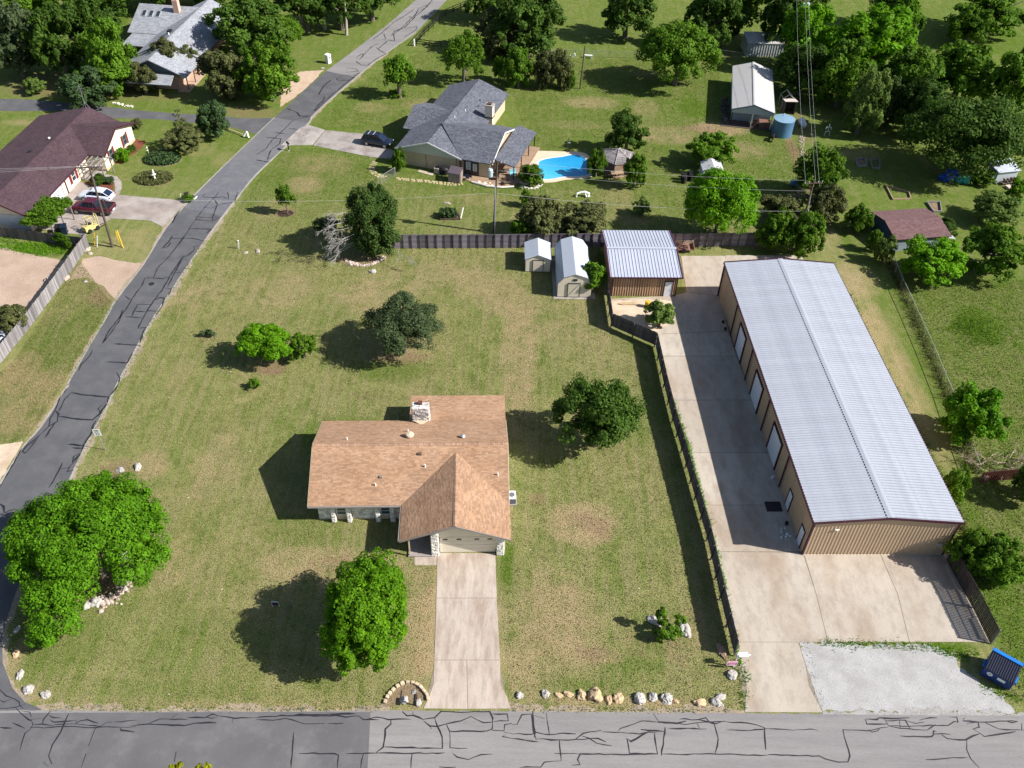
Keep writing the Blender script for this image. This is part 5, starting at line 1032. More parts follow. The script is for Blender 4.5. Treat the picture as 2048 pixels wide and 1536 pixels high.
# ================================================================ FENCES
FENCE_G = mk('weathered_grey_picket', (.17, .155, .16), (.25, .235, .235), rough=.92, isl=.42, obj=.15, scale=2, stretch=(6, 6, .6), fine=.15, fscale=20)
FENCE_D = mk('dark_picket', (.085, .075, .075), (.125, .11, .11), rough=.92, isl=.35, obj=.12, scale=2, stretch=(6, 6, .6))
FENCE_B = mk('plum_grey_plank', (.145, .125, .15), (.20, .175, .20), rough=.92, isl=.22, obj=.45, scale=1.5, stretch=(.5, 1, 4))
FENCE_R = mk('red_brown_picket', (.22, .09, .055), (.28, .13, .08), rough=.9, isl=.25)
BLACKW = mk('black_rail', (.018, .015, .014), rough=.7, var=.2)
def picket_mesh(L, h, z0, pw, gap, side, seed, mat, uneven=.04):
    rnd = random.Random(seed); mb = MB(); x = 0
    while x < L - .03:
        t = rnd.uniform(-uneven, uneven); y = side * (.03 + rnd.uniform(0, .008)); mb.box(x, min(x + pw, L), y - .01, y + .01, z0 + rnd.uniform(0, .03), z0 + h + t); x += pw + gap
    return mb.mesh('pickets', mat)
def fence(name, label, pts, h, z0, mat, postm, pw=.14, gap=.006, side=1, plen=2.4, kind='picket', seed=0, group=None, cat='fence', lean=0):
    P = [Vector((p[0], p[1])) for p in pts]; t = thing(name, label, cat, (P[0].x, P[0].y, 0), 0, group); cache = {}
    for a, b in zip(P, P[1:]):
        L = (b - a).length; n = max(1, round(L / plen)); l = L / n; ang = math.atan2(b.y - a.y, b.x - a.x)
        for i in range(n):
            q = a + (b - a) * (i / n) - P[0]; key = (round(l, 2), i % 3)
            if key not in cache:
                rails = MB()
                if kind == 'picket':
                    for z in (.25, h * .55, h - .2): rails.box(.0, l, -.02, .02, z0 + z, z0 + z + .09)
                    cache[key] = (rails.mesh('fence_panel', postm), picket_mesh(l, h, z0, pw, gap, side, seed + i % 3, mat))
                elif kind == 'plank':
                    rnd = random.Random(seed + i); pl = MB(); z = z0
                    while z < z0 + h - .02: pl.box(.02, l - .02, -.015 + rnd.uniform(0, .01), .015, z, min(z + .19, z0 + h)); z += .2
                    rails.box(0, l, .02, .06, z0 + h - .1, z0 + h); cache[key] = (rails.mesh('fence_panel', postm), pl.mesh('planks', mat))
                elif kind == 'rail':
                    for z in (.35, .75, 1.15): rails.box(0, l, -.02, .02, z, z + .13)
                    cache[key] = (rails.mesh('rails', postm), None)
            me, pk = cache[key]; o = bpy.data.objects.new('rails' if kind == 'rail' else 'fence_panel', me); link(o, t); o.location = (q.x, q.y, 0); o.rotation_euler = (0, 0, ang)
            if pk: k = bpy.data.objects.new('planks' if kind == 'plank' else 'pickets', pk); link(k, o); k['kind'] = 'stuff'
            if ('post', h) not in cache: cache[('post', h)] = MB().box(-.05, .05, -.05, .05, -.05, z0 + h + (.05 if kind == 'plank' else .0)).mesh('post', postm)
            k = bpy.data.objects.new('post', cache[('post', h)]); link(k, t); off = -side * .07 if kind == 'picket' else -.06; k.location = (q.x - sin(ang) * off, q.y + cos(ang) * off, 0); k.rotation_euler = (0, 0, ang)
    k = bpy.data.objects.new('post', cache[('post', h)]); link(k, t); k.location = (P[-1].x - P[0].x, P[-1].y - P[0].y, 0)
    return t
fence('picket_fence', 'long grey picket fence between the dry lawn and the concrete yard', px((1212, 590), (1222, 655), (1310, 694), (1328, 776), (1345, 845), (1363, 905), (1390, 1000), (1414, 1082), (1440, 1200), (1467, 1312)), 1.85, .22, FENCE_D, FENCE_D, side=1, seed=1)
fence('plank_fence', 'dark plank fence along the back of the dry lawn', px((774, 497), (990, 496), (1200, 494), (1380, 494), (1522, 492)), 2.0, .05, FENCE_B, mk('plank_post', (.11, .095, .11), rough=.9), plen=1.09, kind='plank', seed=7)
fence('privacy_fence', 'silvery weathered picket fence beside the pink gravel on the left', px((0, 728), (12, 714), (60, 655), (110, 588), (163, 513), (178, 492), (168, 492)), 1.8, .05, FENCE_G, FENCE_G, side=-1, seed=11)
fence('brown_picket_fence', 'red-brown picket fence at the left edge of the photo', px((-60, 800), (-2, 731)), 1.8, .05, FENCE_R, FENCE_R, side=-1, seed=15)
fence('board_fence', 'grey picket fence running left from the corner behind the utility pole', px((-90, 466), (0, 473), (80, 484), (168, 495)), 1.5, .05, FENCE_D, FENCE_D, side=-1, seed=17)
fence('slatted_fence', 'dark slatted fence beside the yard on the right, casting striped shade', px((1893, 1120), (1910, 1151), (1945, 1216), (1981, 1288)), 2.05, .05, mk('dark_slat', (.045, .036, .036), (.065, .052, .05), rough=.9, isl=.3), mk('pale_post', (.16, .15, .15), rough=.8), pw=.135, gap=.03, side=-1, plen=2.45, seed=21)
fence('rail_fence', 'black three rail fence curving from the road behind the trees', px((832, 91), (848, 72), (866, 55), (890, 32), (921, 19), (960, 2), (1010, -12)), 1.3, 0, BLACKW, BLACKW, kind='rail', plen=2.6, seed=23)
fence('rail_fence', 'black three rail fence running right from the white post to the conical tree', px((832, 91), (860, 95), (905, 98), (960, 101)), 1.3, 0, BLACKW, BLACKW, kind='rail', plen=2.7, seed=25)
c = G(829, 92); o_ = tag(MB().box(-.12, .12, -.12, .12, 0, 1.25).build('white_post', WHITE, None, tuple(c), .3), 'white post at the corner of the black rail fence', 'post'); 
def chainlink(label, pts, h=1.25, step=3.0, postm=None, seed=0, mesh_step=.16):
    P = [Vector((p[0], p[1])) for p in pts]; t = thing('chain_link_fence', label, 'fence', (P[0].x, P[0].y, 0)); pm = postm or GALV
    pme = MB().tube([(0, 0, -.05), (0, 0, h + .05)], .035, 6).mesh('post', pm); wire = MB(); rail = MB()
    for a, b in zip(P, P[1:]):
        L = (b - a).length; d = (b - a) / L; n = max(1, round(L / step)); o = a - P[0]
        for i in range(n + 1):
            k = bpy.data.objects.new('post', pme); link(k, t); q = o + d * (L * i / n); k.location = (q.x, q.y, 0)
        rail.bar((o.x, o.y, h), (o.x + d.x * L, o.y + d.y * L, h), .045)
        m = int(L / mesh_step)
        for i in range(m):
            for s in (0, 1):
                u0, u1 = i * mesh_step, min((i + 1.0) * mesh_step + h * .6, L)
                z0, z1 = (0.02, h) if s else (h, .02); p0, p1 = o + d * u0, o + d * u1; w_ = .006
                wire.add([(p0.x - d.x * w_, p0.y - d.y * w_, z0), (p0.x + d.x * w_, p0.y + d.y * w_, z0), (p1.x + d.x * w_, p1.y + d.y * w_, z1), (p1.x - d.x * w_, p1.y - d.y * w_, z1)], [(0, 1, 2, 3)])
    rail.build('top_rail', pm, t); tag(wire.build('wire_mesh', pm, t), kind='stuff'); return t
chainlink('chain link fence on steel posts along the grass to the right of the long workshop', px((1778, 520), (1800, 575), (1830, 640), (1862, 712), (1898, 800), (1915, 850), (1952, 948)), 1.3)
chainlink('low chain link gate and fence beside the paver path by the ranch house', px((757, 374), (791, 352)), 1.4, 3)
chainlink('chain link fence across the far lawn behind the dark pole', px((1060, 112), (1150, 113), (1290, 118)), 1.2, 3)
chainlink('chain link fence beside the cream barn and rear shed', px((1440, 113), (1492, 120), (1560, 122)), 1.2, 3)
# red-brown sheet metal fence on the right
mfn = px((1957, 965), (2043, 957)); a, b = Vector(mfn[0]), Vector(mfn[1]); L = (b - a).length
t = thing('metal_fence', 'red-brown corrugated metal fence at the right edge behind the brush pile', 'fence', (a.x, a.y, 0), math.atan2(b.y - a.y, b.x - a.x))
panel_run('metal_panel', t, mk('rust_red_metal', (.15, .055, .045), (.18, .07, .055), rough=.6), (0, 0, .05), (.75, 0, 0), int(L / .75) + 3, ribbed(MB(), (0, 0, 0), X, Zv, -Y_, .748, 1.45, 3, .05, .13))
MB().box(0, L + 2, .02, .08, .2, 1.4).build('backing_rail', WOOD_D, t)
# ================================================================ POLES AND WIRES
POLE = mk('pole_wood', (.085, .062, .05), (.12, .09, .072), rough=.9, stretch=(1, 1, .15), scale=5); PORC = mk('porcelain', (.5, .5, .52), rough=.4)
def pole_at(label, base, top, r=.15, cross=None, mat=None, name='utility_pole', light=None):
    b = Vector(base); t_ = Vector(top); t = thing(name, label, 'utility pole', tuple(b)); v = t_ - b
    MB().tube([(0, 0, -.1), tuple(v * .5), tuple(v)], [r, r * .85, r * .65], 10).build('pole', mat or POLE, t)
    if cross:
        for z, w_, ang in cross:
            p = v * z; d = Vector((cos(ang), sin(ang), 0)); c_ = MB().bar(p - d * w_, p + d * w_, .11, .13).build('crossarm', POLE, t)
            for k in (-.95, -.5, .5, .95): MB().lathe([(.05, 0), (.06, .12), (.03, .2)], 8, tuple(p + d * w_ * k + Vector((0, 0, .07)))).build('insulator', PORC, c_)
    return t
def height_pt(bx, by, tx, ty):        # top of an upright (slightly leaning) pole
    h = top_h(bx, by, ty); b = G(bx, by); p = G(tx, ty, h); return b, Vector((p.x, p.y, h))
b, tp = height_pt(987, 466, 995, 322); T_MID = tp
up = pole_at('utility pole with a transformer behind the plank fence, beside the ranch house', b, tp, .16, [(.97, .9, 0.0), ], name='utility_pole')
tr_ = MB().lathe([(.3, 0), (.34, .1), (.34, .95), (.2, 1.1)], 14, (-.5, -.15, (tp - b).z * .80)).build('transformer', mk('transformer_grey', (.42, .50, .54), rough=.35), up)
MB().bar((-.5, -.1, (tp - b).z * .85), (0, 0, (tp - b).z * .85), .08).build('bracket', GALV, tr_); MB().bar((.17, -.12, 0), (.17, -.12, (tp - b).z * .66), .09).build('conduit', mk('conduit_pale', (.62, .63, .68), rough=.5), up)
b2, tp2 = height_pt(1592, 497, 1628, 362); T_R = tp2
pr_ = pole_at('leaning utility pole with guy wires in the bushes behind the long workshop', b2, tp2, .15, [(.97, 1.2, .2), (.45, .0001, 0)][:1])
MB().bar((0, 0, 4.2), (2.0, .1, 4.2), .1).build('side_arm', GALV, pr_)
b3, tp3 = height_pt(225, 494, 178, 333); T_L = tp3
pl_ = pole_at('utility pole with a braced crossarm on the grass by the maroon roofed house', b3, tp3, .16, [(.99, 1.4, .15), (.96, 1.0, 1.1)])
MB().bar(tuple((tp3 - b3) * .99 + Vector((-1.2, -.1, 0))), tuple((tp3 - b3) * .9), .08).bar(tuple((tp3 - b3) * .99 + Vector((1.2, .1, 0))), tuple((tp3 - b3) * .9), .08).build('brace', GALV, pl_)
b4, tp4 = height_pt(1160, 178, 1170, 92); pole_at('dark bare pole standing alone on the far lawn', b4, tp4, .14)
b5, tp5 = height_pt(1612, 130, 1607, -14); T_T = tp5; p_t = pole_at('tall utility pole with transformers among the trees at the top right', b5, tp5, .17, [(.98, 1.3, .1), (.9, 1.0, .1)])
for i, (dx, dy) in enumerate(((-.45, -.2), (.45, -.2))): MB().lathe([(.28, 0), (.32, .1), (.32, .9), (.2, 1.0)], 12, tuple((tp5 - b5) * .80 + Vector((dx, dy, 0)))).build('transformer', MATS['transformer_grey'], p_t)
WIRE = mk('pale_cable', (.42, .42, .42), rough=.6); WIRE_D = mk('dark_cable', (.10, .10, .10), rough=.6)
def wire(label, a, b, sag=.6, r=.011, mat=None, name='power_line', group=None):
    a, b = Vector(a), Vector(b); P = [a.lerp(b, k / 16) - Vector((0, 0, sag * 4 * (k / 16) * (1 - k / 16))) - a for k in range(17)]
    return tag(MB().tube(P, r, 4).build(name, mat or WIRE, None, tuple(a)), label, 'power line', group)
wire('upper of two thin wires from the transformer pole to the leaning pole on the right', T_MID + Vector((.8, 0, .1)), T_R + Vector((-.9, -.1, .1)), .5); wire('lower of two thin wires from the transformer pole to the leaning pole on the right', T_MID + Vector((.2, -.2, -1.2)), T_R + Vector((-.3, -.2, -1.3)), .5)
m1 = G(987, 390, 5.9); m1 = Vector((b.x, b.y, 6.0)); wire('thick pale cable from the transformer pole across to the right behind the sheds', m1, Vector((b2.x + (tp2 - b2).x * .55, b2.y + (tp2 - b2).y * .55, 5.6)), .7, .017)
wire('thin pale cable crossing above the dry lawn from the left pole to the transformer pole', Vector((b3.x + (tp3 - b3).x * .62, b3.y + (tp3 - b3).y * .62, 7.2)), m1 + Vector((0, 0, .0)), .9, .013)
dl = Vector((-62, -4, 0))
for i, (off, lab) in enumerate(((-1.3, 'topmost of three thin wires crossing the maroon roof to the left'), (0, 'middle of three thin wires crossing the maroon roof to the left'), (1.3, 'lowest of three thin wires crossing the maroon roof to the left'))):
    wire(lab, T_L + Vector((off * .9, off * .15, .1)), T_L + Vector((-40 + off * .5, -5 - off * 1.3, .5)), .5)
for i, (off, lab) in enumerate(((-1.2, 'left one of the three parallel wires above the back lot on the right'), (.35, 'middle one of the three parallel wires above the back lot on the right'), (1.0, 'right one of the three parallel wires above the back lot on the right'))): wire(lab, T_T + Vector((off, 0, .1 - .3 * i)), T_R + Vector((off * .9, 0, .1 - .4 * i)), .8, .014)
for i, (x, y, zz, lab) in enumerate(((1602, 512, 9.0, 'guy wire nearer the leaning pole behind the long workshop'), (1608, 508, 8.0, 'guy wire farther from the leaning pole behind the long workshop'))): wire(lab, Vector((b2.x + (tp2 - b2).x * zz / tp2.z, b2.y + (tp2 - b2).y * zz / tp2.z, zz)), G(x, y), 0, .018, name='guy_wire')
YEL = mk('yellow_plastic', (.70, .42, .03), rough=.5)
for (x, y, tx, ty, lab, m_) in ((241, 494, 231, 462, 'left one of two yellow guy wire guards right of the left utility pole', YEL), (247, 496, 234, 460, 'right one of two yellow guy wire guards right of the left utility pole', YEL), (189, 490, 188, 466, 'yellow guy wire guard left of the left utility pole', YEL), (194.5, 494, 194.5, 472, 'white plastic marker post beside the yellow guy wire guard', WHITE)):
    p = G(x, y); h = 2.1 if m_ is YEL else 1.6; q = G(tx, ty, h); t = thing('guy_guard', lab, 'guy guard', tuple(p)); MB().bar((0, 0, 0), tuple(q - p), .09).build('guard', m_, t)
    if m_ is YEL: wire(lab.replace('guy wire guards', 'guy wires').replace('guy wire guard', 'guy wire'), p + (q - p), T_L - Vector((0, 0, .8)), 0, .014, WIRE_D, name='guy_wire')
# ================================================================ VEHICLES
TYRE = mk('tyre_rubber', (.018, .018, .02), rough=.85, var=.1); RIM = mk('rim_alloy', (.40, .41, .43), rough=.35, metal=.7, var=.05); CARGLASS = mk('car_glass', (.012, .02, .045), rough=.05, spec=.7, var=.1)
LAMP_R = mk('tail_lamp', (.35, .01, .01), rough=.25); LAMP_W = mk('head_lamp', (.7, .72, .75), rough=.15)
def sup(w_, z0, z1, x, n=10, p=3.2, skew=0):  # superellipse cross-section at station x
    out = []
    for k in range(n * 2):
        a = 2 * pi * k / (n * 2); c_, s_ = cos(a), sin(a)
        out.append((x, w_ * math.copysign(abs(c_) ** (2 / p), c_), (z0 + z1) / 2 + (z1 - z0) / 2 * math.copysign(abs(s_) ** (2 / p), s_)))
    return out
def car(label, cat, loc, rz, paint, kind):
    t = thing({'pickup': 'pickup_truck'}.get(kind, 'parked_car'), label, cat, loc, rz)
    if kind == 'pickup': L, Wd, belt, rt = 5.7, .98, 1.12, 1.86
    elif kind == 'suv': L, Wd, belt, rt = 4.75, .95, 1.05, 1.70
    else: L, Wd, belt, rt = 4.7, .93, 1.02, 1.62
    h = L / 2; r_ = .40 if kind == 'pickup' else .36
    st = [(-h, .80, .50, belt - .12), (-h + .12, .93, .34, belt - .02), (-h + .6, 1, .28, belt + .02), (-.3, 1, .26, belt), (h - 1.45, 1, .28, belt - .02), (h - .6, .97, .32, belt - .10), (h - .15, .88, .36, belt - .22), (h, .74, .48, belt - .34)]
    if kind == 'pickup': st = [(-h, .94, .55, belt - .06), (-h + .08, .98, .45, belt), (-h + .7, 1, .4, belt + .02), (0, 1, .38, belt + .02), (h - 1.3, 1, .38, belt + .0), (h - .5, .98, .42, belt - .06), (h - .1, .93, .46, belt - .16), (h, .85, .55, belt - .3)]
    body = MB().loft([sup(Wd * a, z0, z1, x, 9, 4.2) for x, a, z0, z1 in st]).build('body', paint, t, smooth=True)
    if kind == 'pickup': cab = [(-.95, .80, belt - .05), (-.72, .80, rt - .05), (.55, .79, rt - .02), (.75, .78, rt - .08), (1.45, .86, belt - .08)]
    elif kind == 'suv': cab = [(-h + .12, .76, belt), (-h + .5, .74, rt - .06), (-.2, .76, rt), (.45, .75, rt - .05), (1.3, .86, belt - .06)]
    else: cab = [(-h + .2, .74, belt + .02), (-h + .95, .70, rt - .12), (-.2, .74, rt), (.35, .73, rt - .06), (1.25, .86, belt - .06)]
    secs = []
    for x, a, z in cab:
        ww = Wd * a; tw_ = ww * .84 if z > belt + .2 else ww; secs.append([(x, -Wd * .92, belt - .15), (x, -ww, belt - .02 if z > belt else z - .02), (x, -tw_, z - .06 if z > belt + .2 else z), (x, -tw_ * .8, z), (x, tw_ * .8, z), (x, tw_, z - .06 if z > belt + .2 else z), (x, ww, belt - .02 if z > belt else z - .02), (x, Wd * .92, belt - .15)])
    MB().loft(secs).build('windows', CARGLASS, t, smooth=False)
    rp = MB(); c2 = [c_ for c_ in cab if c_[2] > belt + .3]; x0, x1 = c2[0][0], c2[-1][0]
    rp.slab([(x0 - .04, -Wd * .66, c2[0][2] + .02), (x1 + .05, -Wd * .64, c2[-1][2] + .02), (x1 + .05, Wd * .64, c2[-1][2] + .02), (x0 - .04, Wd * .66, c2[0][2] + .02)], .05) if len(c2) == 2 else None
    if len(c2) > 2:
        for q0, q1 in zip(c2, c2[1:]): rp.slab([(q0[0] - .02, -Wd * .65, q0[2] + .025), (q1[0] + .02, -Wd * .65, q1[2] + .025), (q1[0] + .02, Wd * .65, q1[2] + .025), (q0[0] - .02, Wd * .65, q0[2] + .025)], .05)
    for s in (-1, 1):     # pillars
        for (xa, aa, za), (xb, ab, zb) in ((cab[0], cab[1]), (cab[-2], cab[-1])): rp.bar((xa, s * Wd * aa * .93, max(za, belt - .05)), (xb, s * Wd * ab * .9, max(zb, belt - .05)), .09, .07)
        xm = (x0 + x1) / 2; rp.bar((xm, s * Wd * .80, belt), (xm, s * Wd * .66, rt - .04), .08, .06)
        rp.bar((x0, s * Wd * .66, c2[0][2]), (x1, s * Wd * .66, c2[-1][2]), .08, .06)
    rp.build('roof_panel', paint, t)
    wm = MB().tube([(0, -.11, 0), (0, .11, 0)], r_, 18).mesh('tyre', TYRE); rm = MB().tube([(0, -.12, 0), (0, .12, 0)], r_ * .62, 14).mesh('rim', RIM)
    for x in (-h + .95 + (.25 if kind == 'pickup' else 0), h - .92):
        for s in (-1, 1):
            a = bpy.data.objects.new('wheel', wm); link(a, t); a.location = (x, s * (Wd - .09), r_); b_ = bpy.data.objects.new('rim', rm); link(b_, a)
    for s in (-1, 1):
        MB().box(-.03, .06, -.17, .17, -.07, .09).build('tail_light', LAMP_R, t, (-h + .03, s * Wd * .72, belt - .2)); MB().box(-.08, .05, -.18, .18, -.06, .07).build('headlight', LAMP_W, t, (h - .12, s * Wd * .66, belt - .36)); MB().box(-.08, .08, -.09, .09, -.06, .06).build('mirror', paint, t, (.98, s * (Wd + .06), belt + .08))
    MB().box(-.01, .02, -.26, .26, -.06, .06).build('licence_plate', WHITE, t, (-h - .02 + (.03 if kind != 'pickup' else 0), 0, .72))
    if kind == 'pickup':
        b_ = MB().box(-h + .12, -1.02, -Wd * .8, Wd * .8, belt - .0, belt + .045).build('cargo_bed', mk('bed_liner', (.012, .012, .016), rough=.8), t)
        sd_ = MB()
        for s in (-1, 1): sd_.box(-h + .05, -1.0, s * Wd * .88 - .07, s * Wd * .88 + .07, belt - .05, belt + .10)
        sd_.box(-h + .0, -h + .14, -Wd * .9, Wd * .9, belt - .3, belt + .10); sd_.build('bed_side', paint, t); MB().box(-h - .12, -h + .05, -.85, .85, .5, .66).build('bumper', GALV, t)
    if kind == 'suv':
        for y in (-.55, .55): MB().bar((-1.6, y, rt + .05), (.3, y, rt + .05), .04).build('roof_rail', BLACK, t)
        for x in (-1.2, -.4): MB().bar((x, -.6, rt + .09), (x, .6, rt + .09), .06, .03).build('cross_bar', mk('bar_silver', (.55, .55, .55), rough=.35), t)
    return t
def paintm(n, c): return mk(n, c, rough=.25, var=.03, fine=0, spec=.5, coat=.6)
p0, p1 = G(725, 290), G(786, 288); mid = (p0 + p1) / 2; car('dark navy estate car with roof bars on the ranch house drive', 'car', (mid.x, mid.y, .03), radians(-14), paintm('navy_paint', (.008, .013, .028)), 'suv')
p0 = G(196, 399); car('white crossover car parked in front of the maroon roofed house', 'car', (p0.x + .0, p0.y, .03), radians(172), paintm('white_paint_car', (.62, .68, .78)), 'sedan')
p0 = G(189, 424); car('dark red pickup truck parked beside the white car', 'pickup truck', (p0.x, p0.y, .03), radians(175), paintm('maroon_paint', (.085, .008, .018)), 'pickup')
p0 = G(-12, 690); car('silver car behind the weathered fence at the left edge', 'car', (p0.x, p0.y, .03), radians(60), paintm('silver_paint', (.4, .43, .47)), 'sedan')
# forklift
p0 = G(186, 460); fl = thing('forklift', 'small pale yellow forklift on the drive beside the utility pole', 'forklift', (p0.x, p0.y, .03), radians(55)); FY = mk('forklift_yellow', (.58, .50, .20), rough=.5, var=.12)
MB().extr([(-.9, .25), (.7, .25), (.7, .6), (.2, .75), (-.2, .95), (-.9, 1.0)], 'y', -.42, .42).build('chassis', FY, fl, bevel=.05); MB().box(-1.15, -.85, -.45, .45, .25, .95).build('counterweight', FY, fl, bevel=.08)
mb = MB(); 
for s in (-1, 1): mb.bar((.85, s * .3, .1), (.85, s * .3, 2.0), .1, .08)
mb.bar((.85, -.3, 2.0), (.85, .3, 2.0), .08).bar((.85, -.3, 1.2), (.85, .3, 1.2), .08); mb.build('mast', FY, fl)
mb = MB()
for s in (-1, 1): mb.bar((.5, s * .38, .6), (.15, s * .38, 1.95), .06); mb.bar((-.7, s * .38, .95), (-.55, s * .38, 1.95), .06); mb.bar((-.55, s * .38, 1.95), (.15, s * .38, 1.95), .06)
for k in range(4): mb.bar((-.5 + k * .2, -.38, 1.95), (-.5 + k * .2, .38, 1.95), .04)
mb.build('overhead_guard', FY, fl); MB().box(-.45, 0, -.22, .22, .95, 1.1).box(-.5, -.38, -.22, .22, 1.05, 1.5).build('seat', BLACK, fl)
for x in (-.65, .5):
    for s in (-1, 1): MB().tube([(0, -.1, 0), (0, .1, 0)], .28, 14).build('wheel', TYRE, fl, (x, s * .46, .28))
for s in (-1, 1): MB().box(.88, 1.8, s * .22 - .05, s * .22 + .05, .06, .1).build('fork', BLACK, fl)
# ================================================================ STREET AND YARD OBJECTS
def text_part(parent, body, size, loc, rot, mat, name='lettering', depth=.003):
    cu = bpy.data.curves.new(name, 'FONT'); cu.body = body; cu.size = size; cu.extrude = depth; cu.align_x = 'CENTER'; cu.align_y = 'CENTER'; cu.resolution_u = 2
    tmp = bpy.data.objects.new('tmp', cu); COL.objects.link(tmp); dg = bpy.context.evaluated_depsgraph_get(); me = bpy.data.meshes.new_from_object(tmp.evaluated_get(dg)); bpy.data.objects.remove(tmp)
    me.materials.clear(); me.materials.append(mat); o = bpy.data.objects.new(name, me); link(o, parent); o.location = loc; o.rotation_euler = rot; return o
b = G(211.5, 900); hh = top_h(211.5, 900, 858); rz = radians(6); sg = thing('speed_sign', 'white speed limit 25 sign on a thin post at the road verge', 'road sign', tuple(b), rz)
MB().bar((0, 0, -.05), (-.12, .0, hh * .98), .06).build('post', GALV, sg); TOPZ = hh - .42
MB().box(-.12 - .34, -.12 + .34, -.055, -.035, TOPZ - .45, TOPZ + .42).build('sign_plate', WHITE, sg)
text_part(sg, 'SPEED', .17, (-.12, -.06, TOPZ + .28), (pi / 2, 0, 0), BLACK); text_part(sg, 'LIMIT', .17, (-.12, -.06, TOPZ + .1), (pi / 2, 0, 0), BLACK); text_part(sg, '25', .46, (-.12, -.06, TOPZ - .2), (pi / 2, 0, 0), BLACK)
b = G(1467, 1334); ys = thing('estate_sign', 'white estate agent post with a hanging pink sign at the end of the long fence', 'sign', tuple(b), .05)
MB().box(-.05, .05, -.05, .05, 0, 1.9).build('post', WHITE, ys); MB().box(-.1, 1.0, -.05, .05, 1.72, 1.82).build('arm', WHITE, ys)
pl = MB().box(-.42, .42, -.02, .02, .55, 1.15).build('sign_panel', mk('magenta_panel', (.62, .10, .30), rough=.5, var=.05), ys, (-.3, -.16, .0)); MB().box(-.42, .42, -.026, -.021, 1.0, 1.15).box(-.42, .42, -.026, -.021, .55, .6).box(-.42, -.38, -.026, -.021, .6, 1.0).box(.38, .42, -.026, -.021, .6, 1.0).build('white_border', WHITE, pl)
MB().box(-.28, -.05, -.027, -.022, .78, .86).box(.0, .3, -.027, -.022, .78, .84).box(-.3, .3, -.027, -.022, .66, .71).build('print_band', mk('pale_pink', (.7, .45, .55), rough=.5), pl); MB().box(-.36, -.28, -.027, -.022, .62, .74).box(.28, .36, -.027, -.022, .62, .74).build('print_mark', BLACK, pl)
MB().box(.06, .8, -.2, .22, 1.83, 1.86).build('top_panel', mk('lilac_white', (.66, .66, .74), rough=.5), ys)
b = G(552, 1213); ys = thing('yard_sign', 'small dark yard sign with a white top edge in the shade of the bright maple', 'sign', tuple(b), 0)
MB().box(-.3, -.27, -.02, .02, 0, .65).box(.27, .3, -.02, .02, 0, .65).build('stake', WHITE, ys); MB().box(-.3, .3, -.015, .015, .2, .62).build('sign_panel', mk('dark_sign', (.06, .03, .05), rough=.5), ys); MB().box(-.3, .3, -.02, .02, .62, .72).build('header_strip', mk('sign_blue_white', (.5, .55, .62), rough=.5), ys)
# blue skip at the right
c = G(1994, 1350); dm = thing('dumpster', 'blue steel dumpster with a black ribbed lid at the edge of the white gravel', 'dumpster', tuple(c), radians(-37)); dm.scale = (1.12, 1.12, 1.12)
BLUE = mk('dumpster_blue', (.010, .035, .165), rough=.45, var=.15, spec=.4); BLUE_B = mk('dumpster_bright', (.012, .16, .52), rough=.45, var=.08); LID = mk('lid_plastic', (.018, .022, .045), rough=.5, var=.2)
MB().extr([(-.82, .12), (.82, .12), (.82, 1.35), (-.82, 1.0)], 'x', -1.0, 1.0).build('body', BLUE, dm, bevel=.02)
MB().box(-1.03, 1.03, .62, .90, 1.36, 1.46).build('top_ledge', BLUE_B, dm)
lid = MB(); q = lambda y: 1.0 + .35 * (y + .82) / 1.64
for s in (0, 1): lid.slab([(-1.0 + s * 1.01, -.86, q(-.86) + .05), (-.01 + s * 1.01, -.86, q(-.86) + .05), (-.01 + s * 1.01, .62, q(.62) + .05), (-1.0 + s * 1.01, .62, q(.62) + .05)], .03)
for k in range(13):
    x = -.92 + k * .153; lid.bar((x, -.83, q(-.83) + .07), (x, .6, q(.6) + .07), .05, .04)
lid.build('lid', LID, dm)
for s in (-1, 1): MB().box(s * 1.0 - (.16 if s < 0 else 0), s * 1.0 + (.16 if s > 0 else 0), -.45, .15, .62, .78).build('lifting_pocket', BLUE_B, dm)
mb = MB(); mb.tube([(0, -.001, 0), (0, -.014, 0)], .19, 20); b_ = mb.build('round_label', WHITE, dm, (-.52, -.82, .68)); MB().box(-.1, .1, -.02, -.014, -.06, .06).build('grey_mark', mk('mark_grey', (.3, .3, .33)), b_); MB().box(.0, .52, -.835, -.82, .55, .80).build('label_plate', WHITE, dm)
for x in (-.9, .75): MB().box(x, x + .15, -.7, .7, 0, .12).build('skid', BLACK, dm)
# mailbox bed: arc of laid stones, boulders inside, black mailbox
bed = thing('flower_bed', 'half round mailbox bed edged with tan stones by the driveway mouth', 'flower bed', tuple(G(812, 1412)))
BED_ST = mk('tan_stone', (.46, .36, .24), (.58, .48, .35), rough=.9, obj=.2, scale=4, fine=.15, fscale=20, bump=.4, bscale=20)
AR = [(770, 1414), (771, 1404), (776, 1393), (783, 1384), (793, 1375), (805, 1368), (818, 1366), (830, 1367.5), (840, 1374), (848, 1383), (854, 1391), (856, 1399)]
P = spline([Vector(G2(*q)) for q in AR], 5); rnd = random.Random(6); acc = 0; last = P[0]
for p in P[1:]:
    acc += (p - last).length
    if acc > .34:
        d = (p - last).normalized(); L_s = .16; s_ = MB(); 
        s_.box(-L_s * rnd.uniform(.8, 1.1), L_s, -.11, .1 + rnd.uniform(0, .03), 0, .22 + rnd.uniform(-.03, .04)); o_ = s_.build('stone', BED_ST, bed, (p.x - bed.location.x, p.y - bed.location.y, 0), math.atan2(d.y, d.x) + rnd.uniform(-.12, .12), bevel=.03); acc = 0
    last = p
sheet('soil', [(p.x - bed.location.x, p.y - bed.location.y) for p in P], .02, mk('bed_soil', (.17, .12, .075), (.24, .18, .11), rough=.95, fine=.35, fscale=8, bump=.8, bscale=9), None, bed)
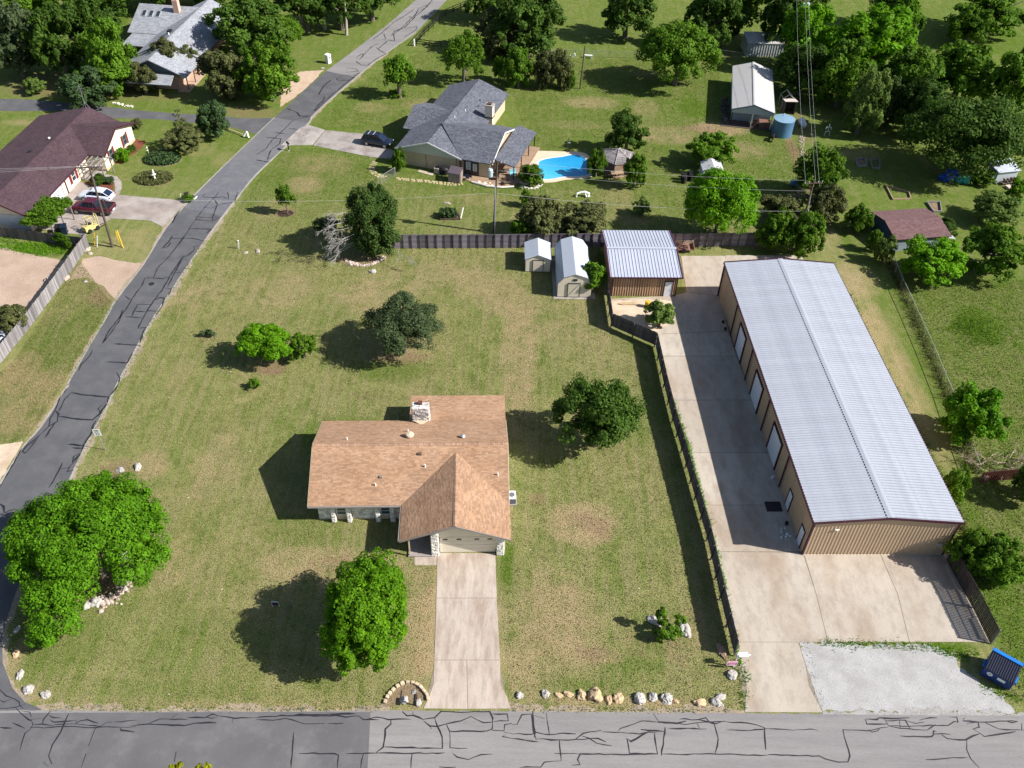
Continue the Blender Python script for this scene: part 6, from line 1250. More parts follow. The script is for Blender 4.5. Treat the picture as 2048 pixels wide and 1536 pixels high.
b = G(832, 1411); mbx = thing('mailbox', 'black mailbox on a post in the stone edged bed', 'mailbox', tuple(b), 0); MB().box(-.05, .05, -.05, .05, 0, 1.05).build('post', BLACK, mbx); MB().tube([(0, -.28, 1.15), (0, .28, 1.15)], .13, 12).build('box', BLACK, mbx); MB().box(.13, .15, -.1, .0, 1.15, 1.3).build('flag', RED_S, mbx); MB().box(-.02, .02, -.05, .95, 1.0, 1.05).build('arm', BLACK, mbx)
b = G(577.5, 301); mbx = thing('mailbox', 'black mailbox on a post beside the ranch house drive', 'mailbox', tuple(b), .6); MB().box(-.06, .06, -.06, .06, 0, 1.1).build('post', BLACK, mbx); MB().tube([(0, -.3, 1.22), (0, .3, 1.22)], .17, 12).build('box', BLACK, mbx); MB().box(-.16, .16, -.16, .16, 0, .08).build('footing', CURB, mbx)
b = G(657, 126); mp = thing('mailbox_pillar', 'white painted brick mailbox pillar beside the far road', 'mailbox', tuple(b), -.6); MB().box(-.38, .38, -.38, .38, 0, 1.45).build('pillar', WHITE, mp, bevel=.02); MB().box(-.43, .43, -.43, .43, 1.45, 1.56).build('cap', WHITE, mp); MB().box(.38, .42, -.14, .12, 1.0, 1.25).build('mail_slot', BLACK, mp); MB().box(.38, .42, -.1, .1, .45, .6).build('number_plate', BLACK, mp)
b = G(376, 402); mbx = thing('mailbox', 'black mailbox by a small shrub at the stained drive of the maroon house', 'mailbox', tuple(b), .6); MB().box(-.05, .05, -.05, .05, 0, 1.1).build('post', BLACK, mbx); MB().box(-.32, .32, -.12, .12, 1.1, 1.34).build('box', BLACK, mbx, bevel=.05)
for (x, y, tx, ty, lab) in ((477, 497, 476, 481, 'white plastic pipe standing in the lawn above two stones'),):
    p = G(x, y); q = G(tx, ty, 1.3); tag(MB().bar((0, 0, 0), tuple(q - p), .14).build('drain_pipe', WHITE, None, tuple(p)), lab, 'pipe')
# air conditioner by the brown-roofed house
q = on(house, 17.86, 2.6); ac = thing('air_conditioner', 'white air conditioner box against the right wall of the stone house', 'air conditioner', q, HA); MB().box(0, .75, -.5, .5, .08, .85).build('case', WHITE, ac, bevel=.03); MB().lathe([(.28, 0), (.28, .03)], 16, (.38, 0, .86)).build('fan_grille', mk('grille_grey', (.12, .13, .15)), ac); MB().box(-.05, .85, -.6, .6, 0, .08).build('pad', CONC_G, ac); MB().box(.1, .76, -.52, -.5, .15, .8).build('louvre', mk('louvre_dark', (.1, .11, .14)), ac)
# ---------------------------------------------------------------- boulders
BOULD_W = mk('white_boulder', (.34, .315, .29), (.50, .48, .455), rough=.9, scale=2.5, fine=.1, fscale=15, obj=.05, stain=(.30, .26, .22), stain_scale=2.5, stain_amt=.8, bump=.9, bscale=6); BOULD_T = mk('tan_boulder', (.42, .29, .16), (.58, .45, .30), rough=.9, scale=2.5, fine=.14, fscale=15, obj=.1, stain=(.26, .15, .08), stain_scale=2.5, stain_amt=.7, bump=.7, bscale=7)
BOULD_G = mk('grey_tan_boulder', (.34, .29, .24), (.46, .40, .34), rough=.9, scale=3, fine=.14, bump=.7, bscale=7)
BOULD_B = mk('brown_boulder', (.27, .16, .11), (.36, .26, .21), rough=.9, scale=3, fine=.15, stain=(.14, .06, .035), stain_scale=2.5, stain_amt=.8, bump=.7, bscale=7)
def rock_mesh(seed, a=1, b=1, h=1, jag=.42, sub=3):
    bm = bmesh.new(); bmesh.ops.create_icosphere(bm, subdivisions=sub, radius=1); rnd = random.Random(seed)
    from mathutils import noise as mn
    off = Vector((rnd.uniform(0, 50), rnd.uniform(0, 50), rnd.uniform(0, 50)))
    for v in bm.verts:
        n = mn.noise(v.co * 1.2 + off) * .9 + mn.noise(v.co * 2.9 + off) * .6 + mn.noise(v.co * 6 + off) * .3; cell = mn.cell(v.co * 1.4 + off) * .25
        v.co *= 1 + jag * (n + cell); v.co.x *= a; v.co.y *= b; v.co.z = max(v.co.z, -.5) * h
    me = bpy.data.meshes.new('boulder'); bm.to_mesh(me); bm.free(); return me
def boulder(x, y, wpx, hpx, label, mat=None, seed=0, group=None, rz=None, hz=.8, cat='boulder'):
    p = G(x, y); k = ppm(p); a = wpx / k / 2; b_ = max(hpx / k / 2 / .85, .05); hh = min(a, b_) * hz; me = rock_mesh(seed * 13 + int(x) * 7 + int(y)); me.materials.append(mat or BOULD_W)
    o = bpy.data.objects.new('boulder', me); link(o); o.location = (p.x, p.y, hh * .12); o.scale = (a, b_, hh); o.rotation_euler = (0, 0, random.Random(seed + x).uniform(-.5, .5) if rz is None else rz)
    return tag(o, label, cat, group)
GK = 'boulders along the front street'
for x, y, w_, h_, m, lab in ((1039, 1391, 15, 13, BOULD_W, 'small white boulder nearest the driveway, first of the row along the street'), (1091, 1388, 15, 15, BOULD_W, 'white pointed boulder, second of the row along the street'), (1117, 1391, 18, 8, BOULD_T, 'small flat tan boulder right after the white pointed one'), (1137, 1389, 20, 10, BOULD_T, 'low tan and white boulder touching the flat tan one'),
    (1163, 1392, 18, 17, BOULD_T, 'tan boulder with a white foot left of the biggest orange one'), (1191, 1391, 28, 27, BOULD_T, 'biggest boulder of the street row, orange with deep folds'), (1217, 1399, 14, 17, BOULD_T, 'upright tan boulder just right of the biggest orange one'), (1237, 1397, 20, 18, BOULD_T, 'pitted tan boulder with dark holes in the street row'),
    (1280, 1399, 24, 21, BOULD_W, 'rounded white boulder in the middle of the right half of the street row'), (1306, 1395, 17, 16, BOULD_W, 'greyish white boulder between the rounded white one and the pitted grey one'), (1333, 1398, 23, 20, BOULD_W, 'pitted grey and white boulder in the street row'), (1352, 1403, 12, 6, BOULD_T, 'very small flat tan stone right of the pitted grey boulder'),
    (1400, 1405, 26, 14, BOULD_T, 'long tan boulder left of the white pair at the row end'), (1433, 1406, 26, 15, BOULD_W, 'white boulder in front of its pair at the right end of the row'), (1440, 1395, 26, 11, BOULD_W, 'flat white boulder behind its pair at the right end of the row'),
    (1463, 1350, 19, 20, BOULD_W, 'white boulder just in front of the estate agent sign'), (1443, 1302, 17, 27, BOULD_B, 'tall brown boulder in the shade at the end of the long fence'),
    (1310, 1242, 32, 18, BOULD_W, 'white boulder left of the little tree near the long fence'), (1369, 1260, 22, 30, BOULD_W, 'jagged white boulder right of the little tree near the long fence'),
    (241, 941, 18, 11, BOULD_W, 'white boulder on the left of the bare patch above the big tree'), (276, 935, 15, 18, BOULD_W, 'white boulder with a dark face on the right of the bare patch'), (229, 962, 10, 12, BOULD_W, 'white boulder at the left foot of the bare patch, touching the big tree'), (266, 970, 16, 11, BOULD_W, 'white boulder at the right foot of the bare patch'), (252, 980, 8, 14, BOULD_W, 'small white boulder half hidden by the big tree crown'),
    (35, 1260, 10, 16, BOULD_W, 'grey white boulder nearest the big tree on the street corner'), (32, 1307, 12, 18, BOULD_T, 'pinkish boulder below the grey white one on the street corner'), (41, 1350, 13, 19, BOULD_W, 'tall white boulder in the middle of the street corner'), (56, 1380, 22, 15, BOULD_W, 'long white boulder on the street corner'), (93, 1390, 19, 14, BOULD_W, 'rounded white boulder last on the street corner'), (55, 1172, 9, 11, BOULD_T, 'tan boulder at the left foot of the big tree'),
    (745, 544, 13, 10, BOULD_W, 'tan boulder just below the stone ring of the dark juniper'), (491, 506, 9, 6, BOULD_G, 'left of two small tan stones on the lawn by the white pipe'), (516, 503, 7, 14, BOULD_G, 'right of two small tan stones on the lawn by the white pipe'),
    (829, 1384, 9, 9, BOULD_W, 'small white boulder behind the mailbox in the stone edged bed'), (808, 1401, 16, 13, BOULD_W, 'white boulder left of the mailbox in the stone edged bed'), (837, 1406, 12, 14, BOULD_W, 'pale boulder right of the mailbox in the stone edged bed'),
    (133, 557, 12, 15, BOULD_G, 'tan boulder leaning at the foot of the weathered fence'), (171, 564, 9, 5, BOULD_W, 'flat white stone on the edge of the gravel drive'), (175, 500, 10, 12, BOULD_G, 'grey tan boulder at the upper end of the weathered fence'), (181, 508, 9, 7, BOULD_G, 'flat grey stone below the boulder at the fence end'),
    (645, 137, 8, 4, BOULD_W, 'flat white stone on the grass by the mailbox pillar'), (895, 407, 14, 6, BOULD_G, 'flat tan stone behind the small shrub by the transformer pole'), (192, 1206, 22, 18, BOULD_W, 'grey flat boulder at the lower stone border of the big tree'), (175, 1212, 16, 16, BOULD_W, 'pale flat boulder left of the grey one under the big tree'), (391, 295, 5, 7, BOULD_W, 'small white ornament stone on the lawn by the conifer')):
    boulder(x, y, w_, h_, lab, m, seed=1)
def stone_ring(label, pts, spread, n, size, mat, seed=0, cat='stone border'):
    rnd = random.Random(seed); P = spline([Vector(G2(*q)) for q in pts], 6); mb = MB(); o0 = P[0]
    for k in range(n):
        p = P[rnd.randrange(len(P))] + Vector((rnd.gauss(0, spread), rnd.gauss(0, spread))); s_ = size * rnd.uniform(.5, 1.3); a = rnd.uniform(0, pi)
        vs = []
        for z, q in ((0, 1), (s_ * .5, .9), (s_ * .8, .5)):
            for i in range(6): r_ = s_ * q * rnd.uniform(.7, 1.1); vs.append((p.x - o0.x + r_ * cos(a + i * pi / 3), p.y - o0.y + r_ * .8 * sin(a + i * pi / 3), z))
        mb.add(vs, [(i, (i + 1) % 6, 6 + (i + 1) % 6, 6 + i) for i in range(6)] + [(6 + i, 6 + (i + 1) % 6, 12 + (i + 1) % 6, 12 + i) for i in range(6)] + [tuple(range(12, 18))])
    t = thing('stone_border', label, cat, (o0.x, o0.y, 0)); tag(mb.build('stones', mat, t), kind='stuff'); return t
PINKST = mk('pink_grey_stone', (.36, .28, .24), (.50, .42, .37), rough=.9, isl=.4)
stone_ring('border of pinkish stones in front of the dark juniper', [(692, 521), (705, 528), (722, 531), (742, 529), (758, 522), (767, 514)], .14, 170, .17, PINKST, 1)
stone_ring('border of tan stones and rubble inside the big tree clump at the corner', [(255, 1165), (240, 1185), (222, 1198), (205, 1206)], .35, 90, .2, PINKST, 2)
stone_ring('little white stones around the round bush by the pool', [(1042, 372), (1056, 377), (1070, 376), (1080, 370)], .15, 50, .14, MATS['coping'], 3); stone_ring('white rubble strip in front of the patio edge', [(955, 365), (970, 368), (987, 372)], .2, 60, .16, MATS['coping'], 4)
stone_ring('row of white stones beside the dark lane', [(228, 206), (245, 210), (265, 214)], .12, 40, .18, MATS['coping'], 5); stone_ring('pale rubble along the wire fence below the gas tank', [(1604, 275), (1605, 300), (1605, 330)], .3, 60, .15, PINKST, 6)
# ================================================================ TREES AND SHRUBS
LEAF = {'bright': leafmat('leaf_bright', (.050, .140, .004), (.195, .42, .012), .42), 'mid': leafmat('leaf_mid', (.042, .105, .007), (.155, .285, .020), .38), 'dark': leafmat('leaf_dark', (.028, .066, .008), (.095, .175, .022), .32),
        'grey': leafmat('leaf_grey', (.042, .068, .026), (.108, .150, .062), .25), 'olive': leafmat('leaf_olive', (.056, .070, .022), (.165, .178, .062), .28), 'juniper': leafmat('leaf_juniper', (.024, .050, .010), (.078, .138, .026), .2),
        'pale': leafmat('leaf_pale', (.070, .125, .022), (.19, .265, .060), .35), 'blue': leafmat('leaf_blue', (.030, .062, .022), (.080, .135, .046), .2), 'vivid': leafmat('leaf_vivid', (.040, .115, .004), (.145, .33, .012), .40), 'lime': leafmat('leaf_lime', (.17, .20, .01), (.38, .36, .02), .35)}
BARK = mk('bark', (.10, .078, .06), (.17, .14, .115), rough=.95, scale=6, stretch=(1, 1, .3), fine=.2); DEADW = mk('dead_wood', (.24, .21, .185), (.34, .31, .28), rough=.9, scale=5, isl=.2)
def crown_mesh(lobes, n, size, kind, seed, sub=9, shell=.45, elong=1.5, cr=(.2, .46)):
    rng = np.random.default_rng(seed); P, N = crown_points(lobes, n, rng, sub, cr, shell); V, Fq = leaf_quads(P, N, size, rng, elong); return np_mesh('crown', V, Fq, LEAF[kind])
PROTO = {}
def proto(kind, v, n=13000, lobes=16):      # unit crowns (radius 1, height 2), shared between trees
    key = (kind, v)
    if key not in PROTO:
        rng = random.Random(900 + v * 17 + sum(map(ord, kind))); L = auto_lobes(1, 1, 1, 0, lobes, rng, .44, -.85); L = [(a * q, b * q, c * q, d, e, f) for (a, b, c, d, e, f), q in zip(L, [rng.uniform(.9, 1.2) for _ in L])]
        rg = np.random.default_rng(v * 31 + len(kind)); L = [(a, b, c + 5, d, e, f) for a, b, c, d, e, f in L]; P, N = crown_points(L, n, rg, 9); P[:, 2] -= 5; V, Fq = leaf_quads(P, N, .062, rg, 1.6, .4)
        PROTO[key] = np_mesh('crown', V, Fq, LEAF[kind])
    return PROTO[key]
def tree(label, base, rx, ry, rz, zc, kind, cat='tree', name='tree', lobes=None, n=None, leaf=.24, seed=0, group=None, trunk=True, limbs=6, tr_r=None, bark=None, sub=9, shared=False, rot=0, elong=1.5, lob_n=12, shell=.45, cr=(.2, .46)):
    t = thing(name, label, cat, (base[0], base[1], 0), rot, group); rng = random.Random(seed)
    if shared:
        o = bpy.data.objects.new('crown', proto(kind, seed % 4)); link(o, t); o.location = (0, 0, zc); o.scale = (rx * 1.08, ry * 1.08, rz * 1.08); o.rotation_euler = (0, 0, rng.uniform(0, 6.28))
    else:
        L = lobes or auto_lobes(rx, ry, rz, zc, lob_n, rng); n = n or int(14 * (rx * ry + rx * rz + ry * rz) / (leaf * leaf) * .16)
        o = bpy.data.objects.new('crown', crown_mesh(L, n, leaf, kind, seed, sub, shell, elong, cr)); link(o, t)
    if trunk: trunk_mb(max(.6, zc), tr_r or max(.06, .045 * (rx + ry)), min(rx, ry), rng, limbs).build('trunk', bark or BARK, t)
    return t
def solve(bbox, clear=.6, zmax=None):
    """ground position and semi-axes of a crown whose outline fills a photo box, standing clear metres above the ground"""
    x0, y0, x1, y1 = bbox; cx, cy = (x0 + x1) / 2, (y0 + y1) / 2; zc = 3.0
    for _ in range(8):
        c = G(cx, cy, zc); k = ppm(c); R = (x1 - x0) / 2 / k; hh = (y1 - y0) / 2 / k
        d = (c - EYE).normalized(); sn, cs = -d.z, math.sqrt(1 - d.z ** 2); ry = R
        rz2 = hh * hh - (R * sn) ** 2
        if rz2 < (R * .45 * cs) ** 2: rz = R * .55; ry = max(.35 * R, math.sqrt(max(hh * hh - (rz * cs) ** 2, .01)) / sn)
        else: rz = math.sqrt(rz2) / cs
        if rz > 1.9 * R: rz = 1.9 * R; ry = min(math.sqrt(max(hh * hh - (rz * cs) ** 2, .01)) / sn, 2.2 * R)
        zc = rz * .9 + clear * .55
    return (c.x, c.y), R, ry, rz, zc
def auto(label, bbox, kind, clear=.6, shared=True, **kw):
    b, rx, ry, rz, zc = solve(bbox, clear); return tree(label, b, rx, ry, rz, zc, kind, shared=shared, seed=kw.pop('seed', int(sum(bbox))), **kw)
def dead_branches(parent, roots, seed, spread=1.6, n=7, r=.035, mat=None):
    rnd = random.Random(seed); mb = MB()
    def grow(p, d, L, r, lev):
        q = p + d * L + Vector((0, 0, -.08 * L)); m = p.lerp(q, .5) + Vector((rnd.uniform(-.1, .1), rnd.uniform(-.1, .1), rnd.uniform(-.05, .1))) * L; mb.tube([p, m, q], [r, r * .8, r * .5], 4, False)
        if lev:
            for _ in range(4 if lev > 1 else 5):
                dd = (d + Vector((rnd.gauss(0, .5), rnd.gauss(0, .5), rnd.gauss(-.1, .4)))).normalized(); grow(p.lerp(q, rnd.uniform(.35, 1)), dd, L * rnd.uniform(.4, .7), r * .55, lev - 1)
    for p, d in roots: grow(Vector(p), Vector(d).normalized(), spread, r, 3)
    return mb.build('dead_branches', mat or DEADW, parent)
# --- the trees on the near lawn, built one by one
def at(cx, cy, zc): p = G(cx, cy, zc); return (p.x, p.y)
b1 = at(175, 1085, 4.6)
def wl_(x, y, z, r_, rz_=None): p = G(x, y, z); return (p.x - b1[0], p.y - b1[1], z, r_, r_, rz_ or r_ * .8)
L1 = [wl_(185, 1070, 5.4, 3.4), wl_(110, 1040, 4.9, 2.9), wl_(240, 1010, 5.0, 2.7), wl_(170, 1010, 5.0, 2.8), wl_(285, 1075, 4.0, 2.3), wl_(270, 1130, 3.2, 2.3), wl_(75, 1085, 4.0, 2.7), wl_(60, 1040, 3.4, 1.8), wl_(130, 1110, 4.6, 3.0), wl_(70, 1140, 3.4, 2.0), wl_(110, 1190, 3.0, 2.4), wl_(115, 1240, 2.4, 2.1), wl_(150, 1165, 3.4, 2.0), wl_(300, 1030, 3.6, 1.5), wl_(90, 1270, 1.7, 1.3), wl_(225, 1060, 5.2, 2.6), wl_(305, 1110, 2.8, 1.5), wl_(205, 975, 4.6, 1.5), wl_(255, 985, 4.2, 1.3)]
t1 = tree('biggest bright green oak clump at the street corner, lower left', b1, 6.5, 5, 3.6, 4.6, 'vivid', lobes=L1, n=120000, leaf=.13, seed=1, sub=22, cr=(.14, .44), limbs=9, tr_r=.22, elong=1.7)
dead_branches(t1, [((-3.6, 2.6, 4.6), (-.5, .6, .5)), ((-3.2, -1.0, 5.6), (.1, -.3, .7)), ((3.2, -1.6, 4.4), (.4, -.2, .6)), ((-6.3, -1.2, 2.4), (-.7, -.6, .3))], 3, .9, 7, .03)
b_ = at(731, 1226, 4.0); tree('rounded bright green maple left of the driveway', b_, 3.3, 4.8, 3.7, 4.0, 'bright', n=62000, leaf=.14, seed=8, sub=16, lob_n=20, cr=(.18, .37), shell=.35, tr_r=.2, elong=1.5)
b_ = at(1196, 830, 4.3); tree('dark green tree to the right of the stone house', b_, 4.25, 3.9, 3.5, 4.3, 'dark', n=30000, leaf=.16, seed=21, sub=11, lob_n=15, tr_r=.2)
b_ = at(806, 650, 3.8); tree('grey-green live oak in the middle of the dry lawn', b_, 4.15, 4.3, 2.9, 3.7, 'grey', n=38000, leaf=.13, seed=5, sub=14, lob_n=13, tr_r=.2)
b_ = at(528, 692, 2.2); tree('light green spreading bush tree left of the live oak', b_, 3.3, 2.7, 2.0, 2.3, 'bright', n=20000, leaf=.13, seed=12, sub=11, lob_n=11, trunk=True, tr_r=.1)
b_ = at(605, 694, 1.5); tree('round mid green bush touching the light green bush tree', b_, 1.75, 1.7, 1.5, 1.5, 'mid', cat='bush', name='bush', n=4200, leaf=.16, seed=13, lob_n=8)
b_ = at(509, 768, .6); tree('tiny green shrub alone on the lawn below the light green bush tree', b_, .75, .6, .6, .6, 'mid', cat='shrub', name='shrub', n=900, leaf=.13, seed=14, lob_n=6, trunk=False)
b_ = at(415, 668, .4); t_ = tree('small half dead shrub on the lawn left of the light green bush tree', b_, .95, .6, .45, .45, 'blue', cat='shrub', name='shrub', n=700, leaf=.12, seed=15, lob_n=6, trunk=False); dead_branches(t_, [((-.1, 0, .2), (-.8, .2, .5)), ((-.2, 0, .2), (-.6, -.4, .5))], 4, .5, 5, .014)
b_ = at(745, 444, 4.3); LJ = auto_lobes(3.5, 3.5, 4.6, 4.4, 16, random.Random(16), .48, -.8) + [(1.0, -1.6, 1.6, 1.7, 1.5, 1.5), (-.6, -1.4, 1.5, 1.5, 1.4, 1.4), (2.2, -.8, 2.2, 1.3, 1.3, 1.6)]
jt = tree('tall dark juniper with bare silver branches and a stone border', b_, 3.6, 3.6, 5.0, 4.4, 'juniper', lobes=LJ, n=40000, leaf=.15, seed=16, sub=13, tr_r=.25)
SILV = mk('silver_branch', (.27, .255, .245), (.37, .355, .34), rough=.9, isl=.15)
dead_branches(jt, [((-2.0 - (k % 3) * .5, -1.6 - (k % 4) * .35, 6.4 - k * .42), (-1, -.5 - .1 * (k % 3), .35 - .07 * k)) for k in range(11)] + [((2.8, -2.1, 2.2), (.7, -.8, -.1))], 6, 2.1, 9, .038, SILV)
b_ = at(440 + 212, 448, 1.5); tree('blue-grey low juniper under the bare silver branches', b_, 1.9, 1.4, 1.2, 1.2, 'blue', cat='shrub', name='shrub', n=2200, leaf=.17, seed=44, trunk=False)
b_ = at(570, 397, 2.4); tree('slim young tree in a mulch ring above the dry lawn', b_, 1.2, 1.1, 1.9, 2.4, 'mid', n=2600, leaf=.17, seed=17, lob_n=7, tr_r=.06)
b_ = at(1333, 1252, 1.5); tr3 = tree('little open tree between two white boulders near the long fence', b_, 1.35, 1.3, 1.2, 1.4, 'mid', n=2600, leaf=.16, seed=18, lob_n=8, lobes=[(0, 0, 1.0, 1.1, .9, .8), (-.4, .7, 2.1, .5, .5, .8), (1.1, .5, 1.6, .7, .4, .4), (.7, -.3, .9, .7, .6, .5), (-.5, -.4, .8, .6, .5, .5)], tr_r=.05)
b_ = at(1321, 632, 1.5); tree('leafy round bush in front of the small tan metal building', b_, 1.9, 1.7, 1.6, 1.6, 'pale', cat='bush', name='bush', n=5000, leaf=.2, seed=19, lob_n=9)
b_ = at(1187, 562, 1.7); tree('leafy green bush between the barn shed and the tan building', b_, 1.75, 1.4, 2.0, 2.0, 'mid', cat='bush', name='bush', n=4200, leaf=.24, seed=20, lob_n=9)
b_ = at(352, 1536, 4.6); tree('lime yellow treetop poking up at the bottom edge, left one', b_, .55, .5, .5, 4.3, 'lime', n=700, leaf=.13, seed=31, lob_n=6, limbs=3, tr_r=.05); b_ = at(407, 1537, 4.6); tree('lime yellow treetop poking up at the bottom edge, right one', b_, .6, .5, .5, 4.3, 'lime', n=700, leaf=.13, seed=32, lob_n=6, limbs=3, tr_r=.05)
b_ = at(1440, 420, 4.2); tree('tall bright green tree with drooping branches behind the tan building', b_, 4.6, 4.2, 4.9, 4.8, 'bright', n=36000, leaf=.17, seed=33, sub=13, lob_n=18, tr_r=.22, elong=1.9)
b_ = at(1357, 118, 4.6); tree('large spreading bright green tree on the far lawn left of the cream barn', b_, 6.5, 6.2, 5.0, 5.2, 'mid', n=26000, leaf=.27, seed=34, sub=13, lob_n=18, tr_r=.3)
b_ = at(1930, 285, 5); tree('huge dark oak over the blue tarps at the right edge', b_, 9.0, 7.4, 5.6, 5.6, 'dark', n=32000, leaf=.27, seed=35, sub=14, lob_n=20, tr_r=.35)
# conical and special trees
def conifer(label, base, r, h, kind, seed, tiers=9, n=2600):
    t = thing('conifer', label, 'tree', (base[0], base[1], 0)); rng = random.Random(seed); L = []
    for i in range(tiers):
        z = .4 + (h - .6) * i / tiers; q = r * (1 - i / tiers) ** .8 + .15
        for k in range(max(3, int(6 - i * .4))): a = rng.uniform(0, 6.28); L.append((q * .55 * cos(a), q * .55 * sin(a), z + rng.uniform(-.1, .1), q * .55, q * .55, h / tiers * .45))
    o = bpy.data.objects.new('crown', crown_mesh(L, n, .17, kind, seed, 5)); link(o, t); MB().tube([(0, 0, 0), (0, 0, h * .95)], [.13, .03], 6).build('trunk', BARK, t); return t
p = G(372, 295); conifer('layered conifer with tiers of branches on the lawn beyond the maroon house', (p.x, p.y), 2.2, 6.6, 'olive', 51)
auto('dense conical green tree behind the ranch house', (886, 66, 969, 168), 'mid', .5, shared=False, leaf=.21, n=9000, seed=52)
auto('tree with a visible pruned trunk on the lawn left of the ranch house', (762, 113, 831, 192), 'mid', 1.3, shared=False, leaf=.22, n=6000, seed=53, tr_r=.32); p = G(794, 193); tree('low green ring of shrubs around the pruned trunk', (p.x, p.y), 1.5, 1.3, .6, .4, 'mid', cat='shrub', name='shrub', n=1200, leaf=.18, seed=54, trunk=False)
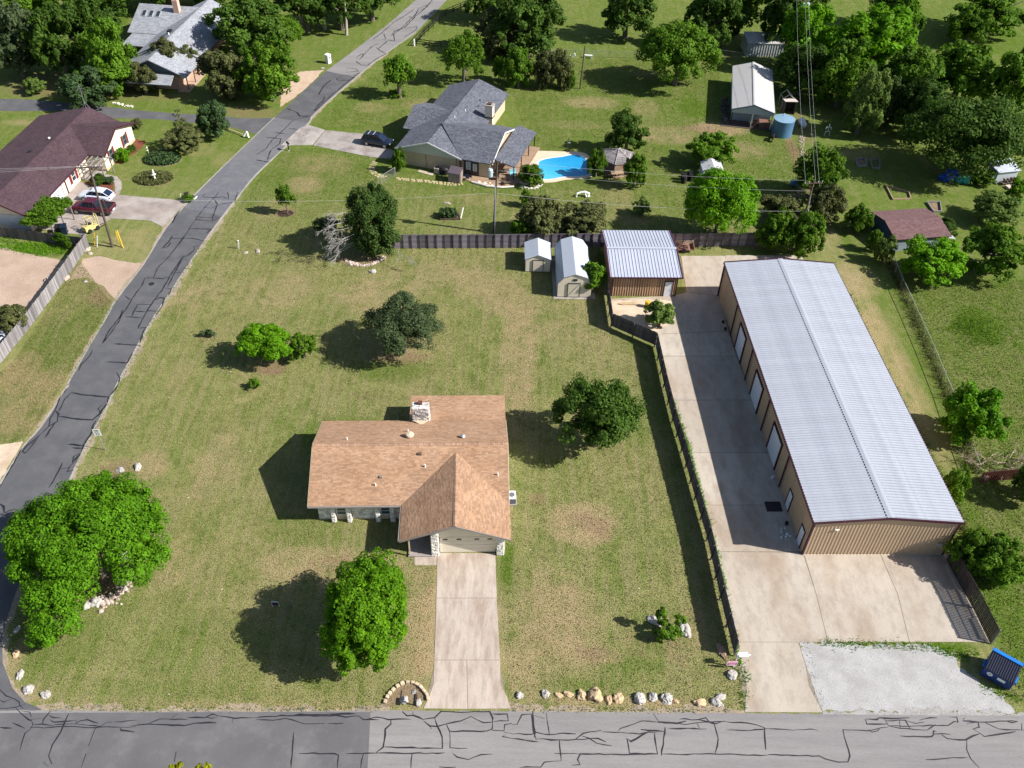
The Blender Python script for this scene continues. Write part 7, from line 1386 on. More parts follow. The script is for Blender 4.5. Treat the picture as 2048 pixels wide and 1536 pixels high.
BG = [ # label, box, kind, clearance
 ('grey-green oak at the very top left corner', (-30, 15, 78, 150), 'grey', 1.5), ('broad dark oak right of the corner oak, upper left', (60, 15, 175, 155), 'dark', 1.5), ('dark oak behind the left end of the grey house', (150, 10, 240, 130), 'dark', 1.5), ('bright oak touching the grey house roof on its left', (175, 55, 265, 178), 'mid', 1), ('dark low oak in front of the grey house, left side', (160, 115, 262, 190), 'mid', .6), ('dome shaped blue-green juniper beside the dark lane', (125, 140, 222, 214), 'blue', .3),
 ('tall tree at the top edge behind the corner oaks', (20, -50, 130, 40), 'mid', 2), ('dark tall tree at the top edge left of the grey house', (150, -60, 270, 30), 'dark', 2), ('lone yellow-green shrub on leaf litter, far left', (50, 158, 91, 188), 'pale', .1), ('olive multi stemmed tree in front of the grey roof', (306, 86, 362, 152), 'olive', 1), ('smaller olive tree in front of the grey porch', (362, 95, 398, 142), 'olive', 1), ('dry brownish shrub at the corner of the grey house', (258, 130, 312, 190), 'olive', .2),
 ('olive brown thicket right of the grey house porch', (395, 105, 490, 200), 'olive', .2), ('dark round tree by the pink dirt apron', (482, 92, 590, 206), 'mid', .3), ('big dark oak over the right end of the grey roof', (430, -5, 565, 105), 'dark', 3), ('sprawling light oak with a bent trunk by the far lawn', (515, 35, 602, 96), 'mid', 1.5), ('dark oak at the top edge over the shaded grass', (555, -40, 660, 45), 'dark', 4), ('dark oak at the top edge with a pale leaning trunk', (630, -50, 725, 40), 'dark', 4), ('dark oak at the top edge nearest the far road', (690, -55, 790, 28), 'dark', 3),
 ('bright shrub under the dark oak by the grey house', (425, 100, 455, 125), 'bright', .1), ('feathery blue-green shrub beside the layered conifer', (396, 208, 456, 278), 'blue', .2), ('low dark shrub at the foot of the layered conifer', (330, 255, 402, 305), 'olive', .1), ('dark trees at the far top left, behind the grey house', (265, -70, 380, 5), 'dark', 3), ('dark trees at the far top behind the grey roof ridge', (370, -70, 470, 5), 'dark', 3),
 ('dark olive tree behind the conical tree', (955, 25, 1048, 112), 'olive', .4), ('big dark tree at the top edge above the far lawn', (990, -20, 1120, 112), 'dark', 1.5), ('dark tree at the top edge right of the far road', (925, -40, 1010, 32), 'dark', 2), ('thin young conifer right of the conical tree', (986, 118, 1010, 160), 'mid', .2), ('rounded green tree behind the ranch house chimney', (1008, 100, 1066, 176), 'mid', .3), ('brown-green shrub left of the dark bare pole, left half', (1068, 112, 1110, 178), 'olive', .1), ('brown-green shrub left of the dark bare pole, right half', (1098, 108, 1146, 178), 'olive', .1), ('small dark shrub beside the dark bare pole', (1132, 145, 1152, 180), 'mid', .1),
 ('oak with a pale forked trunk at the top middle', (1205, -20, 1305, 68), 'dark', 2.2), ('dark oak overlapping the cream barn lane at the top', (1378, -15, 1480, 95), 'dark', 1.2), ('bright tree at the top edge left of the rear shed', (1440, -40, 1530, 56), 'mid', 3), ('dark tree above the rear shed', (1530, -50, 1650, 95), 'dark', 2),
 ('dark tree standing behind the gazebo', (1217, 232, 1294, 305), 'dark', 1.4), ('round bush between the pool and the gazebo', (1174, 303, 1213, 356), 'mid', .2), ('tall green bush in front of the gazebo, right side', (1249, 312, 1291, 378), 'mid', .2), ('round bright bush between the patio and the pool', (1038, 330, 1086, 372), 'mid', .1), ('loose light green tree behind the open grey shed', (1380, 265, 1468, 332), 'mid', 1), ('green bush at the left corner of the ranch house', (783, 300, 812, 346), 'mid', .1),
 ('thin sapling on the back lawn right of the white cable', (1268, 398, 1300, 432), 'pale', .2), ('slim weedy shrub in the lawn right of the transformer pole', (1040, 382, 1062, 414), 'mid', .1), ('brown-olive bush behind the plank fence, left one', (1040, 396, 1128, 478), 'olive', .2), ('brown-olive bush behind the plank fence, right one', (1115, 405, 1212, 480), 'olive', .2), ('green shrub at the foot of the left olive bush', (1022, 440, 1060, 480), 'mid', .1),
 ('bushy green tree right of the pole and gas line', (1592, 300, 1684, 402), 'mid', .3), ('half dead grey bush behind the long workshop', (1520, 390, 1600, 450), 'olive', .2), ('dense green thicket behind the long workshop, left part', (1515, 425, 1590, 505), 'mid', .1), ('dense green thicket behind the long workshop, right part', (1575, 430, 1645, 518), 'mid', .1), ('olive bush right of the leaning pole', (1618, 375, 1690, 450), 'olive', .1),
 ('bright crown left of the wires at the top right', (1560, 25, 1680, 150), 'bright', .8), ('dark crown left of the wires, above the coop', (1560, 90, 1650, 190), 'dark', .8), ('broad bright crown right of the wires', (1672, 28, 1832, 165), 'bright', 1), ('shaded crown right of the wires, above the lawn frame', (1632, 95, 1745, 215), 'mid', .8), ('pale loose tree right of the wires', (1692, 152, 1768, 272), 'pale', .6), ('dark dome shaped juniper beside the pale loose tree', (1738, 168, 1806, 254), 'juniper', .4), ('dark green crown in the middle of the right wood', (1755, 105, 1880, 230), 'mid', .8), ('wide crown at the top edge of the right wood', (1700, -20, 1890, 70), 'mid', 1), ('bright tree beyond the field at the top right corner', (1915, -10, 2050, 75), 'mid', 1), ('dark tree with a bare limb at the top right', (1900, 20, 1985, 90), 'mid', .8), ('green crown at the right edge above the huge oak', (1985, 105, 2080, 235), 'mid', 1), ('mixed crown left of the huge oak', (1860, 95, 1990, 205), 'mid', 1), ('dark crown under the mixed crown, right wood', (1800, 170, 1900, 280), 'dark', .6), ('small bright sprout in the shade below the wires', (1621, 166, 1642, 186), 'bright', .1),
 ('pale spreading tree at the right edge above the blue shed', (1952, 388, 2040, 450), 'pale', .6), ('tree in front of the blue shed', (1812, 484, 1920, 566), 'bright', .8), ('tree right of the blue shed at the edge', (1930, 455, 2050, 556), 'mid', 1), ('dark hedge bush at the upper end by the blue shed', (1694, 412, 1745, 468), 'mid', 0), ('hedge bush beside the left wall of the blue shed', (1734, 462, 1762, 506), 'mid', 0), ('yellow-green hedge bush below the blue shed', (1752, 475, 1790, 530), 'pale', 0),
 ('dark hedge bush behind the blue shed roof', (1858, 440, 1910, 480), 'dark', 0), ('green tree beside the chain link fence', (1896, 777, 2003, 890), 'vivid', .8), ('bush at the front right corner of the long workshop', (1898, 1060, 1975, 1150), 'mid', .1), ('bright leafy bush right of the slatted fence', (1945, 1075, 2044, 1175), 'mid', .3), ('dark tree at the right edge in front of the red metal fence', (2032, 930, 2110, 1010), 'dark', .8), ('low shrubs along the right wall of the long workshop', (1874, 935, 1930, 1020), 'mid', 0), ('shrub behind the corner of the board fence', (98, 470, 150, 492), 'mid', 0), ('leafy shrub behind the weathered fence by the silver car', (-10, 612, 55, 668), 'olive', 0), ('small shrub beside the black mailbox of the maroon house', (366, 388, 388, 404), 'mid', 0),
 ('green bush at the cream gable wall of the maroon house', (232, 297, 258, 325), 'bright', 0), ('dark shrub by the far corner of the maroon house', (255, 290, 272, 305), 'dark', 0), ('round shrub in the red mulch by the white car', (207, 353, 228, 368), 'blue', 0), ('shrub in the red mulch by the pergola', (180, 350, 210, 372), 'dark', 0), ('thin shrub behind the far gable of the maroon house', (262, 238, 284, 258), 'olive', 0), ('tall weed bush right of the blue tarps', (1945, 340, 1990, 372), 'mid', 0), ('green clump at the right edge below the wood shed', (2020, 360, 2060, 400), 'bright', 0)]
for i, (lab, bb, kind, cl) in enumerate(BG):
    bush = any(w_ in lab for w_ in ('shrub', 'bush', 'hedge', 'thicket', 'sprout', 'clump', 'weed'))
    auto(lab, bb, kind, cl, cat='bush' if bush else 'tree', name='bush' if bush else ('juniper_tree' if 'juniper' in lab else 'tree'), seed=i * 7 + 3, limbs=5)
# far background wood beyond the photo's top edge, so shade and outline go on
for i in range(16):
    x = -20 + i * 140 + (i % 3) * 30
    if 760 < x < 960 or 1040 < x < 1200: continue
    tree('dark tree of the far wood beyond the top edge', at(x, -75 - (i % 2) * 25, 4), 6, 6, 5, 5.2, ('dark', 'mid', 'olive')[i % 3], shared=True, seed=i, group='far wood beyond the top edge')
# bare pale branches: forked dead tree, brush pile
p = G(1712, 150); t_ = thing('dead_tree', 'bare grey dead tree among the green crowns at the right', 'tree', tuple(p)); dead_branches(t_, [((0, 0, 1.5), (.1, 0, 1)), ((0, 0, 2), (.5, -.2, 1)), ((0, 0, 2), (-.5, -.2, 1))], 9, 2.3, 8, .06); MB().tube([(0, 0, 0), (0, 0, 2.2)], [.14, .09], 6).build('trunk', DEADW, t_)
p = G(1985, 935); t_ = thing('brush_pile', 'pile of dry cut branches in front of the red metal fence', 'brush pile', tuple(p)); rnd = random.Random(4)
dead_branches(t_, [((rnd.uniform(-2, 2.5), rnd.uniform(-.8, 1.2), .25), (rnd.uniform(-1, 1), rnd.uniform(-.6, .6), .25)) for _ in range(20)], 8, 1.3, 8, .045, mk('dry_branch', (.30, .24, .17), (.42, .35, .26), rough=.9)).name = 'branches'
p = G(1600, 400); t_ = thing('dead_bush', 'tangle of dead grey branches beside the leaning pole', 'bush', tuple(p)); dead_branches(t_, [((rnd.uniform(-1, 1), rnd.uniform(-.5, .5), .2), (rnd.uniform(-.5, .5), rnd.uniform(-.4, .4), 1)) for _ in range(7)], 12, 1.3, 8, .035).name = 'branches'
TRUNKP = mk('pale_trunk', (.34, .29, .24), (.42, .37, .31), rough=.9)
for x, y, ty, lab in ((693, 70, 5, 'pale straight tree trunk on the shaded far lawn'), (603, 54, 5, 'thin leaning pale trunk left of the straight one'), (650, 59, 20, 'short dark tree trunk left of the pale straight trunk'), (466, 98, 55, 'pale trunk at the right end of the grey house'), (502, 103, 60, 'crooked trunk with a bent limb right of the grey house')):
    p = G(x, y); q = G(x - 4, ty, top_h(x, y, ty)); t_ = thing('oak_tree', lab, 'tree', tuple(p)); MB().tube([(0, 0, -.1), tuple((q - p) * .5 + Vector((.1, 0, 0))), tuple(q - p)], [.32, .24, .18], 8).build('trunk', TRUNKP, t_)
# ---------------------------------------------------------------- tufts of taller grass along edges (real blades)
def tufts(name, label, segs, density, h, spread, kind, seed):
    rng = np.random.default_rng(seed); P = []
    for pts in segs:
        q = [np.array(G2(*a)) for a in pts]
        for a, b in zip(q, q[1:]):
            L = np.linalg.norm(b - a); n = int(L * density); u = rng.uniform(0, 1, n)[:, None]; d = (b - a) / max(L, 1e-6); nn = np.array([-d[1], d[0]])
            P.append(a + (b - a) * u + nn * rng.normal(0, spread, n)[:, None])
    P = np.concatenate(P); n = len(P); hh = h * rng.uniform(.4, 1.3, n); a = rng.uniform(0, 6.28, n); w_ = .035 * rng.uniform(.6, 1.6, n); lean = rng.normal(0, .5, (n, 2)) * hh[:, None]
    V = np.zeros((n, 4, 3)); V[:, 0, :2] = P - np.stack([np.cos(a), np.sin(a)], 1) * w_[:, None]; V[:, 1, :2] = P + np.stack([np.cos(a), np.sin(a)], 1) * w_[:, None]
    V[:, 2, :2] = P + lean + np.stack([np.cos(a), np.sin(a)], 1) * w_[:, None] * .3; V[:, 3, :2] = P + lean - np.stack([np.cos(a), np.sin(a)], 1) * w_[:, None] * .3; V[:, 2, 2] = hh; V[:, 3, 2] = hh
    me = np_mesh(name, V.reshape(-1, 3), np.arange(4 * n, dtype=np.int32).reshape(n, 4), LEAF[kind]); o = bpy.data.objects.new(name, me); COL.objects.link(o); tag(o, label, 'grass', kind='stuff')
tufts('fence_weeds', 'bright weeds growing along the yard side of the long fence', [[(1345, 800), (1372, 880), (1400, 985), (1425, 1080), (1452, 1200), (1482, 1330)], [(1372, 880), (1425, 1080), (1452, 1180)]], 50, .3, .12, 'bright', 1)
tufts('wall_weeds', 'weeds along the right wall of the long workshop and the chain link fence', [[(1690, 590), (1760, 740), (1840, 890), (1905, 1010), (1935, 1080)], [(1700, 640), (1780, 790)], [(1778, 525), (1830, 640), (1898, 800), (1952, 948)]], 70, .4, .35, 'olive', 2)
tufts('verge_weeds', 'rough grass along the verges, walls and yard edges', [[(1640, 1287), (1760, 1289), (1860, 1296), (1920, 1310), (1960, 1310)], [(1880, 1300), (1940, 1320)], [(1960, 1372), (2040, 1400)], [(1490, 1340), (1488, 1420)], [(1474, 1318), (1490, 1365)]], 60, .16, .25, 'bright', 3)
tufts('lane_weeds', 'green weeds along the board fence and the pink gravel', [[(0, 480), (60, 490), (130, 505)], [(0, 492), (100, 508)], [(130, 545), (95, 590), (60, 640)]], 70, .3, .35, 'bright', 4)
tufts('clover_patch', 'dark green clover patch on the right hand lot', [[(1915, 640), (1960, 660), (1990, 690)], [(1925, 660), (1975, 640)], [(1900, 650), (1960, 690)]], 130, .16, .9, 'mid', 5)
tufts('street_verge', 'dry grass fringe along the streets', [[(90, 1417), (300, 1419), (512, 1419), (760, 1417)], [(1024, 1419), (1300, 1421), (1460, 1422)], [(150, 938), (207, 825), (297, 654), (410, 481)], [(140, 759), (235, 596)]], 26, .10, .12, 'pale', 6)

def inside(P, poly):
    x, y = P[:, 0], P[:, 1]; r_ = np.zeros(len(P), bool); n = len(poly)
    for i in range(n):
        (x0, y0), (x1, y1) = poly[i], poly[(i + 1) % n]; c_ = ((y0 > y) != (y1 > y)) & (x < (x1 - x0) * (y - y0) / (y1 - y0 + 1e-12) + x0); r_ ^= c_
    return r_
def lawn_blades(label, outline, holes, n, h, seed):
    rg = np.random.default_rng(seed); O = px(*outline); xs, ys = [p[0] for p in O], [p[1] for p in O]
    P = np.stack([rg.uniform(min(xs), max(xs), n), rg.uniform(min(ys), max(ys), n)], 1); k = inside(P, O)
    for hpoly in holes: k &= ~inside(P, hpoly)
    P = P[k]; n = len(P); hh = h * rg.uniform(.3, 1.5, n); a = rg.uniform(0, 6.28, n); w_ = .028 * rg.uniform(.5, 1.8, n); D_ = np.stack([np.cos(a), np.sin(a)], 1) * w_[:, None]; ln = rg.normal(0, .7, (n, 2)) * hh[:, None]
    V = np.zeros((n, 3, 3)); V[:, 0, :2] = P - D_; V[:, 1, :2] = P + D_; V[:, 2, :2] = P + ln; V[:, 2, 2] = hh; V = V.reshape(-1, 3)
    me = np_mesh('lawn_grass', V, np.arange(3 * n, dtype=np.int32).reshape(n, 3), GRASS); set_patch(me, V); o = bpy.data.objects.new('lawn_grass', me); COL.objects.link(o); tag(o, label, 'grass', kind='stuff')
HOLES = [px((845, 1422), (874, 1106), (992, 1106), (1022, 1422)), px((829, 1112), (875, 1112), (875, 1132), (829, 1132)), [on(house, *q)[:2] for q in ((.5, .5), (8.9, .5), (8.9, -3.9), (17.6, -3.9), (17.6, 14.5), (8.5, 14.5), (8.5, 10.4), (.5, 10.4))], [on(bn, *q)[:2] for q in ((-.5, -.4), (4.7, -.4), (4.7, 8.3), (-.5, 8.3))], px((1047, 546), (1102, 546), (1100, 500), (1047, 500))]
lawn_blades('short dry grass of the big lawn round the stone house', [(95, 1414), (20, 1330), (25, 1250), (60, 1140), (160, 960), (300, 665), (420, 487), (505, 372), (560, 312), (750, 330), (776, 498), (1200, 497), (1212, 600), (1220, 655), (1308, 694), (1410, 1080), (1464, 1312), (1485, 1365), (1482, 1417)], HOLES, 420000, .075, 3)
lawn_blades('short grass of the verge between the side road and the weathered fence', [(25, 725), (160, 520), (210, 590), (225, 605), (135, 755), (75, 850), (40, 885), (0, 885), (-20, 760)], [], 60000, .075, 4)
lawn_blades('greener grass of the lot right of the chain link fence', [(1800, 560), (2060, 560), (2080, 1420), (2030, 1400), (1960, 1360), (2005, 1290), (1900, 1100), (1930, 1000), (1955, 950)], [], 120000, .1, 5)
lawn_blades('grass of the lots round the ranch house and the barn', [(560, 312), (720, 165), (850, 100), (1060, 115), (1440, 120), (1440, 240), (1600, 290), (1660, 480), (1530, 480), (1380, 488), (790, 488), (755, 372), (780, 330)], [px((800, 340), (1060, 372), (1085, 368), (1190, 355), (1185, 303), (1060, 300), (1025, 190), (900, 165), (790, 270), (760, 262), (640, 256), (560, 300), (640, 296), (780, 320))], 170000, .11, 6)
mb = MB(); rnd = random.Random(21); GP = [Vector(G2(*q)) for q in ((1597, 1284), (1700, 1287), (1850, 1289), (1905, 1306), (1918, 1335), (1960, 1366), (2005, 1392), (2030, 1424), (1900, 1424), (1646, 1423), (1618, 1372), (1610, 1330))]; gx0, gx1, gy0, gy1 = min(p.x for p in GP), max(p.x for p in GP), min(p.y for p in GP), max(p.y for p in GP); gpoly = [tuple(p) for p in GP]; cen = sum(GP, Vector((0, 0))) / len(GP); big = [tuple(cen + (p - cen) * 1.06) for p in GP]
for k in range(4200):
    x, y = rnd.uniform(gx0 - .8, gx1 + .8), rnd.uniform(gy0 - .5, gy1 + .5)
    if not inside(np.array([[x, y]]), big)[0]: continue
    s_ = rnd.uniform(.02, .06); a = rnd.uniform(0, 6.28); z = .034 if x < cen.x - 7 or y > gy1 - .2 else .003
    mb.add([(x + s_ * cos(a), y + s_ * sin(a), z), (x + s_ * cos(a + 2.1), y + s_ * sin(a + 2.1), z), (x + s_ * cos(a + 4.2), y + s_ * sin(a + 4.2), z), (x, y, z + s_ * .5)], [(0, 1, 3), (1, 2, 3), (2, 0, 3)])
tag(mb.build('loose_gravel', mk('loose_white_stone', (.42, .415, .41), (.52, .51, .50), rough=.95, isl=.25, fine=0)), 'loose white stones over and round the gravel lot', 'gravel', kind='stuff')
# ================================================================ SMALL THINGS IN THE GARDENS
def tl(name, label, cat, x, y, rz=0): return thing(name, label, cat, tuple(G(x, y)), rz)
# pergola with vine, pergola at the entry, bins (maroon house)
t = tl('vine_pergola', 'pergola by the garage doors covered with a green vine', 'pergola', 94, 480, radians(-4))
for x in (-1.6, 1.3):
    for y in (0, 2.6, 5.0): MB().box(x - .06, x + .06, y - .06, y + .06, 0, 2.4).build('post', mk('grey_post', (.22, .19, .17)), t)
for k in range(7): MB().box(-2.0, 1.7, k * .85 - .05, k * .85 + .05, 2.4, 2.55).build('beam', MATS['grey_post'], t)
rng = np.random.default_rng(3); n = 8000; P = np.stack([rng.uniform(-2.2, 1.6, n), rng.uniform(-.6, 5.6, n), 2.6 + np.abs(rng.normal(0, .22, n)) - .12], 1); P[:, 0] += np.sin(P[:, 1] * 3) * .25; V, Fq = leaf_quads(P, rng.normal(size=(n, 3)) * .6 + [0, 0, 1], .24, rng); o = bpy.data.objects.new('vine', np_mesh('vine', V, Fq, LEAF['mid'])); link(o, t)
t = tl('entry_pergola', 'weathered grey pergola frame over the entry of the maroon house', 'pergola', 190, 362, radians(-4)); WG = mk('weathered_beam', (.20, .185, .175), (.27, .255, .24), rough=.9)
for x in (-1.4, 1.6):
    for y in (0, 2.6): MB().box(x - .06, x + .06, y - .06, y + .06, 0, 2.3).build('post', WG, t)
for a, b in (((-1.7, 0, 2.35), (1.9, 0, 2.35)), ((-1.7, 2.6, 2.35), (1.9, 2.6, 2.35)), ((-1.4, -.3, 2.45), (-1.4, 2.9, 2.45)), ((1.6, -.3, 2.45), (1.6, 2.9, 2.45)), ((-1.4, 0, 2.5), (1.6, 2.6, 2.5)), ((.1, -.3, 2.5), (.1, 2.9, 2.5)), ((-.7, -.3, 2.5), (-.7, 2.9, 2.5)), ((.9, -.3, 2.5), (.9, 2.9, 2.5))): MB().bar(a, b, .1).build('beam', WG, t)
def wheelie(label, x, y, m, rz=0, s=1.0):
    t = tl('wheelie_bin', label, 'bin', x, y, rz); MB().loft([[(a * .26 * s, b * .28 * s, 0) for a, b in ((-1, -1), (1, -1), (1, 1), (-1, 1))], [(a * .33 * s, b * .38 * s, 1.0 * s) for a, b in ((-1, -1), (1, -1), (1, 1), (-1, 1))]]).build('body', m, t, bevel=.02); MB().slab([(-.36 * s, -.42 * s, 1.0 * s), (.36 * s, -.42 * s, 1.0 * s), (.36 * s, .40 * s, 1.1 * s), (-.36 * s, .40 * s, 1.1 * s)], .06).build('lid', m, t)
    for a in (-.28, .28): MB().tube([(a * s - .03, .32 * s, .12), (a * s + .03, .32 * s, .12)], .12, 10).build('wheel', TYRE, t)
NAVYB = mk('navy_plastic', (.012, .022, .045), rough=.45); wheelie('dark blue wheelie bin at the corner of the board fence, right one', 131, 467, NAVYB, .3, 1.15); wheelie('black wheelie bin left of the dark blue one by the board fence', 120, 466, BLACK, .2, 1.05)
# flower beds left
def bed_(label, bb, kind, n, leaf=.2, h=.5, name='flower_bed', cat='flower bed'):
    x0, y0, x1, y1 = bb; c = G((x0 + x1) / 2, (y0 + y1) / 2); a = (x1 - x0) / 2 / ppm(c); b_ = abs(G(0, y0).y - G(0, y1).y) / 2; t = thing(name, label, cat, tuple(c)); rg = np.random.default_rng(int(x0)); r_ = np.sqrt(rg.uniform(0, 1, n)); th = rg.uniform(0, 6.28, n)
    P = np.stack([a * r_ * np.cos(th), b_ * r_ * np.sin(th), h * rg.uniform(.05, 1, n) * (1.1 - r_ ** 2 * .6)], 1); V, Fq = leaf_quads(P, rg.normal(size=(n, 3)) * .7 + [0, 0, .7], leaf, rg, 2.2); o = bpy.data.objects.new('foliage', np_mesh('foliage', V, Fq, LEAF[kind])); link(o, t); o['kind'] = 'stuff'
    MB().lathe([(1, 0), (.96, .05), (.1, .06)], 24, (0, 0, 0), a * 1.04, b_ * 1.04).build('soil', MATS['bed_soil'], t); return t
bed_('oval bed of tall grassy leaves on the lawn by the maroon house', (290, 305, 362, 333), 'blue', 2600, .2, .8); fb = bed_('oval olive flower bed with a white ornament on the lawn', (270, 343, 346, 372), 'olive', 2400, .2, .5)
t = tl('garden_statue', 'white ornament standing in the olive oval bed', 'statue', 311, 362, 0); MB().lathe([(.22, 0), (.14, .15), (.12, .8), (.22, .95), (.3, 1.05), (.05, 1.1)], 12).build('pedestal', WHITE, t); MB().lathe([(.05, 1.1), (.14, 1.2), (.16, 1.4), (.1, 1.55), (.11, 1.68), (.03, 1.8)], 10).build('figure', WHITE, t)
t = tl('garden_pole', 'thin white pole with small ornaments beside the oval grassy bed', 'ornament', 299, 312, 0); MB().bar((0, 0, 0), (0, 0, 1.6), .05).build('pole', WHITE, t)
for z in (.9, 1.3): MB().lathe([(.02, -.1), (.12, 0), (.02, .1)], 8, (-.1, 0, z)).build('ornament', WHITE, t)
t = tl('culvert_marker', 'white bent rail and post at the lane mouth', 'marker', 492, 275, 0); MB().bar((-.3, 0, .2), (.25, .15, .9), .22).bar((.25, .15, .9), (.5, -.2, .1), .2).build('post', WHITE, t); a = G(435, 253); c_ = G(488, 272); MB().bar(tuple(a - t.location + Vector((0, 0, .25))), tuple(c_ - t.location + Vector((-.2, 0, .3))), .12).build('rail', mk('bleached_log', (.5, .4, .3)), t)
t = tl('white_rail', 'white bent pipe curb marker beside the black mailbox', 'marker', 385, 401, 0); MB().tube([(-.6, -.5, .1), (0, -.35, .25), (.45, .1, .3), (.5, .6, .3)], .07, 6).build('pipe', WHITE, t)
for x, y, lab in ((361, 397, 'small white stake at the top edge of the stained drive'),): p = G(x, y); tag(MB().bar((0, 0, 0), (.15, 0, .7), .1).build('stake', WHITE, None, tuple(p)), lab, 'stake')
t = tl('hubcap_ring', 'pale hoop half hidden behind the weathered fence', 'hoop', 100, 562, 0); MB().tube([(0, .35 * cos(k * .5), .35 + .35 * sin(k * .5)) for k in range(13)], .05, 6).build('hoop', GALV, t)
# paver path: two curved rows of stepping stones
PAV = mk('tan_paver', (.42, .34, .19), (.50, .42, .26), rough=.9, obj=.12, scale=5); t = thing('paver_path', None, None, tuple(G(790, 358))); t['kind'] = 'structure'
pm_ = MB().box(-.2, .2, -.11, .11, 0, .05).mesh('paver', PAV); c0 = t.location
for pts, k in (([(748, 323), (741, 335), (744, 346), (756, 353), (772, 355.5)], 13), ([(752, 325), (747, 336), (750, 344), (762, 351), (776, 354)], 12), ([(792, 356), (820, 359), (850, 361.5), (880, 365), (905, 366.5), (925, 364)], 26), ([(795, 358.5), (825, 362), (855, 364.5), (880, 368), (905, 370.5), (928, 367.5)], 24)):
    Q = spline([Vector(G2(*q)) for q in pts], 8); Ls = [0]
    for a, b in zip(Q, Q[1:]): Ls.append(Ls[-1] + (b - a).length)
    for i in range(k):
        s_ = Ls[-1] * (i + .5) / k; j_ = max(j for j in range(len(Ls)) if Ls[j] <= s_); p = Q[j_]; d = (Q[min(j_ + 1, len(Q) - 1)] - Q[max(j_ - 1, 0)]); o = bpy.data.objects.new('paver', pm_); link(o, t); o.location = (p.x - c0.x, p.y - c0.y, .0); o.rotation_euler = (0, 0, math.atan2(d.y, d.x) + pi / 2)
# things by the ranch house wall
q = on(bl, 6.6, -.3); t = thing('air_conditioner', 'tan air conditioner beside the ranch house gable wall', 'air conditioner', q, bl.rotation_euler.z); MB().box(-.4, .4, -.4, .4, .05, .85).build('case', mk('ac_tan', (.42, .36, .3)), t, bevel=.03); MB().lathe([(.3, 0), (.3, .04)], 14, (0, 0, .86)).build('fan_grille', BLACK, t)
q = on(bl, 7.6, -.4); t = thing('barbecue', 'covered black barbecue next to the air conditioner of the ranch house', 'barbecue', q, bl.rotation_euler.z); MB().lathe([(.45, 0), (.5, .6), (.55, .85), (.35, 1.1), (.1, 1.15)], 12, (0, 0, 0), 1.3, .8).build('cover', BLACK, t)
q = on(bl, 9.9, -1.5); t = thing('wood_box', 'weathered wooden lean-to box in front of the ranch house', 'box', q, bl.rotation_euler.z); MB().extr([(-.7, 0), (.7, 0), (.7, 1.75), (-.7, 1.45)], 'x', -.95, .8).build('body', mk('box_grey', (.22, .18, .17), (.28, .24, .22), rough=.9, isl=.1), t)
for k in range(6): MB().box(-.92 + k * .29, -.66 + k * .29, -.73, -.70, .03, 1.4).build('plank', MATS['box_grey'], t)
MB().slab([(-1.0, -.8, 1.5), (.86, -.8, 1.5), (.86, .75, 1.84), (-1.0, .75, 1.84)], .05).build('lid', mk('lid_dark', (.09, .07, .085), rough=.8), t); MB().box(.86, .96, -.7, -.6, 0, 1.6).build('post', WOOD_T, t)
q = on(bl, 5.0, -.9); tag(MB().box(-1.2, 1.2, -.3, .3, 0, .06).build('board', mk('board_tan', (.45, .38, .30)), None, q, bl.rotation_euler.z - .15), 'tan board lying on the grass below the ranch house gable', 'board')
q = on(bl, 11.4, -.9); t = thing('garden_chair', 'white framed chair beside the wooden lean-to box', 'chair', q, .2); MB().box(-.25, .25, -.25, .25, .4, .45).box(-.25, .25, .2, .25, .45, .9).build('seat', NAVYB, t)
for a in (-.23, .23):
    for b_ in (-.23, .23): MB().bar((a, b_, 0), (a, b_, .42), .03).build('leg', WHITE, t)
q = on(bl, 17.3, 2.2); t = thing('swing_chair', 'pale blue cushioned seat under the patio roof by the pool', 'chair', (q[0], q[1], .1), .3); MB().box(-.5, .5, -.3, .3, .35, .5).box(-.5, .5, .25, .38, .5, 1.0).build('cushion', mk('aqua_cushion', (.25, .55, .65), rough=.7), t)
for a in (-.45, .45):
    for b_ in (-.25, .25): MB().bar((a, b_, 0), (a, b_, .36), .04).build('leg', WHITE, t)
for i, (x, y, lab) in enumerate(((15.2, .6, 'dark low table on the brown patio near its curved edge'), (16.0, 3.0, 'dark lounge chair on the brown patio'), (17.0, -.2, 'dark tub at the corner of the curved patio edge'))):
    q = on(bl, x, y); t = thing('patio_table' if i != 1 else 'lounge_chair', lab, 'table' if i == 0 else ('chair' if i == 1 else 'tub'), (q[0], q[1], .1), .3 * i)
    MB().box(-.5, .5, -.35, .35, .35, .42).build('top', WOOD_D, t)
    for a in (-.45, .45):
        for b_ in (-.3, .3): MB().bar((a, b_, 0), (a, b_, .36), .05).build('leg', WOOD_D, t)
t = tl('bird_feeder', 'thin feeder post with a bare sapling on the lawn behind the pool', 'feeder', 1135.5, 297, 0); MB().bar((0, 0, 0), (0, 0, 1.7), .1).build('post', WOOD_D, t); MB().box(-.1, .35, -.1, .1, .9, 1.0).build('tray', GALV, t); dead_branches(t, [((.1, .1, 1.5), (.1, 0, 1)), ((.1, .1, 1.5), (-.3, 0, 1))], 15, .9, 5, .014, mk('sapling_twig', (.3, .28, .12)))
t = tl('garden_bench', 'white stone bench beside the wire fence on the far lawn', 'bench', 1176, 116, -.1); MB().box(-.75, .75, -.2, .2, .4, .55).build('seat', WHITE, t)
for a in (-.6, .6): MB().box(a - .1, a + .1, -.18, .18, 0, .4).build('leg', WHITE, t)
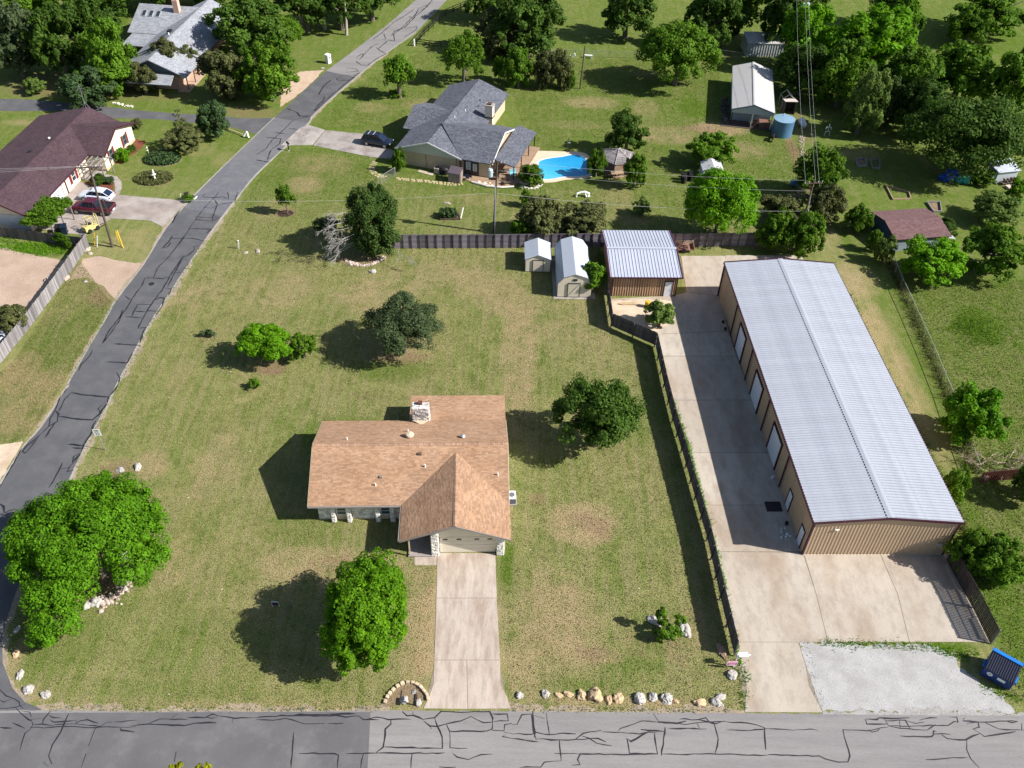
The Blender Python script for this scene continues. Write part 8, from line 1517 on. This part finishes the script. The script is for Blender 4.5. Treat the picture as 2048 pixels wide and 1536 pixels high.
for i, (x, y, m, lab) in enumerate(((1103, 108, 'dark_junk', 'heap of dark scrap at the left end of the wire fence'), (1145, 114, 'white_litter', 'two pale blocks between the scrap heap and the white bench'))):
    rnd = random.Random(i + 40); mb = MB()
    for k in range(26 if i == 0 else 4): a, b_, s_ = rnd.uniform(-1.8, 1.8) * (1 if i == 0 else .4), rnd.uniform(-.5, .5), rnd.uniform(.15, .4); mb.bar((a, b_, s_ * .5), (a + rnd.uniform(-.5, .5), b_ + rnd.uniform(-.3, .3), s_ * 1.8), s_ * .6, s_ * .5)
    tag(mb.build('scrap_heap' if i == 0 else 'stone_blocks', MATS[m], None, tuple(G(x, y))), lab, 'heap', kind=None)
t = tl('lawn_ornament', 'white curled driftwood ornament on the back lawn', 'ornament', 1165, 394, .1); MB().tube([(-.9, -.1, .05), (-.8, .1, .5), (-.3, .2, .6), (.3, .15, .7), (.9, .1, .45), (.7, -.2, .1)], [.1, .14, .16, .18, .22, .1], 7).tube([(.9, .1, .4), (1.0, -.1, .05)], .08, 6).tube([(.3, .1, .6), (.5, -.2, .1)], .1, 6).build('driftwood', WHITE, t)
t = tl('planter_box', 'small square planter with grassy leaves behind the plank fence', 'planter', 899, 434, .1); MB().box(-1.3, 1.4, -.8, .9, 0, .25).build('frame', WOOD_D, t); rg = np.random.default_rng(5); n = 700; P = np.stack([rg.uniform(-1.3, .9, n), rg.uniform(-.7, .8, n), .2 + rg.uniform(0, .8, n)], 1); V, Fq = leaf_quads(P, rg.normal(size=(n, 3)) + [0, 0, .5], .2, rg, 2.4); o = bpy.data.objects.new('foliage', np_mesh('foliage', V, Fq, LEAF['blue'])); link(o, t); MB().bar((1.5, -.9, .3), (1.9, .5, 1.1), .1).build('white_pipe', WHITE, t)
# raised garden frames
def garden_frame(label, a, b_, c_, d, m, fill=None, h=.3, kind=None):
    q = [Vector(G2(*p)) for p in (a, b_, c_, d)]; o = q[0]; t = thing('raised_bed', label, 'garden bed', (o.x, o.y, 0))
    for i in range(4): p0, p1 = q[i] - o, q[(i + 1) % 4] - o; MB().bar((p0.x, p0.y, h / 2), (p1.x, p1.y, h / 2), .12, h).build('board', m, t)
    if fill: sheet('soil', [(p.x - o.x, p.y - o.y) for p in q], .06, fill, None, t)
    return t
garden_frame('left of two wooden garden frames in the shade of the huge oak', (1715, 334), (1733, 333), (1729, 319), (1711, 319), WG, MATS['bed_soil']); garden_frame('right of two wooden garden frames in the shade of the huge oak', (1744, 337), (1759, 338), (1758, 321), (1740, 321), MATS['grey_post'], None); garden_frame('open wooden frame on the lawn above the blue shed', (1785, 400), (1821, 399), (1817, 386), (1771, 372), WOOD_T, None, .25); garden_frame('small raised bed with a green plant beside the maroon shed roof', (1866, 425), (1882, 425), (1879, 406), (1853, 406), WG, MATS['bed_soil'])
t = tl('trellis_stand', 'white metal frame standing on the shaded lawn below the wires', 'frame', 1653, 272, 0); mb = MB()
for a, b_ in (((-.4, 0, 0), (-.3, 0, .8)), ((.4, 0, 0), (.3, 0, .8)), ((-.4, 0, .8), (.4, 0, .8)), ((0, 0, .8), (0, 0, 1.7)), ((-.4, 0, 1.5), (.4, 0, 1.5)), ((-.4, 0, 1.5), (-.4, 0, 1.1)), ((.4, 0, 1.5), (.4, 0, 1.1)), ((0, 0, 1.7), (0, 0, 2.1))): mb.bar(a, b_, .08)
mb.build('frame', mk('frame_grey_white', (.5, .52, .54)), t)
t = tl('swing_set', 'wooden A shaped frame under the dark juniper on the right', 'frame', 1765, 255, 0); mb = MB()
for x in (-2, 2): mb.bar((x - .5, 0, 0), (x, 0, 2.2), .1).bar((x + .7, 0, 0), (x, 0, 2.2), .1)
mb.bar((-2, 0, 2.2), (2, 0, 2.2), .1).build('beam', WOOD_T, t)
def tarp(label, x, y, m, a, b_, h, seed, cat='tarp'):
    me = rock_mesh(seed, 1, 1, 1, .22, 3); me.materials.append(m); o = bpy.data.objects.new('tarp_cover', me); link(o); p = G(x, y); o.location = (p.x, p.y, h * .35); o.scale = (a, b_, h * .75); tag(o, label, cat)
TB = mk('tarp_blue', (.006, .035, .30), (.012, .08, .45), rough=.35, scale=2, spec=.5); TT = mk('tarp_teal', (.02, .30, .34), (.03, .40, .42), rough=.35, scale=2, spec=.5)
tarp('royal blue tarp over a machine in the shade, left and lower one', 1892, 360, TB, 1.2, .8, 1.0, 5); tarp('royal blue tarp over a machine in the shade, upper right one', 1902, 352, TB, 1.0, .7, 1.2, 6); tarp('teal tarp bundle right of the blue tarps, darker left one', 1916, 364, TT, .55, .5, 1.0, 7); tarp('teal tarp bundle right of the blue tarps, brighter right one', 1930, 366, TT, .6, .5, 1.1, 8)
t = tl('motorbike', 'dark motorbike parked at the foot of the water tank', 'motorbike', 1545, 280, 1.2); 
for x in (-.7, .7): MB().tube([(x, -.06, .32), (x, .06, .32)], .32, 14).build('wheel', TYRE, t)
MB().extr([(-.5, .4), (.4, .4), (.5, .8), (.2, .95), (-.2, .8), (-.8, .9), (-.6, .6)], 'y', -.14, .14).build('body', mk('bike_red', (.10, .02, .02), rough=.4), t); MB().bar((.55, -.4, 1.05), (.55, .4, 1.05), .05).bar((.7, 0, .3), (.52, 0, 1.05), .06).build('handlebar', BLACK, t); MB().box(-.7, 0, -.14, .14, .85, .95).build('seat', BLACK, t)
t = tl('blue_barrel', 'blue barrel lying in the bushes left of the leaning pole', 'barrel', 1590, 372, 0); MB().tube([(-.75, 0, .5), (-.6, 0, .5), (.6, 0, .5), (.75, 0, .5)], [.35, .5, .5, .35], 14).build('drum', TANK, t, smooth=True); MB().lathe([(.12, 0), (.12, .2)], 8, (.85, 0, .35)).build('cap', WHITE, t)
for i, (x, y, lab) in enumerate(((1366, 362, 'stack of dark tyres left of the open grey shed, left stack'), (1380, 358, 'stack of dark tyres left of the open grey shed, right stack'))):
    t = tl('tyre_stack', lab, 'tyres', x, y, 0)
    for k in range(5):
        for yy in (-.5, .35): MB().lathe([(.22, 0), (.36, .02), (.38, .1), (.36, .2), (.22, .22), (.2, .1)], 12, (0, 0, 0)).build('tyre', TYRE, t, (.03 * (k % 2), yy, .22 * k))
t = tl('stone_slab', 'flat broken slab lying on the pale dirt by the tan building', 'slab', 1254, 608, 0); MB().prism([(-1.1, -.15), (-.6, -.35), (.8, -.2), (1.4, -.3), (.9, .15), (-.5, .2)], .04, .16).build('slab', MATS['tan_boulder'], t)
t = tl('yellow_drum', 'yellow drum half hidden by the leafy bush at the tan building', 'drum', 1294, 614, 0); MB().lathe([(.3, .04), (.31, .3), (.3, .85), (.25, .88)], 12).build('drum', YEL, t)
t = tl('trough', 'rusty trailer bed with scrap beside the right wall of the tan building', 'trailer', 1366, 500, 0); MB().box(-1.3, 1.3, -.7, .7, .4, .55).build('bed', mk('rust_brown', (.22, .11, .08), (.3, .18, .14)), t)
for a in (-1.25, 1.25): MB().box(a - .04, a + .04, -.7, .7, .55, .9).build('side', MATS['rust_brown'], t)
for s in (-1, 1): MB().tube([(0, s * .75 - .08, .3), (0, s * .75 + .08, .3)], .3, 12).build('wheel', TYRE, t)
MB().box(-1.3, 1.3, .62, .7, .55, 1.1).build('rear_board', mk('pale_wood_rail', (.5, .4, .32)), t)
for i, (x, y, s_, lab) in enumerate(((948, 1389, .5, ''),)): pass
kb = thing('kerb_stop', 'long concrete kerb along the slatted fence, upper piece', 'kerb', tuple(G(1892, 1130))); a, c_ = G(1892, 1130), G(1935, 1216); MB().bar((0, 0, .12), tuple(c_ - a + Vector((0, 0, .12))), .28, .18).build('block', CURB, kb)
kb = thing('kerb_stop', 'short concrete kerb along the slatted fence, lower piece', 'kerb', tuple(G(1944, 1238))); a, c_ = G(1944, 1238), G(1964, 1280); MB().bar((0, 0, .12), tuple(c_ - a + Vector((0, 0, .12))), .28, .18).build('block', CURB, kb)
mulch = sheet('mulch_ring', jitter([(G(571, 427).x + 1.1 * cos(k * .5), G(571, 427).y + .9 * sin(k * .5)) for k in range(12)], .3, .08, 3), .006, mk('dark_mulch', (.035, .022, .018), rough=.95, fine=.3, fscale=8))
rnd = random.Random(77); mb = MB()
for x, y, s_ in ((102, 1180, 1.4), (325, 1168, 1)): pass
# scattered pale debris on the lawns and roads
mb = MB(); rnd = random.Random(12)
for k in range(130):
    x, y = rnd.uniform(240, 1320), rnd.uniform(520, 1400); p = G(x, y); s_ = rnd.uniform(.03, .1); mb.add([(p.x - s_, p.y - s_ * .5, .03), (p.x + s_, p.y - s_ * .6, .04), (p.x + s_ * .6, p.y + s_ * .6, .06), (p.x - s_ * .7, p.y + s_ * .4, .04)], [(0, 1, 2, 3)])
tag(mb.build('leaf_litter', mk('pale_litter', (.45, .38, .27), rough=.9, isl=.3)), 'scattered pale bits of dry litter on the dry lawn', 'litter', kind='stuff')
